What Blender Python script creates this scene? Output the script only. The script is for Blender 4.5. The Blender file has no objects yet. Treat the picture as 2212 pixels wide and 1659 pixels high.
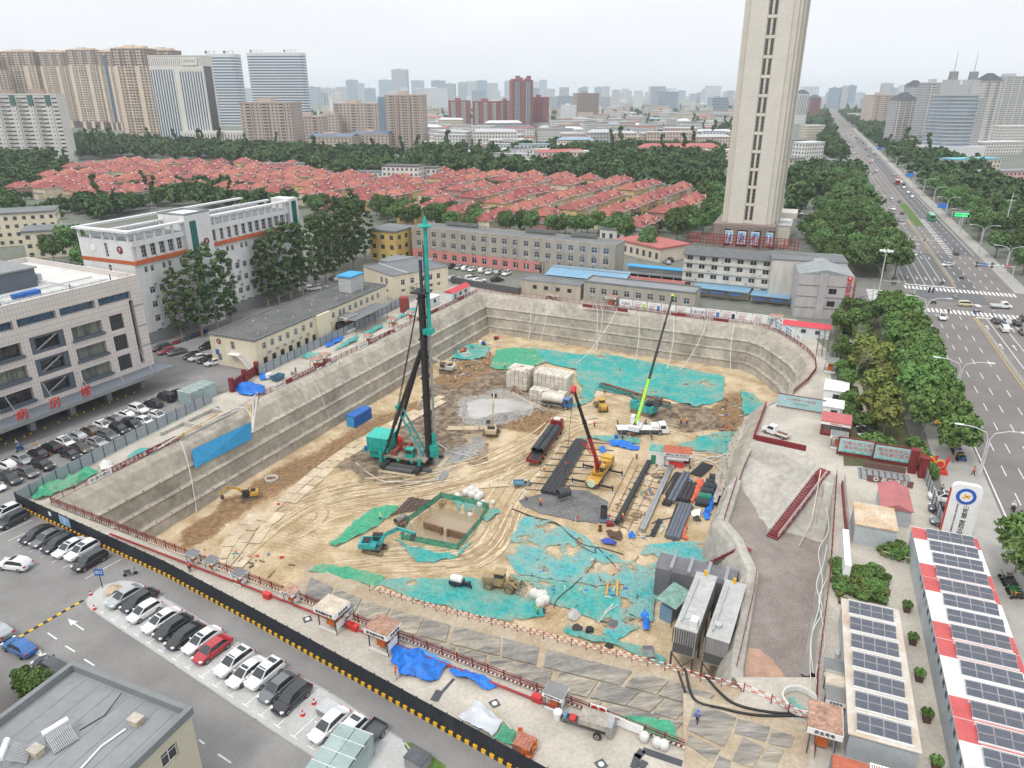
import bpy,bmesh,math,random
from mathutils import Vector,Matrix,noise
from mathutils.geometry import tessellate_polygon
V_=Vector;rg=range;en=enumerate;M4=Matrix;PI=math.pi
R=random.Random(7)
rad=math.radians
scene=bpy.context.scene
COL=scene.collection
PITCH=rad(22.0);FOC=1561.0;CAMH=60.0
cd=bpy.data.cameras.new('camera');cam=bpy.data.objects.new('camera',cd);COL.objects.link(cam)
cam.location=(0,0,CAMH);cam.rotation_euler=(PI/2-PITCH,0,0)
cd.sensor_width=36.0;cd.lens=36.0*FOC/2212.0;cd.clip_start=0.5;cd.clip_end=30000
scene.camera=cam
SUN_EL,SUN_AZ=rad(58),rad(215)
world=bpy.data.worlds.new('World');scene.world=world;world.use_nodes=True
wn,wl=world.node_tree.nodes,world.node_tree.links
bg=wn['Background']
sky=wn.new('ShaderNodeTexSky');sky.sky_type='NISHITA';sky.sun_disc=False
sky.sun_elevation=SUN_EL;sky.sun_rotation=SUN_AZ;sky.air_density=1.0;sky.dust_density=6.0;sky.ozone_density=1.0
tc=wn.new('ShaderNodeTexCoord');sep=wn.new('ShaderNodeSeparateXYZ');wl.new(tc.outputs['Generated'],sep.inputs[0])
rmp=wn.new('ShaderNodeValToRGB');wl.new(sep.outputs['Z'],rmp.inputs[0])
rmp.color_ramp.elements[0].position=0.0;rmp.color_ramp.elements[0].color=(8.35,8.6,8.95,1)
rmp.color_ramp.elements[1].position=1.0;rmp.color_ramp.elements[1].color=(13.6,13.8,14.2,1)
cn=wn.new('ShaderNodeTexNoise');cn.inputs['Scale'].default_value=3.5;cn.inputs['Detail'].default_value=5;mpw=wn.new('ShaderNodeMapping');mpw.inputs['Scale'].default_value=(1,1,4);wl.new(tc.outputs['Generated'],mpw.inputs[0]);wl.new(mpw.outputs[0],cn.inputs['Vector'])
cr_=wn.new('ShaderNodeMapRange');cr_.inputs[3].default_value=.9;cr_.inputs[4].default_value=1.1;wl.new(cn.outputs[0],cr_.inputs[0]);cm_=wn.new('ShaderNodeMixRGB');cm_.blend_type='MULTIPLY';cm_.inputs[0].default_value=1;wl.new(rmp.outputs[0],cm_.inputs[1]);wl.new(cr_.outputs[0],cm_.inputs[2])
wmix=wn.new('ShaderNodeMixRGB');wmix.inputs[0].default_value=0.95
wl.new(sky.outputs[0],wmix.inputs[1]);wl.new(cm_.outputs[0],wmix.inputs[2]);wl.new(wmix.outputs[0],bg.inputs[0])
bg.inputs[1].default_value=0.1
sun_d=bpy.data.lights.new('sun','SUN');sun_d.energy=1.5;sun_d.angle=rad(11);sun_d.color=(1,.96,.9)
sun=bpy.data.objects.new('sun',sun_d);COL.objects.link(sun)
sun.rotation_euler=(PI/2-SUN_EL,0,PI-SUN_AZ);sun.location=(0,0,300)
vs=scene.view_settings;vs.view_transform='Standard';vs.look='None';vs.gamma=1.0;vs.exposure=0.18;vs.use_curve_mapping=False
cy=scene.cycles;cy.use_denoising=True;cy.max_bounces=5;cy.diffuse_bounces=2;cy.glossy_bounces=2
cy.transmission_bounces=3;cy.transparent_max_bounces=10;cy.volume_bounces=2;cy.caustics_reflective=False;cy.caustics_refractive=False
SP,CP=math.sin(PITCH),math.cos(PITCH)
def P(x,y,z=0.0):
 a=(x-1106)/FOC;b=(829.5-y)/FOC
 t=(z-CAMH)/(-SP+b*CP)
 return V_((a*t,(CP+b*SP)*t,z))
def Q(ij,x,y,z=0.0):
 i,j=divmod(ij,10)
 return P(553*i+x/4,414.75*j+y/4,z)
def ZY(Y,y):
 b=(829.5-y)/FOC
 return CAMH+Y*(b*CP-SP)/(CP+b*SP)
def XY(x,Y,z):
 return(x-1106)/FOC*(Y*CP-(z-CAMH)*SP)
MATS={}
def mat(name,col,rough=.8,var=.12,scale=.35,fine=4.,col2=None,bump=0.,metal=0.,spec=.3,streak=0.,rnd=0.,emit=0.,alpha=None,trans=0.,coat=0.,grid=None,fineamt=None,ani=None):
 if name in MATS:return MATS[name]
 m=bpy.data.materials.new(name);m.use_nodes=True;MATS[name]=m
 n,l=m.node_tree.nodes,m.node_tree.links
 b=n['Principled BSDF'];b.inputs['Roughness'].default_value=rough;b.inputs['Metallic'].default_value=metal
 b.inputs['Specular IOR Level'].default_value=spec
 if coat:b.inputs['Coat Weight'].default_value=coat;b.inputs['Coat Roughness'].default_value=.08
 c=tuple(col)+(1,)
 m.diffuse_color=c
 if var==0 and not rnd and grid is None:
  b.inputs['Base Color'].default_value=c;last=None
 else:
  g=n.new('ShaderNodeNewGeometry')
  src=g.outputs['Position']
  if streak:
   mp=n.new('ShaderNodeVectorMath');mp.operation='MULTIPLY';mp.inputs[1].default_value=(1,1,streak)
   l.new(src,mp.inputs[0]);src=mp.outputs[0]
  if ani:
   mp=n.new('ShaderNodeMapping');mp.inputs['Rotation'].default_value=(0,0,ani[0]);mp.inputs['Scale'].default_value=(ani[1],1,1);l.new(src,mp.inputs[0]);src=mp.outputs[0]
  t1=n.new('ShaderNodeTexNoise');t1.inputs['Scale'].default_value=scale;t1.inputs['Detail'].default_value=5;l.new(src,t1.inputs['Vector'])
  t1.inputs['Roughness'].default_value=.62
  mr=n.new('ShaderNodeMapRange');mr.inputs[1].default_value=.3;mr.inputs[2].default_value=.7;l.new(t1.outputs[0],mr.inputs[0])
  mx=n.new('ShaderNodeMixRGB');l.new(mr.outputs[0],mx.inputs[0])
  lo=tuple(v*(1-var)for v in col)if col2 is None else col2
  hi=tuple(min(1,v*(1+var))for v in col)if col2 is None else col
  mx.inputs[1].default_value=tuple(lo)+(1,);mx.inputs[2].default_value=tuple(hi)+(1,)
  t2=n.new('ShaderNodeTexNoise');t2.inputs['Scale'].default_value=fine;t2.inputs['Detail'].default_value=3;l.new(src,t2.inputs['Vector'])
  m2=n.new('ShaderNodeMapRange');m2.inputs[1].default_value=.25;m2.inputs[2].default_value=.75
  fa=var*.7 if fineamt is None else fineamt
  m2.inputs[3].default_value=1-fa;m2.inputs[4].default_value=1+fa
  l.new(t2.outputs[0],m2.inputs[0])
  ml=n.new('ShaderNodeMixRGB');ml.blend_type='MULTIPLY';ml.inputs[0].default_value=1
  l.new(mx.outputs[0],ml.inputs[1]);l.new(m2.outputs[0],ml.inputs[2]);last=ml.outputs[0]
  if grid is not None:
   bt=n.new('ShaderNodeTexBrick');bt.offset=0;bt.inputs['Scale'].default_value=1
   tcn=n.new('ShaderNodeTexCoord')
   bt.inputs['Brick Width'].default_value=grid[0];bt.inputs['Row Height'].default_value=grid[1]
   bt.inputs['Mortar Size'].default_value=grid[3]if len(grid)>3 else .04
   bt.inputs['Color1'].default_value=bt.inputs['Color2'].default_value=(1,1,1,1)
   bt.inputs['Mortar'].default_value=(grid[2],)*3+(1,)
   sx=n.new('ShaderNodeSeparateXYZ');l.new(tcn.outputs['Object'],sx.inputs[0])
   ad=n.new('ShaderNodeMath');ad.operation='ADD';l.new(sx.outputs[0],ad.inputs[0]);l.new(sx.outputs[1],ad.inputs[1])
   cb=n.new('ShaderNodeCombineXYZ');l.new(ad.outputs[0],cb.inputs[0]);l.new(sx.outputs[2],cb.inputs[1])
   l.new(cb.outputs[0],bt.inputs['Vector'])
   mg=n.new('ShaderNodeMixRGB');mg.blend_type='MULTIPLY';mg.inputs[0].default_value=1
   l.new(last,mg.inputs[1]);l.new(bt.outputs[0],mg.inputs[2]);last=mg.outputs[0]
  if rnd:
   oi=n.new('ShaderNodeObjectInfo');hs=n.new('ShaderNodeHueSaturation')
   r1=n.new('ShaderNodeMapRange');r1.inputs[3].default_value=1-rnd;r1.inputs[4].default_value=1+rnd;l.new(oi.outputs['Random'],r1.inputs[0])
   l.new(r1.outputs[0],hs.inputs['Value'])
   r2=n.new('ShaderNodeMath');r2.operation='MULTIPLY_ADD';r2.inputs[1].default_value=rnd*.12;r2.inputs[2].default_value=.5-rnd*.06
   l.new(oi.outputs['Random'],r2.inputs[0]);l.new(r2.outputs[0],hs.inputs['Hue'])
   l.new(last,hs.inputs['Color']);last=hs.outputs[0]
  l.new(last,b.inputs['Base Color'])
  if bump:
   bp=n.new('ShaderNodeBump');bp.inputs['Strength'].default_value=1;bp.inputs['Distance'].default_value=bump
   ad2=n.new('ShaderNodeMath');ad2.operation='MULTIPLY_ADD';ad2.inputs[1].default_value=.35
   l.new(t2.outputs[0],ad2.inputs[0]);l.new(t1.outputs[0],ad2.inputs[2])
   l.new(ad2.outputs[0],bp.inputs['Height']);l.new(bp.outputs[0],b.inputs['Normal'])
 if emit:
  b.inputs['Emission Color'].default_value=c;b.inputs['Emission Strength'].default_value=emit
 if alpha is not None:b.inputs['Alpha'].default_value=alpha
 if trans:b.inputs['Transmission Weight'].default_value=trans
 return m
def g0(name,col,rough=.08,var=.5):
 m=mat(name,col,rough,var,3.0,1.5,spec=.7);return m
asphalt=mat('asphalt',(.225,.22,.215),.9,.2,.12,5,bump=.01,fineamt=.12)
an=mat('asphalt_dark',(.13,.13,.135),.88,.12,.08,4,bump=.008,fineamt=.12)
al=mat('asphalt_brown',(.19,.175,.165),.9,.14,.1,5,bump=.008,fineamt=.1)
cc=mat('concrete',(.44,.408,.352),.9,.2,.16,2.5,bump=.01)
pale_conc=mat('pale_concrete',(.44,.44,.43),.9,.14,.2,3,bump=.008)
s5=mat('shotcrete',(.46,.42,.355),.95,.3,.13,.9,col2=(.27,.245,.205),bump=.16,streak=1.0,fineamt=.2)
s3=mat('shotcrete_light',(.4,.38,.34),.95,.24,.14,1.1,bump=.06)
wH=mat('white_paint',(.78,.78,.77),.6,.06,.5)
ra=mat('road_paint',(.7,.7,.68),.8,.15,1.5,6)
ry=mat('road_yellow',(.6,.42,.1),.8,.15,1.5,6)
bK=mat('black',(.03,.03,.032),.6,.15,1)
dG=mat('dark_grey',(.09,.095,.1),.7,.15,1)
ge=mat('mid_grey',(.25,.255,.26),.7,.12,1)
lG=mat('light_grey',(.45,.46,.47),.7,.1,1)
s1=mat('steel',(.4,.4,.41),.4,.15,1,metal=.6)
mN=mat('maroon',(.2,.03,.035),.6,.25,.8)
red=mat('red',(.55,.045,.04),.5,.15,.8)
oa=mat('orange',(.62,.16,.04),.6,.12,1)
ye=mat('machine_yellow',(.62,.36,.05),.5,.2,.7,col2=(.45,.27,.06))
yP=mat('yellow_paint',(.75,.42,.02),.6,.1,1)
t3=mat('teal_paint',(.02,.34,.29),.5,.25,.6)
t_=mat('teal_machine',(.05,.36,.36),.5,.25,.8)
be=mat('blue_paint',(.03,.13,.42),.5,.2,.8)
bS=mat('blue_sheet',(.05,.32,.62),.6,.12,1)
t4=mat('blue_tarp',(.015,.15,.56),.4,.35,.9,3,bump=.15)
r8=mat('rubber',(.03,.03,.03),.85,.2,2)
rust=mat('rust',(.2,.085,.05),.85,.4,1.2)
wG=g0('window_glass',(.055,.07,.085))
wu=g0('window_blue',(.05,.1,.17))
wD=g0('window_dark',(.03,.035,.04))
frame_w=mat('window_frame_white',(.7,.7,.7),.5,.05,1)
class MB:
 def __init__(s):s.v=[];s.f=[];s.m=[];s.mats=[];s.cur=0
 def use(s,m):
  if m not in s.mats:s.mats.append(m)
  s.cur=s.mats.index(m);return s
 def face(s,idx):s.f.append(tuple(idx));s.m.append(s.cur)
 def add(s,pts,faces):
  o=len(s.v);s.v.extend(tuple(p)for p in pts)
  for f in faces:s.face([i+o for i in f])
  return o
 def box(s,x0,y0,z0,x1,y1,z1,M=None):
  p=[(x0,y0,z0),(x1,y0,z0),(x1,y1,z0),(x0,y1,z0),(x0,y0,z1),(x1,y0,z1),(x1,y1,z1),(x0,y1,z1)]
  if M is not None:p=[M@V_(q)for q in p]
  s.add(p,[(0,3,2,1),(4,5,6,7),(0,1,5,4),(1,2,6,5),(2,3,7,6),(3,0,4,7)]);return s
 def cbox(s,c,sz,rz=0,M=None):
  T=M4.Translation(c)@M4.Rotation(rz,4,'Z')
  if M is not None:T=M@T
  a,b,d=sz[0]/2,sz[1]/2,sz[2]/2
  return s.box(-a,-b,-d,a,b,d,T)
 def bar(s,p0,p1,w,h=None):
  p0,p1=V_(p0),V_(p1);d=p1-p0
  if d.length<1e-6:return s
  h=w if h is None else h
  q=d.to_track_quat('X','Z').to_matrix().to_4x4()
  return s.box(0,-w/2,-h/2,d.length,w/2,h/2,M4.Translation(p0)@q)
 def tube(s,p0,p1,r0,r1=None,n=8,cap=True):
  p0,p1=V_(p0),V_(p1);r1=r0 if r1 is None else r1
  q=(p1-p0).to_track_quat('Z','Y').to_matrix()
  pts=[]
  for p,r in((p0,r0),(p1,r1)):
   for k in rg(n):
    a=2*PI*k/n;pts.append(p+q@V_((r*math.cos(a),r*math.sin(a),0)))
  fs=[(k,(k+1)%n,n+(k+1)%n,n+k)for k in rg(n)]
  if cap:fs+=[tuple(rg(n-1,-1,-1)),tuple(rg(n,2*n))]
  s.add(pts,fs);return s
 def pipe(s,pts,r,n=6):
  pts=[V_(p)for p in pts];r4=[]
  for i,p in en(pts):
   d=(pts[min(i+1,len(pts)-1)]-pts[max(i-1,0)])
   q=d.to_track_quat('Z','Y').to_matrix()
   r4.append([p+q@V_((r*math.cos(2*PI*k/n),r*math.sin(2*PI*k/n),0))for k in rg(n)])
  return s.loft(r4,True)
 def loft(s,r4,closed=False,caps=False):
  n=len(r4[0]);o=len(s.v)
  for r in r4:s.v.extend(tuple(p)for p in r)
  for i in rg(len(r4)-1):
   for k in rg(n if closed else n-1):
    a=o+i*n+k;b=o+i*n+(k+1)%n
    s.face((a,b,b+n,a+n))
  if caps:s.face([o+k for k in rg(n-1,-1,-1)]);s.face([o+(len(r4)-1)*n+k for k in rg(n)])
  return s
 def prism(s,poly,z0,z1):
  n=len(poly)
  s.add([(p[0],p[1],z0)for p in poly]+[(p[0],p[1],z1)for p in poly],[tuple(rg(n-1,-1,-1)),tuple(rg(n,2*n))]+[(k,(k+1)%n,n+(k+1)%n,n+k)for k in rg(n)]);return s
 def lathe(s,prof,n=12,M=None):
  r4=[]
  for r,z in prof:
   r5=[V_((r*math.cos(2*PI*k/n),r*math.sin(2*PI*k/n),z))for k in rg(n)]
   if M is not None:r5=[M@p for p in r5]
   r4.append(r5)
  return s.loft(r4,True,True)
 def mesh(s,name,m=None,smooth=False):
  me=bpy.data.meshes.new(name);me.from_pydata(s.v,[],s.f)
  if m is not None:me.materials.append(m)
  else:
   for q in s.mats:me.materials.append(q)
   if len(s.mats)>1:me.polygons.foreach_set('material_index',s.m)
  if smooth:me.polygons.foreach_set('use_smooth',[True]*len(me.polygons))
  me.update();return me
KIDS={}
def ob(name,me,parent=None,loc=(0,0,0),rz=0.,rot=None,label=None):
 o=bpy.data.objects.new(name,me);COL.objects.link(o)
 if parent is not None:o.parent=parent;KIDS.setdefault(parent.as_pointer(),[]).append(o)
 o.location=loc
 if rot is not None:o.rotation_euler=rot
 elif rz:o.rotation_euler=(0,0,rz)
 if label:o['label']=label
 return o
def tag(o,label,cat,group=None,kind=None):
 if label:o['label']=label
 if cat:o['category']=cat
 if group:o['group']=group
 if kind:o['kind']=kind
 return o
def tG(name,label,cat,loc=(0,0,0),rz=0.,group=None):
 return tag(ob(name,None,None,loc,rz),label,cat,group)
def sU(name,me,parent=None):
 o=ob(name,me,parent);
 if parent is None:o['kind']='structure'
 return o
BOXC={}
def bX(w,d,h,m):
 k=(round(w,3),round(d,3),round(h,3),m.name)
 if k not in BOXC:BOXC[k]=MB().box(0,0,0,w,d,h).mesh('box',m)
 return BOXC[k]
def pa(name,parent,x0,y0,z0,x1,y1,z1,m,label=None):
 return ob(name,bX(x1-x0,y1-y0,z1-z0,m),parent,(x0,y0,z0),label=label)
def copy_tree(o,parent=None):
 c=o.copy();COL.objects.link(c)
 if parent is not None:c.parent=parent;KIDS.setdefault(parent.as_pointer(),[]).append(c)
 for ch in KIDS.get(o.as_pointer(),()):copy_tree(ch,c)
 return c
def sheet_mesh(pts,z,m,holes=()):
 loops=[[V_((p[0],p[1],0))for p in pts]]+[[V_((p[0],p[1],0))for p in h]for h in holes]
 tris=tessellate_polygon(loops);v=[q for lp in loops for q in lp]
 me=bpy.data.meshes.new('sheet')
 fs=[]
 for t in tris:
  a,b,c=(v[i]for i in t)
  fs.append(t if(b-a).cross(c-a).z>0 else(t[0],t[2],t[1]))
 me.from_pydata([(p.x,p.y,z)for p in v],[],fs);me.materials.append(m);me.update();return me
def se(name,pts,z,m,holes=(),parent=None):
 return sU(name,sheet_mesh(pts,z,m,holes),parent)
def lerp(a,b,t):return a+(b-a)*t
def along(pts,step):
 out=[]
 for a,b in zip(pts,pts[1:]):
  a,b=V_(a),V_(b);n=max(1,int((b-a).length/step))
  out+=[a.lerp(b,i/n)for i in rg(n)]
 return out+[V_(pts[-1])]
def tx(body,size,m,parent,loc,rot,name='lettering',ext=.02,align='CENTER',scale=None):
 c=bpy.data.curves.new('lettering','FONT');c.body=body;c.size=size;c.extrude=ext;c.align_x=align;c.align_y='CENTER'
 c.resolution_u=2;c.materials.append(m)
 tmp=bpy.data.objects.new('lettering',c);me=bpy.data.meshes.new_from_object(tmp);bpy.data.objects.remove(tmp)
 if not me.materials:me.materials.append(m)
 o=ob(name,me,parent,loc,rot=rot)
 if scale:o.scale=scale
 return o
ORD=['first','second','third','fourth','fifth','sixth','seventh','eighth','ninth','tenth','eleventh','twelfth','thirteenth','fourteenth','fifteenth','sixteenth','seventeenth','eighteenth','nineteenth','twentieth','twenty-first','twenty-second','twenty-third','twenty-fourth','twenty-fifth','twenty-sixth','twenty-seventh','twenty-eighth','twenty-ninth','thirtieth']
# ============================================================ ground and the excavation
FL=-11.0
def pin(p,poly):
 x,y=p[0],p[1];c=False;j=len(poly)-1
 for i in rg(len(poly)):
  a,b=poly[i],poly[j]
  if(a[1]>y)!=(b[1]>y)and x<(b[0]-a[0])*(y-a[1])/(b[1]-a[1])+a[0]:c=not c
  j=i
 return c
def nz(x,y,s,k=0.):return noise.noise(V_((x*s,y*s,k)))
POND=[P(*q,FL)for q in((893,1128),(955,1083),(1043,1104),(1028,1130),(985,1180),(880,1160))]
PIT2=[Q(23,*q,FL)for q in((310,350),(360,300),(470,310),(460,370),(400,400))]
PU=[P(*q,FL)for q in((1012,872),(1050,862),(1100,862),(1145,876),(1143,892),(1095,902),(1060,915),(1020,900))]
MOUNDS=[(P(1140,908,FL),9,4.5,2.3),(P(1075,850,FL),5,3,1.0),(P(1110,845,FL),4,3,1.1),(P(1530,905,FL),9,4,.9),(P(1460,888,FL),7,3,.8),(P(760,1010,FL),5,6,.8),(P(830,960,FL),4,4,.6),(P(980,790,FL),8,5,1.2),(P(1000,1010,FL),5,3,.5),(P(1300,1212,FL),5,2.5,.9),(P(1220,1330,FL),4,2.5,.7),(P(1360,1300,FL),6,3,.5),(P(1590,860,FL),5,6,1.0),(P(440,1200,FL),5,3,.6)]
def fz(x,y):
 z=FL+.22*nz(x,y,.07)+.12*nz(x,y,.35,3)+.05*nz(x,y,1.1,7)
 for c,a,b,h in MOUNDS:
  d=((x-c.x)/a)**2+((y-c.y)/b)**2
  if d<4:z+=h*math.exp(-1.6*d)*(1+.5*nz(x,y,.6,9))
 for pl,dep in((POND,1.9),(PIT2,1.0)):
  if abs(x-pl[0].x)<18 and abs(y-pl[0].y)<18 and pin((x,y),pl):z-=dep
 if abs(x-PU[0].x)<20 and abs(y-PU[0].y)<20 and pin((x,y),PU):z-=.25
 return z
EDGE=[(112,1092,0),(1038,632,0),(1638,706,0),(1680,722,0),(1712,742,0),(1741,762,0),(1757,780,0),(1759,802,0),(1741,825,0),(1709,850,0),(1676,865,0),(1653,876,0),(1626,952,0),(1604,1000,-2.2),(1590,1040,-4.6),(1561,1130,-4.6),(1592,1167,-4.6),(1625,1240,-4.6),(1616,1290,-4.6),(1590,1440,-4.6),(1589,1470,-3.6),(1601,1500,-.6)]
edge=[P(*e)for e in EDGE]
def inward(pts,i):
 def nrm(a,b):
  d=b-a;d.z=0;d.normalize();return V_((d.y,-d.x,0))
 ns=[]
 if i>0:ns.append(nrm(pts[i-1],pts[i]))
 if i<len(pts)-1:ns.append(nrm(pts[i],pts[i+1]))
 if len(ns)==1:return ns[0]
 m=(ns[0]+ns[1]).normalized();return m/max(.55,m.dot(ns[0]))
PR=[(-.6,.16),(.3,.12),(1.3,-.6),(3.0,-3.2),(3.7,-3.5),(3.5,-4.0),(3.75,-6.0),(4.8,-6.2),(4.6,-6.65),(4.9,-8.8),(5.9,-9.0),(5.7,-9.45),(6.0,-11.6)]
BERM=[(-1.0,-.2),(-.8,.35),(0,.6),(.7,.45),(1.3,-.6),(1.8,-2.0),(2.2,-3.5),(2.5,-5.5),(2.7,-7.0),(2.8,-11.6)]
norms=[inward(edge,i)for i in rg(len(edge))]
def wa(i0,i1,name,PR=PR,m=s5,full=False):
 mb=MB();r4=[]
 for i in rg(i0,i1):
  a,b=edge[i],edge[i+1];n=max(1,int((b-a).length/1.1))
  for k in rg(n+(1 if i==i1-1 else 0)):
   t=k/n;p=a.lerp(b,t);nn=norms[i].lerp(norms[i+1],t);r5=[]
   sc=(p.z-FL)/11.0
   for j,(ins,z)in en(PR):
    q=p+nn*ins*(1 if full else sc if sc>.9 else .32+.5*sc);q.z=max(FL-.6,p.z+z)if full else(p.z+z*sc if z<0 else p.z+z)
    d=.22*noise.noise(q*.3)+.13*noise.noise(q*1.1)
    if 1<j<len(PR)-1:q+=nn*d*1.5;q.z+=.8*d
    r5.append(q)
   r4.append(r5)
 mb.loft(r4);me=mb.mesh(name,m)
 if not full:
  ah_=MB()
  for r_ in r4[::3]:
   for j in(4,7,10):q=r_[j].lerp(r_[j-1],.25);ah_.box(q.x-.09,q.y-.09,q.z-.04,q.x+.09,q.y+.09,q.z+.11)
  tag(ob('anchor_heads',ah_.mesh('anchor_heads',dG)),'dark anchor heads dotted along the pit wall ledges',None,kind='stuff')
 return sU(name,me)
wa(0,1,'pit_wall_left');wa(1,2,'pit_wall_back');wa(2,14,'pit_wall_right');wa(14,len(edge)-1,'berm',BERM,s3,True)
RAMP=[((560,1262),(640,1205),-11.1),((620,1288),(725,1243),-10.4),((720,1325),(820,1283),-9.0),((850,1377),(930,1315),-7.4),((980,1428),(1020,1338),-5.9),((1106,1475),(1106,1360),-4.7),((1200,1512),(1281,1407),-2.9),((1310,1556),(1443,1447),-1.3),((1400,1592),(1521,1473),-.45),((1478,1622),(1606,1495),.02)]
front0,front1=P(112,1092),P(1478,1622)
r4=[];r9=[];ru=[]
for(ox,oy),(ix,iy),z in RAMP:
 o=P(ox,oy);o.z=z;i=P(ix,iy,z)
 r9.append(i);ru.append(o)
def rA(s,t):
 k=s*(len(RAMP)-1);a=min(int(k),len(RAMP)-2);f=k-a
 return ru[a].lerp(ru[a+1],f).lerp(r9[a].lerp(r9[a+1],f),t)
mb=MB();r4=[]
N=90
for k in rg(N+1):
 s=k/N;r5=[]
 for t in(0,.12,.25,.4,.55,.7,.85,1.0):
  q=rA(s,t);q.z+=.07*noise.noise(q*.5);r5.append(q)
 a,b=rA(s,0),rA(s,1);d=(b-a);d.z=0;d.normalize();dep=b.z-FL
 for w,h in((.8,-.25),(1.8,-1.0),(2.6,-2.2),(3.0+dep*.3,-dep-.8)):
  q=b+d*w*(1 if dep>1 else .3);q.z=b.z+max(h,-dep-.8);r5.append(q)
 r4.append(r5)
mb.loft(r4);r7=mat('ramp_dirt',(.45,.39,.3),.95,.25,.25,2.2,col2=(.34,.26,.17),bump=.06)
ramp=sU('haul_ramp',mb.mesh('haul_ramp',r7))
mb=MB()
r4=[]
for k in rg(N+1):
 a=front0.lerp(front1,k/N);zz=FL-.5 if k/N<.33 else rA(min(1,max(0,(k/N-.33)/.67)),0).z-.6
 r4.append([V_((a.x,a.y,.15)),V_((a.x,a.y,zz))])
mb.loft(r4);sU('pit_wall_front',mb.mesh('pit_wall_front',s5))
GR=-5.0
top=[P(*q)for q in((1626,952),(1740,977),(1776,1017),(1804,1029),(1797,1140),(1790,1244),(1775,1360),(1762,1462))]
foot=[P(*q,GR)for q in((1592,1042),(1655,1148),(1734,1166),(1776,1178),(1770,1210),(1764,1244),(1747,1360),(1728,1452))]
mb=MB();r4=[]
tt,ff=[],[]
for i in rg(len(top)-1):
 for k in rg(8):tt.append(top[i].lerp(top[i+1],k/8));ff.append(foot[i].lerp(foot[i+1],k/8))
tt.append(top[-1]);ff.append(foot[-1])
for i,(a,b)in en(zip(tt,ff)):
 r5=[]
 back=(i<20)
 for u,w in((0,.15),(.06,0),(.2,-.35),(.32,-1.9 if back else-1.2),(.42,-2.1 if back else-2.2),(.6,-3.2 if back else-3.4),(.85,-4.5),(1.0,-5.3)):
  q=V_((lerp(a.x,b.x,u),lerp(a.y,b.y,u),w));
  d=.25*noise.noise(q*.3)+.08*noise.noise(q*1.2)
  if 0<u<1:q.z+=d
  r5.append(q)
 r4.append(r5)
mb.loft(r4);sU('cut_slope',mb.mesh('cut_slope',s3))
gravel_m=mat('gravel_bed',(.25,.216,.195),.95,.22,.3,7,bump=.08,fineamt=.6)
gpoly=[P(*q,GR)for q in((1575,1030),(1552,1134),(1586,1170),(1622,1240),(1622,1275),(1578,1475),(1740,1480),(1760,1360),(1775,1244),(1790,1160),(1640,1120),(1610,1030))]
se('gravel_bed',gpoly,GR,gravel_m)
pinky=mat('pink_dirt',(.42,.27,.2),.95,.2,.5,4)
se('dirt_patch',[P(*q,GR)for q in((1592,1415),(1612,1400),(1640,1402),(1668,1425),(1690,1452),(1700,1470),(1580,1470))],GR+.01,pinky)
mb=MB();a,b=P(1580,1463),P(1762,1463)
mb.loft([[a,a+V_((0,0,GR-.4))],[b,b+V_((0,0,GR-.4))]]);sU('cut_wall_front',mb.mesh('cut_wall_front',s3))
hole=[P(*q)for q in((112,1092),(1038,632),(1638,706),(1680,722),(1712,742),(1741,762),(1757,780),(1759,802),(1741,825),(1709,850),(1676,865),(1653,876),(1626,952),(1740,977),(1776,1017),(1804,1029),(1790,1244),(1762,1463),(1586,1463),(1606,1495),(1478,1622))]
gm=mat('city_ground',(.2,.2,.185),.95,.25,.02,.4,col2=(.12,.14,.1))
W=9000
se('ground',[(-W,-200),(W,-200),(W,14000),(-W,14000)],0,gm,[hole])
site=[P(*q)for q in((40,1072),(300,940),(455,858),(505,842),(560,805),(880,655),(985,605),(1090,628),(1110,630),(1720,690),(1790,760),(1812,985),(1992,1008),(2080,1150),(2290,1659))]+[(60,38,0),(25,38,0)]+[P(1106,1659),P(553,1349),P(360,1244),P(65,1107),P(38,1094)]
se('site_concrete',site,.004,cc,[hole])
lot=[P(36,1066),P(38,1094),P(65,1107),P(360,1244),P(553,1349),P(1106,1659),(25,20,0),(-200,20,0),(-200,260,0),P(985,600),P(870,662),P(556,802),P(500,838),P(300,936)]
se('car_park_asphalt',lot,.006,asphalt)
pad=[Q(3,*q)for q in((750,190),(742,240),(770,285),(820,315),(1500,765),(2212,1242))]+[Q(13,620,1645),Q(13,900,1830),Q(13,1560,1800),Q(13,1280,1432),Q(13,640,1010),Q(13,0,668)]+[Q(3,*q)for q in((1440,200),(1180,55),(1090,42),(1000,45),(880,90))]
o=se('parking_pad',pad,.05,pale_conc)
mb=MB();kerb=[V_((p[0],p[1],0))for p in pad];kerb.append(kerb[0])
for a,b in zip(kerb,kerb[1:]):
 d=(b-a).normalized();n=V_((d.y,-d.x,0))
 mb.bar(a+V_((0,0,.03))-d*.06,b+V_((0,0,.03))+d*.06,.16,.08)
sU('kerb',mb.mesh('kerb',mat('kerb_stone',(.36,.35,.34),.9)))
def zone(polys):return[[P(*q,FL)for q in pl]for pl in polys]
MUD=zone([[(880,900),(930,840),(985,800),(1060,775),(1100,800),(1170,815),(1215,880),(1190,940),(1100,935),(1010,935),(960,1000),(935,1045),(860,1065),(780,1035),(712,1010),(760,950),(840,925)],[(1390,880),(1480,872),(1585,890),(1575,925),(1480,935),(1420,915)],[(1000,960),(1060,950),(1060,1000),(1010,1015)]])
CLAY=zone([[(985,860),(1060,845),(1160,865),(1165,900),(1080,925),(1000,915)],[(935,1040),(950,985),(1030,935),(1060,950),(985,1010),(960,1045)]])
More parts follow.
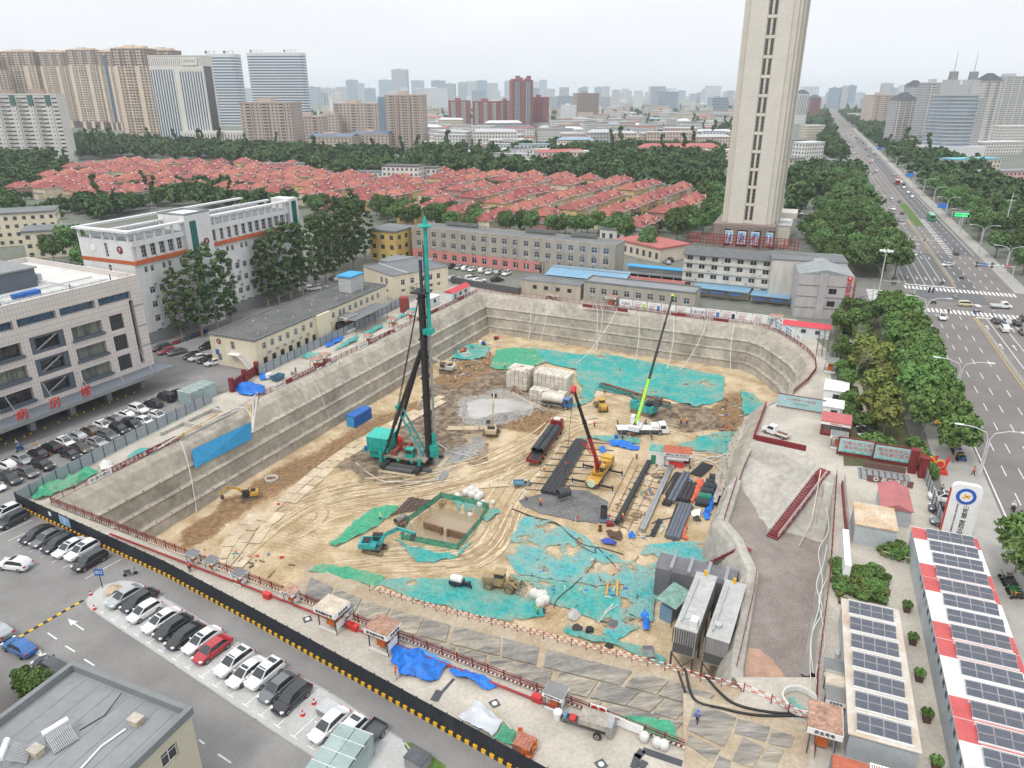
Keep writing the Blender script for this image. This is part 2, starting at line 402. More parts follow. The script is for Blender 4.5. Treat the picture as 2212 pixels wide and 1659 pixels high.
BROWN=zone([[(395,1195),(560,1085),(760,985),(900,890),(900,860),(700,960),(480,1080),(380,1170)],[(930,820),(1060,760),(1100,775),(990,840)],[(1540,870),(1600,850),(1640,880),(1590,960),(1560,940)],[(1085,888),(1205,890),(1200,945),(1085,930)]])
TRACK=zone([[(560,1180),(600,1080),(730,1060),(900,1060),(1100,1000),(1250,920),(1300,930),(1180,1050),(1060,1090),(860,1085),(750,1130),(680,1220),(600,1210)],[(680,1215),(860,1210),(1020,1200),(1080,1110),(1130,1110),(1090,1220),(1000,1250),(700,1235)],[(1240,900),(1330,920),(1420,960),(1300,950)]])
x0,x1,y0,y1,st=-76,84,66,226,.75
nx,ny=int((x1-x0)/st)+1,int((y1-y0)/st)+1
vv=[];co=[]
def soft(p,polys,r=1.6):
 s=0
 for dx,dy in((0,0),(r,0),(-r,0),(0,r),(0,-r)):
  if any(pin((p[0]+dx,p[1]+dy),q)for q in polys):s+=.2
 return s
for j in rg(ny):
 for i in rg(nx):
  x,y=x0+i*st,y0+j*st;vv.append((x,y,fz(x,y)))
  jx,jy=x+2.2*nz(x,y,.18,5),y+2.2*nz(x,y,.18,11)
  co+=[soft((jx,jy),MUD),soft((jx,jy),CLAY),soft((jx,jy),BROWN),soft((jx,jy),TRACK)]
me=bpy.data.meshes.new('pit_floor')
me.from_pydata(vv,[],[(j*nx+i,j*nx+i+1,(j+1)*nx+i+1,(j+1)*nx+i)for j in rg(ny-1)for i in rg(nx-1)])
ca=me.color_attributes.new('soil','FLOAT_COLOR','POINT');ca.data.foreach_set('color',co)
fm=bpy.data.materials.new('pit_soil');fm.use_nodes=True
n,l=fm.node_tree.nodes,fm.node_tree.links;bs=n['Principled BSDF'];bs.inputs['Roughness'].default_value=.92;bs.inputs['Specular IOR Level'].default_value=.2
at=n.new('ShaderNodeAttribute');at.attribute_name='soil'
geo=n.new('ShaderNodeNewGeometry')
def tex(scale,det=5):
 t=n.new('ShaderNodeTexNoise');t.inputs['Scale'].default_value=scale;t.inputs['Detail'].default_value=det;t.inputs['Roughness'].default_value=.65
 l.new(geo.outputs['Position'],t.inputs['Vector']);return t.outputs[0]
def ramp2(inp,c0,c1,a=.35,b=.65):
 r=n.new('ShaderNodeMapRange');r.inputs[1].default_value=a;r.inputs[2].default_value=b;l.new(inp,r.inputs[0])
 m=n.new('ShaderNodeMixRGB');l.new(r.outputs[0],m.inputs[0]);m.inputs[1].default_value=c0+(1,);m.inputs[2].default_value=c1+(1,);return m.outputs[0]
def mixf(f,a,b):
 m=n.new('ShaderNodeMixRGB');l.new(f,m.inputs[0]);l.new(a,m.inputs[1]);l.new(b,m.inputs[2]);return m.outputs[0]
def sharp(chan,nin):
 a=n.new('ShaderNodeMath');a.operation='ADD';l.new(chan,a.inputs[0]);
 b=n.new('ShaderNodeMath');b.operation='SUBTRACT';l.new(nin,b.inputs[0]);b.inputs[1].default_value=.5
 c=n.new('ShaderNodeMath');c.operation='MULTIPLY';l.new(b.outputs[0],c.inputs[0]);c.inputs[1].default_value=1.3
 l.new(c.outputs[0],a.inputs[1])
 r=n.new('ShaderNodeMapRange');r.inputs[1].default_value=.35;r.inputs[2].default_value=.65;l.new(a.outputs[0],r.inputs[0]);return r.outputs[0]
n1,n2,n3,n4=tex(.25),tex(1.1),tex(4,3),tex(.6,8)
spc=n.new('ShaderNodeSeparateColor');l.new(at.outputs['Color'],spc.inputs[0])
sand=ramp2(n1,(.36,.26,.145),(.58,.47,.32))
mud=ramp2(n4,(.105,.078,.056),(.29,.225,.16),.4,.6)
c=mixf(sharp(spc.outputs[0],n1),sand,mud)
c=mixf(sharp(spc.outputs[2],n2),c,ramp2(n2,(.16,.095,.05),(.31,.2,.11)))
clay=ramp2(n2,(.2,.19,.175),(.38,.36,.33))
c=mixf(sharp(spc.outputs[1],n2),c,clay)
wv=n.new('ShaderNodeTexWave');wv.wave_type='RINGS';wv.rings_direction='Z';wv.inputs['Scale'].default_value=.3;wv.inputs['Distortion'].default_value=16;wv.inputs['Detail'].default_value=3;wv.inputs['Detail Scale'].default_value=.35
vm=n.new('ShaderNodeVectorMath');vm.operation='SUBTRACT';l.new(geo.outputs['Position'],vm.inputs[0]);vm.inputs[1].default_value=(-20,175,0);l.new(vm.outputs[0],wv.inputs['Vector'])
tf=n.new('ShaderNodeMath');tf.operation='MULTIPLY';l.new(at.outputs['Alpha'],tf.inputs[0]);l.new(wv.outputs[0],tf.inputs[1])
tf2=n.new('ShaderNodeMath');tf2.operation='MULTIPLY';l.new(tf.outputs[0],tf2.inputs[0]);tf2.inputs[1].default_value=.28
dk=n.new('ShaderNodeMixRGB');dk.blend_type='MULTIPLY';l.new(tf2.outputs[0],dk.inputs[0]);l.new(c,dk.inputs[1]);dk.inputs[2].default_value=(.62,.55,.46,1)
fn=n.new('ShaderNodeMapRange');fn.inputs[1].default_value=.3;fn.inputs[2].default_value=.7;fn.inputs[3].default_value=.78;fn.inputs[4].default_value=1.2;l.new(n3,fn.inputs[0])
fm2=n.new('ShaderNodeMixRGB');fm2.blend_type='MULTIPLY';fm2.inputs[0].default_value=1;l.new(dk.outputs[0],fm2.inputs[1]);l.new(fn.outputs[0],fm2.inputs[2])
l.new(fm2.outputs[0],bs.inputs['Base Color'])
hb=n.new('ShaderNodeMath');hb.operation='SUBTRACT';l.new(n2,hb.inputs[0]);l.new(tf.outputs[0],hb.inputs[1])
bp=n.new('ShaderNodeBump');bp.inputs['Distance'].default_value=.12;l.new(hb.outputs[0],bp.inputs['Height']);l.new(bp.outputs[0],bs.inputs['Normal'])
me.materials.append(fm);sU('pit_floor',me)
m_=mat('muddy_water',(.33,.26,.17),.12,.06,.3,spec=.5)
grey_water=mat('grey_slurry',(.4,.39,.37),.18,.14,.3,spec=.5)
def grow(pl,k):
 c=sum((V_((p[0],p[1],0))for p in pl),V_())/len(pl);return[c+(V_((p[0],p[1],0))-c)*k for p in pl]
se('pond_water',grow(POND,1.05),FL-1.25,m_)
se('slurry_water',grow(PU,1.1),FL+.02,grey_water)
se('trench_water',[P(*q,FL)for q in((945,1037),(962,1012),(985,985),(998,975),(1004,980),(985,1003),(968,1028),(955,1042))],FL+.13,mat('dark_slurry',(.22,.225,.225),.1,.1,.3))
se('pit_water',grow(PIT2,1.1),FL-.7,m_)
pS=[mat('plate_sandy_%d'%k,c,.85,.22,.5,3,bump=.02)for k,c in en(((.5,.41,.29),(.46,.37,.25),(.54,.45,.33)))]
pe=[]
for k,c in en(((.38,.34,.28),(.45,.4,.31),(.31,.29,.26))):
 pe.append(mat('plate_worn_%d'%k,c,.8,.35,1.1,6,col2=(.13,.128,.125),bump=.02,fineamt=.3,ani=(.49,.13)))
fl=bpy.data.objects['pit_floor']
def p5(line,rows,w,ln,zf,mats,parent,skip=.06):
 pts=along([V_((p[0],p[1],0))for p in line],.5)
 d=[0]
 for a,b in zip(pts,pts[1:]):d.append(d[-1]+(b-a).length)
 def at_(s):
  for k in rg(len(d)-1):
   if d[k+1]>=s:
    f=(s-d[k])/(d[k+1]-d[k]);return pts[k].lerp(pts[k+1],f),(pts[k+1]-pts[k]).normalized()
  return pts[-1],(pts[-1]-pts[-2]).normalized()
 for r in rg(rows):
  s=R.uniform(0,ln*.5)
  while s<d[-1]-ln*.6:
   c,t=at_(s+ln/2);nn=V_((-t.y,t.x,0));c=c+nn*((r-(rows-1)/2)*(w+.12))
   if R.random()>skip:
    h=.07;z=max(zf(c.x+t.x*a+nn.x*b,c.y+t.y*a+nn.y*b)for a in(-ln/2,0,ln/2)for b in(-w/2,w/2))
    e1=zf(c.x+t.x*ln/2,c.y+t.y*ln/2);e0=zf(c.x-t.x*ln/2,c.y-t.y*ln/2)
    pit=-math.atan2(e1-e0,ln)
    o=ob('steel_plate',bX(ln,w,h,R.choice(mats)),parent,rot=(0,pit,math.atan2(t.y,t.x)+R.uniform(-.05,.05)))
    o.location=V_((c.x,c.y,(e0+e1)/2+.1))+M4.Rotation(math.atan2(t.y,t.x),3,'Z')@V_((-ln/2,-w/2,0))+V_((0,0,math.sin(pit)*ln/2*1))
   s+=ln+R.uniform(.05,.3)
p5([P(*q,FL)for q in((470,1260),(520,1200),(560,1140),(630,1075),(700,1015),(770,965),(840,925),(905,890),(960,860))],2,2.0,3.2,fz,pS,fl)
p5([P(*q,FL)for q in((455,1250),(500,1165),(545,1120))],1,2.4,3.4,fz,pS,fl)
p5([P(*q,FL)for q in((950,925),(1010,925),(1060,925))],1,2.2,3.6,fz,pS,fl)
p5([P(*q,FL)for q in((1000,1052),(1060,1048),(1100,1045))],1,2.0,3.6,fz,pS,fl)
p5([P(*q,FL)for q in((1250,912),(1290,905))],2,2.0,3.6,fz,pS,fl)
for r in rg(3):
 for k in rg(13):
  s0=.06+.068*k+R.uniform(-.008,.008)+(.03 if r%2 else 0)
  if s0>.90 or R.random()<.06:continue
  t0,t1=.1+r*.255,.1+r*.255+.235
  c=[rA(s0,t0),rA(min(1,s0+.064),t0),rA(min(1,s0+.064),t1),rA(s0,t1)]
  m0=sum(c,V_())/4
  j=M4.Rotation(R.uniform(-.02,.02),3,'Z')
  mb=MB();up=[j@(q-m0)+V_((0,0,.16))for q in c];lo=[q-V_((0,0,.07))for q in up]
  mb.add(lo+up,[(3,2,1,0),(4,5,6,7),(0,1,5,4),(1,2,6,5),(2,3,7,6),(3,0,4,7)])
  ob('steel_plate',mb.mesh('steel_plate',R.choice(pe)),ramp,m0)
g_ob=bpy.data.objects['site_concrete']
se('dirt_patch',[Q(23,*q)for q in((1480,1010),(1700,1060),(1900,1120),(2212,1200),(2570,1270),(2575,1500),(2540,1800),(1500,1800),(1480,1500))],.008,r7)
for k,ql in en((((1590,1090),(1940,1230),(1830,1480),(1510,1330)),((1530,1375),(1800,1500),(1730,1610),(1500,1450)),((1950,1240),(2230,1310),(2190,1430),(1920,1360)),((2000,1395),(2180,1490),(2080,1659),(1900,1600)),((2220,1480),(2350,1510),(2270,1680),(2110,1660)),((1790,1560),(1890,1600),(1870,1720),(1740,1660)),((2250,1330),(2440,1390),(2400,1490),(2215,1450)))):
 q_=[Q(23,*p)for p in ql];c=sum(q_,V_())/4;mb=MB();mb.add([p-c+V_((0,0,.02))for p in q_]+[p-c+V_((0,0,.09))for p in q_],[(7,6,5,4),(0,1,5,4),(1,2,6,5),(2,3,7,6),(3,0,4,7)]);ob('steel_plate',mb.mesh('steel_plate',pe[k%3]),g_ob,c)
def tracks(lanes,seed):
 rt_=random.Random(seed);mbs=[MB(),MB()]
 for line,n_,wid in lanes:
  pts=along([V_((p.x,p.y,0))for p in D11(line)],2.2)
  for k in rg(5):pts=[pts[0]]+[(pts[i-1]+pts[i]*2+pts[i+1])/4 for i in rg(1,len(pts)-1)]+[pts[-1]]
  for _ in rg(n_):
   off=rt_.uniform(-wid,wid);a,b=sorted((rt_.randrange(len(pts)),rt_.randrange(len(pts))));ph=rt_.uniform(0,6);dr=rt_.uniform(-.12,.12)
   if b-a<5:continue
   for g in(0,2.0):
    r5=[]
    for i in rg(a,b):
     d=(pts[min(i+1,len(pts)-1)]-pts[max(0,i-1)]).normalized();nn=V_((-d.y,d.x,0));o=off+g+dr*(i-a)+.5*math.sin(i*.21+ph)
     L_,R_=pts[i]+nn*(o-.14),pts[i]+nn*(o+.14);r5.append([V_((q.x,q.y,fz(q.x,q.y)+.035))for q in(L_,R_)])
    mbs[rt_.random()<.45].loft(r5)
 for mb,nm,c in zip(mbs,('tyre_tracks','dried_tracks'),((.34,.25,.145),(.57,.475,.335))):tag(ob(nm,mb.mesh(nm,mat(nm,c,.95,.3,.8,5))),'wheel tracks curving over the sandy pit floor',None,kind='stuff')
D11=lambda l:[P(*q,FL)for q in l]
tracks([([(520,1235),(600,1160),(700,1090),(800,1070),(900,1062),(1060,1022),(1180,962),(1260,912),(1330,915)],28,6),([(690,1235),(860,1213),(1000,1225),(1070,1180),(1098,1105),(1130,1060),(1220,962)],22,2.5),([(580,1190),(640,1200),(740,1140),(760,1090),(690,1060)],8,4),([(1150,1010),(1200,935),(1240,895),(1330,880)],14,3),([(1330,905),(1480,935),(1560,965)],10,3),([(1100,850),(1200,900),(1300,900)],10,4)],5)
from mathutils.geometry import delaunay_2d_cdt
def drape(pts,zf,cell=1.0,wr=.12,m=None,jit=.5,name='net'):
 r5=along([V_((p[0],p[1],0))for p in list(pts)+[pts[0]]],cell)[:-1]
 r5=[V_((p.x+jit*nz(p.x,p.y,.5,1)+.5*jit*nz(p.x,p.y,1.7,2),p.y+jit*nz(p.x,p.y,.5,5)+.5*jit*nz(p.x,p.y,1.7,6)))for p in r5]
 ins=[];xs=[p.x for p in r5];ys=[p.y for p in r5]
 y=min(ys)
 while y<max(ys):
  x=min(xs)
  while x<max(xs):
   q=(x+R.uniform(-.3,.3)*cell,y+R.uniform(-.3,.3)*cell)
   if pin(q,r5):ins.append(V_(q))
   x+=cell
  y+=cell
 n0=len(r5)
 v,e,f,*_=delaunay_2d_cdt(r5+ins,[(i,(i+1)%n0)for i in rg(n0)],[],1,1e-4)
 me=bpy.data.meshes.new(name)
 V=[]
 for p in v:
  w=abs(nz(p.x,p.y,.45,21))+.6*abs(nz(p.x*1.0,p.y*.5,1.1,31))
  V.append((p.x,p.y,zf(p.x,p.y)+.07+wr*w*2.4))
 me.from_pydata(V,[],f);me.materials.append(m);me.polygons.foreach_set('use_smooth',[True]*len(me.polygons));me.update();return me
def nt(name,col,hole,seed):
 m=bpy.data.materials.new(name);m.use_nodes=True;n,l=m.node_tree.nodes,m.node_tree.links;b=n['Principled BSDF']
 b.inputs['Roughness'].default_value=.75;b.inputs['Specular IOR Level'].default_value=.2
 g=n.new('ShaderNodeNewGeometry')
 t=n.new('ShaderNodeTexNoise');t.noise_dimensions='4D';t.inputs['W'].default_value=seed;t.inputs['Scale'].default_value=.22;t.inputs['Detail'].default_value=6;t.inputs['Roughness'].default_value=.6;l.new(g.outputs['Position'],t.inputs['Vector'])
 t2=n.new('ShaderNodeTexNoise');t2.inputs['Scale'].default_value=1.6;t2.inputs['Detail'].default_value=6;l.new(g.outputs['Position'],t2.inputs['Vector'])
 mx=n.new('ShaderNodeMixRGB');l.new(t2.outputs[0],mx.inputs[0]);mx.inputs[1].default_value=tuple(v*.4 for v in col)+(1,);mx.inputs[2].default_value=tuple(min(1,v*1.5+.05)for v in col)+(1,)
 r=n.new('ShaderNodeMapRange');r.inputs[1].default_value=hole;r.inputs[2].default_value=hole+.04;r.inputs[4].default_value=.97;l.new(t.outputs[0],r.inputs[0])
 r3=n.new('ShaderNodeMapRange');r3.inputs[1].default_value=hole+.02;r3.inputs[2].default_value=hole+.22;r3.inputs[3].default_value=.55;r3.inputs[4].default_value=0;l.new(t.outputs[0],r3.inputs[0])
 ms=n.new('ShaderNodeMixRGB');l.new(r3.outputs[0],ms.inputs[0]);l.new(mx.outputs[0],ms.inputs[1]);ms.inputs[2].default_value=(.42,.4,.3,1)
 l.new(ms.outputs[0],b.inputs['Base Color'])
 a2=n.new('ShaderNodeMath');a2.operation='MULTIPLY';l.new(r.outputs[0],a2.inputs[0]);a2.inputs[1].default_value=.93
 l.new(a2.outputs[0],b.inputs['Alpha'])
 bp=n.new('ShaderNodeBump');bp.inputs['Distance'].default_value=.45;l.new(t2.outputs[0],bp.inputs['Height']);l.new(bp.outputs[0],b.inputs['Normal'])
 return m
NT=(.03,.37,.34);NG=(.05,.36,.2);NB=(.06,.4,.42)
ne,n6,net_c,nd=nt('net_teal',NT,.34,1.),nt('net_green',NG,.28,2.),nt('net_torn',NB,.40,4.),nt('net_turquoise',NT,.38,8.)
def net(pts,m,label,wr=.28,zf=fz,cell=.75):
 return tag(ob('dust_net',drape(pts,zf,cell,wr,m)),label,'dust net','dust nets spread over the pit')
D11=lambda l:[P(*q,FL)for q in l]
q22=lambda l:[Q(22,*q,FL)for q in l]
q12=lambda l:[Q(12,*q,FL)for q in l]
net(D11([(1150,752),(1260,768),(1300,764),(1400,782),(1480,797),(1565,815),(1562,868),(1500,882),(1440,862),(1400,856),(1330,852),(1255,835),(1245,815),(1245,800),(1180,786)]),ne,'large teal dust net at the foot of the back pit wall')
net(D11([(1072,757),(1115,752),(1152,753),(1180,785),(1160,792),(1110,803),(1058,795)]),n6,'green dust net beside the white block stacks')
net(q22([(620,20),(720,40),(690,150),(560,215),(530,190),(590,110)]),nd,'narrow teal net strip beside the tanker truck')
net(q22([(1970,80),(2080,100),(2170,180),(2150,230),(2010,290),(1985,200)]),ne,'small teal net under the concrete yard corner')
net(q22([(1640,450),(1830,420),(1950,420),(1940,520),(1880,610),(1700,600),(1480,570),(1440,530),(1560,490)]),nd,'teal net spread below the parking yard slope')
net(q22([(560,470),(720,445),(1000,455),(1110,490),(1090,525),(850,505),(700,485)]),nd,'thin teal net beside the long blue tarpaulin roll')
net(q12([(640,1390),(830,1220),(1010,1080),(1210,1050),(1240,1065),(1170,1150),(1060,1220),(1000,1260),(820,1350),(700,1410)]),n6,'green net lying beside the slurry pond and steel bars')
net(q12([(1160,1320),(1330,1400),(1500,1450),(1740,1480),(1830,1370),(1850,1400),(1740,1500),(1530,1545),(1400,1540),(1300,1470),(1280,1400)]),ne,'teal net along the near rim of the slurry pond',.2)
net(D11([(663,1237),(690,1223),(750,1226),(800,1240),(832,1250),(805,1272),(770,1262),(720,1248)]),n6,'green net strip at the head of the haul ramp')
net(D11([(805,1258),(870,1252),(960,1252),(1045,1250),(1100,1262),(1180,1300),(1180,1335),(1100,1345),(1000,1322),(900,1298)]),ne,'teal net under the wheel loader and cargo tricycle',.18)
net(D11([(1085,1200),(1110,1150),(1130,1120),(1180,1122),(1240,1148),(1300,1190),(1355,1222),(1380,1262),(1290,1265),(1180,1250),(1120,1240)]),net_c,'torn pale teal net in front of the gravel pad',.2)
net(D11([(1100,1240),(1180,1252),(1290,1266),(1345,1272),(1335,1330),(1290,1345),(1255,1335),(1180,1300),(1110,1262)]),ne,'turquoise net in the middle of the near pit floor',.2)
net(D11([(1360,1215),(1400,1180),(1490,1172),(1540,1180),(1530,1240),(1490,1290),(1420,1300),(1345,1290),(1350,1255)]),net_c,'torn teal net beside the stair foot',.2)
net(D11([(1335,1270),(1420,1300),(1410,1345),(1330,1385),(1300,1370),(1330,1330)]),net_c,'ragged teal net near the blue tarpaulin bundle',.2)
net(D11([(1215,1345),(1260,1358),(1300,1375),(1370,1395),(1440,1428),(1436,1442),(1340,1400),(1230,1370)]),nd,'long teal net scrap behind the ramp edge',.25)
net(D11([(985,760),(1020,745),(1058,752),(1050,772),(1000,785),(975,780)]),nd,'crumpled teal net by the pumps in the back corner',.4)
net(q12([(1700,1010),(1980,1080),(2100,1090),(2110,1130),(2000,1200),(1960,1170),(1960,1110),(1690,1030)]),nd,'teal net scrap behind the slurry pond',.3)
def rz_(x,y):
 best=min(rg(0,91),key=lambda k:(rA(k/90,.1)-V_((x,y,rA(k/90,.1).z))).length);return rA(best/90,.1).z+.12
pl=[(930,1400),(965,1408),(1030,1430),(1110,1462),(1200,1500),(1318,1538),(1420,1600),(1473,1611),(1400,1580),(1310,1545),(1200,1502),(1106,1468),(1000,1426)]
rn=[]
for(a,b)in((.50,.03),(.56,.03),(.64,.03),(.72,.03),(.8,.03),(.88,.03),(.96,.02),(.97,.1),(.9,.3),(.83,.26),(.74,.16),(.66,.12),(.58,.08)):rn.append(rA(a,b))
net(rn,n6,'long green net lying along the maroon rail on the ramp',.05,rz_)
pad_m=mat('dark_gravel',(.15,.15,.15),.95,.25,.5,5,bump=.08,fineamt=.6)
gp=drape(q22([(450,910),(650,920),(830,1020),(810,1080),(740,1215),(540,1190),(350,1150),(100,1060),(60,1000),(240,950)]),fz,.9,.05,pad_m,.5,'gravel_pad')
tag(ob('gravel_pad',gp),'dark grey crushed stone pad below the red crane','gravel',kind='stuff')
# ============================================================ building kit
def f2(A,az,name,label,cat='building',group=None):
 """thing whose local x runs along compass heading az (degrees from straight ahead), local y to the left of it"""
 return tG(name,label,cat,(A[0],A[1],0),rad(90-az),group)
def wZ(w,d,h,m,F=(),Rr=(),L=(),Bk=(),rec=.25,z0=0.,roof=None):
 """box with real openings; F front(-y), Rr right(+x), L left(-x), Bk back(+y); opening = (a0, z0, a1, z1)"""
 mb=MB();mb.use(m)
 def face(org,ax,nrm,wid,ops):
  xs=sorted({0,wid,*[round(v,3)for o in ops for v in(o[0],o[2])]});zs=sorted({z0,h,*[round(v,3)for o in ops for v in(o[1],o[3])]})
  org,ax,nrm=V_(org),V_(ax),V_(nrm)
  def pt(a,z,k=0):return org+ax*a+V_((0,0,z))-nrm*k
  for i in rg(len(xs)-1):
   run=None
   for j in rg(len(zs)-1):
    cx,cz=(xs[i]+xs[i+1])/2,(zs[j]+zs[j+1])/2
    if any(o[0]<cx<o[2]and o[1]<cz<o[3]for o in ops):continue
    mb.add([pt(xs[i],zs[j]),pt(xs[i+1],zs[j]),pt(xs[i+1],zs[j+1]),pt(xs[i],zs[j+1])],[(0,1,2,3)])
  for o in ops:
   c=[(o[0],o[1]),(o[2],o[1]),(o[2],o[3]),(o[0],o[3])]
   for k in rg(4):
    a,b=c[k],c[(k+1)%4];mb.add([pt(*a),pt(*b),pt(*b,rec),pt(*a,rec)],[(0,3,2,1)])
   mb.add([pt(*q,rec+.12)for q in c],[(0,1,2,3)])
 face((0,0,0),(1,0,0),(0,-1,0),w,F);face((w,0,0),(0,1,0),(1,0,0),d,Rr)
 face((0,d,0),(0,-1,0),(-1,0,0),d,[(d-o[2],o[1],d-o[0],o[3])for o in L]);face((w,d,0),(-1,0,0),(0,1,0),w,Bk)
 if roof:mb.use(roof)
 mb.add([(0,0,h),(w,0,h),(w,d,h),(0,d,h)],[(0,1,2,3)])
 return mb.mesh('wall')
WINC={}
def wM(w,h,nv,nh,fm,gm,fw=.07):
 k=(round(w,2),round(h,2),nv,nh,fm.name,gm.name)
 if k not in WINC:
  mb=MB();t=.08
  for a in(0,w-fw):mb.box(a,0,0,a+fw,t,h)
  for z in(0,h-fw):mb.box(fw,0.005,z,w-fw,t-.005,z+fw)
  for i in rg(1,nv):x=w*i/nv;mb.box(x-fw/2,.01,fw,x+fw/2,t-.01,h-fw)
  for i in rg(1,nh):z=h*i/nh if nh!=2 else h*.66;mb.box(fw,.014,z-fw/2,w-fw,t-.014,z+fw/2)
  gb=MB();gb.add([(fw*.5,t*.7,fw*.5),(w-fw*.5,t*.7,fw*.5),(w-fw*.5,t*.7,h-fw*.5),(fw*.5,t*.7,h-fw*.5)],[(0,1,2,3)])
  WINC[k]=(mb.mesh('window',fm),gb.mesh('pane',gm))
 return WINC[k]
def wd(par,side,ops,w,d,nv=2,nh=2,fm=None,gm=None,rec=.25,pane=True,proud=False):
 fm=fm or frame_w;gm=gm or wG
 r=-.05 if proud else rec
 for o in ops:
  g=gm if not isinstance(gm,(list,tuple))else R.choice(gm)
  a,b=wM(o[2]-o[0],o[3]-o[1],nv,nh,fm,g)
  if side=='F':loc,rz=(o[0],r,o[1]),0
  elif side=='R':loc,rz=(w-r,o[0],o[1]),PI/2
  elif side=='L':loc,rz=(r,o[2],o[1]),-PI/2
  else:loc,rz=(o[2],d-r,o[1]),PI
  wo=ob('window',a,par,loc,rz)
  if pane:ob('pane',b,wo)
def grid_ops(xs,zs,w,h):return[(x,z,x+w,z+h)for z in zs for x in xs]
_a=MB().use(lG).box(0,0,0,.85,.32,.6);_a.use(dG).add([(.32+.22*math.cos(a),-.006,.3+.22*math.sin(a))for a in[k*PI/5 for k in rg(10)]],[tuple(rg(10))]);AC=_a.mesh('air_conditioner')
def acs(par,side,spots,w=0):
 for a,z in spots:
  if side=='F':ob('air_conditioner',AC,par,(a,-.36,z))
  elif side=='R':ob('air_conditioner',AC,par,(w+.36,a,z),PI/2)
  elif side=='L':ob('air_conditioner',AC,par,(-.36,a,z),-PI/2)
def pQ(par,w,d,z,h,t,m,name='parapet',x0=0,y0=0):
 mb=MB();mb.box(x0,y0,z,x0+w,y0+t,z+h).box(x0,y0+d-t,z,x0+w,y0+d,z+h).box(x0,y0+t,z,x0+t,y0+d-t,z+h).box(x0+w-t,y0+t,z,x0+w,y0+d-t,z+h)
 return ob(name,mb.mesh(name,m),par)
rd=mat('roof_felt_dark',(.085,.088,.09),.9,.25,.2,1.2,col2=(.15,.15,.145))
rM=mat('roof_felt',(.17,.18,.185),.9,.16,.2,1.5)
rG=mat('roof_grey',(.24,.25,.26),.85,.12,.15,1.5)
ti=mat('tile_cladding',(.62,.57,.535),.6,.05,.4,2,grid=(.62,.9,.62,.035))
tn=mat('tile_band',(.3,.3,.31),.6,.06,.4)
cream=mat('cream_wall',(.66,.6,.46),.85,.08,.3,1.2,streak=.3)
wW=mat('white_wall',(.66,.66,.66),.85,.07,.3,1.2,streak=.3)
gr=mat('grey_render_wall',(.36,.335,.29),.9,.12,.25,1,streak=.25)
pw=mat('pink_wall',(.6,.24,.22),.85,.1,.3)
du=mat('dull_white_wall',(.62,.61,.56),.85,.12,.3,1,col2=(.42,.4,.36),streak=.2)
pN=mat('panel_slate',(.1,.12,.145),.45,.1,.5)
canopy_m=mat('canopy_slate',(.16,.185,.215),.4,.12,.6,grid=(2.2,9,.7,.05))
HA=(-110.48,86.82);HL=70.0
ho=f2(HA,27,'ward_building','tile clad ward building with slate canopy and red lettering at the left edge')
rows=(5.6,10.0,14.4)
big=[(x,z,x+6.4,z+2.9)for x in(53.8,37.7,21.6,5.5)for z in rows]
diag=[(x,z-.2,x+6.6,z+3.2)for x in(45.7,29.6,13.5)for z in rows]
louv=[(61.9,z-.1,64.9,z+3.1)for z in rows]
strip=[(66.9,5.6,67.9,19.6)]
topg=[(x,19.9,x+7.3,21.5)for x in(60.4,52.4,44.4,36.4,28.4,20.4,12.4)]
ob('wall',wZ(HL,38,23.5,ti,F=big+diag+louv+strip+topg,rec=.9,z0=4.4,roof=mat('roof_white',(.6,.595,.57),.85,.1,.3)),ho)
pa('ground_floor_wall',ho,0,5,0,HL-.3,37.7,4.4,pN)
for x in rg(2,70,8):
 pa('column',ho,x,.3,0,x+1.1,1.5,4.4,tn)
curt=mat('curtained_glass',(.3,.3,.25),.3,.5,.8,col2=(.07,.085,.09),streak=.1)
wd(ho,'F',big,HL,38,4,2,pN,[wG,wD,curt],.9)
for o in big:
 b=ob('sill_box',bX(6.8,1.0,.55,pN),ho,(o[0]-.2,-.35,o[1]-.1))
wd(ho,'F',diag,HL,38,1,1,pN,wD,.9)
for o in diag:
 mb=MB();mb.box(o[0]+.03,.2,o[1]+.03,o[0]+1.0,.86,o[3]-.03).box(o[2]-1.0,.2,o[1]+.03,o[2]-.03,.86,o[3]-.03).box(o[0]+1.0,.2,o[1]+.03,o[2]-1.0,.86,o[1]+.5).box(o[0]+1.0,.2,o[3]-.5,o[2]-1.0,.86,o[3]-.03)
 ob('reveal_frame',mb.mesh('reveal_frame',pN),ho)
 mb=MB().bar((o[0]+1.1,.55,o[1]+.55),(o[2]-1.1,.55,o[3]-.55),.12,.3);ob('brace',mb.mesh('brace',s1),ho)
for o in louv:
 for k in rg(8):
  ob('louvre',bX(.16,.7,3.2,dG),ho,(o[0]+.08+k*.37,.1,o[1]))
wd(ho,'F',strip,HL,38,1,5,pN,wG,.9);wd(ho,'F',topg,HL,38,4,1,pN,wu,.9)
pa('ledge',ho,20,-.06,17.9,66.7,.2,18.8,ti)
for z in(9.1,13.5,18.0):pa('band',ho,68.0,-.03,z,70.03,.5,z+.35,tn)
pa('canopy',ho,0,-4.2,3.95,71.5,2.0,4.35,canopy_m);pa('canopy_edge',ho,0,-4.28,3.6,71.55,-4.2,4.4,ge)
for x in rg(4,70,7):
 mb=MB().tube((x,-3.4,4.4),(x,-.02,8.6),.07,n=6);ob('tie_rod',mb.mesh('tie_rod',s1),ho)
for ch,x in(('病',39.0),('房',45.2),('楼',51.4)):
 tx(ch,2.3,red,ho,(x,-4.2,5.5),(PI/2,0,0),ext=.12)
pQ(ho,HL,38,23.5,1.0,.45,ti)
mb=MB()
for a in rg(0,70,2):mb.box(a,.2,24.5,a+.05,.25,25.2)
for a in rg(0,38,2):mb.box(69.7,a,24.5,69.75,a+.05,25.2)
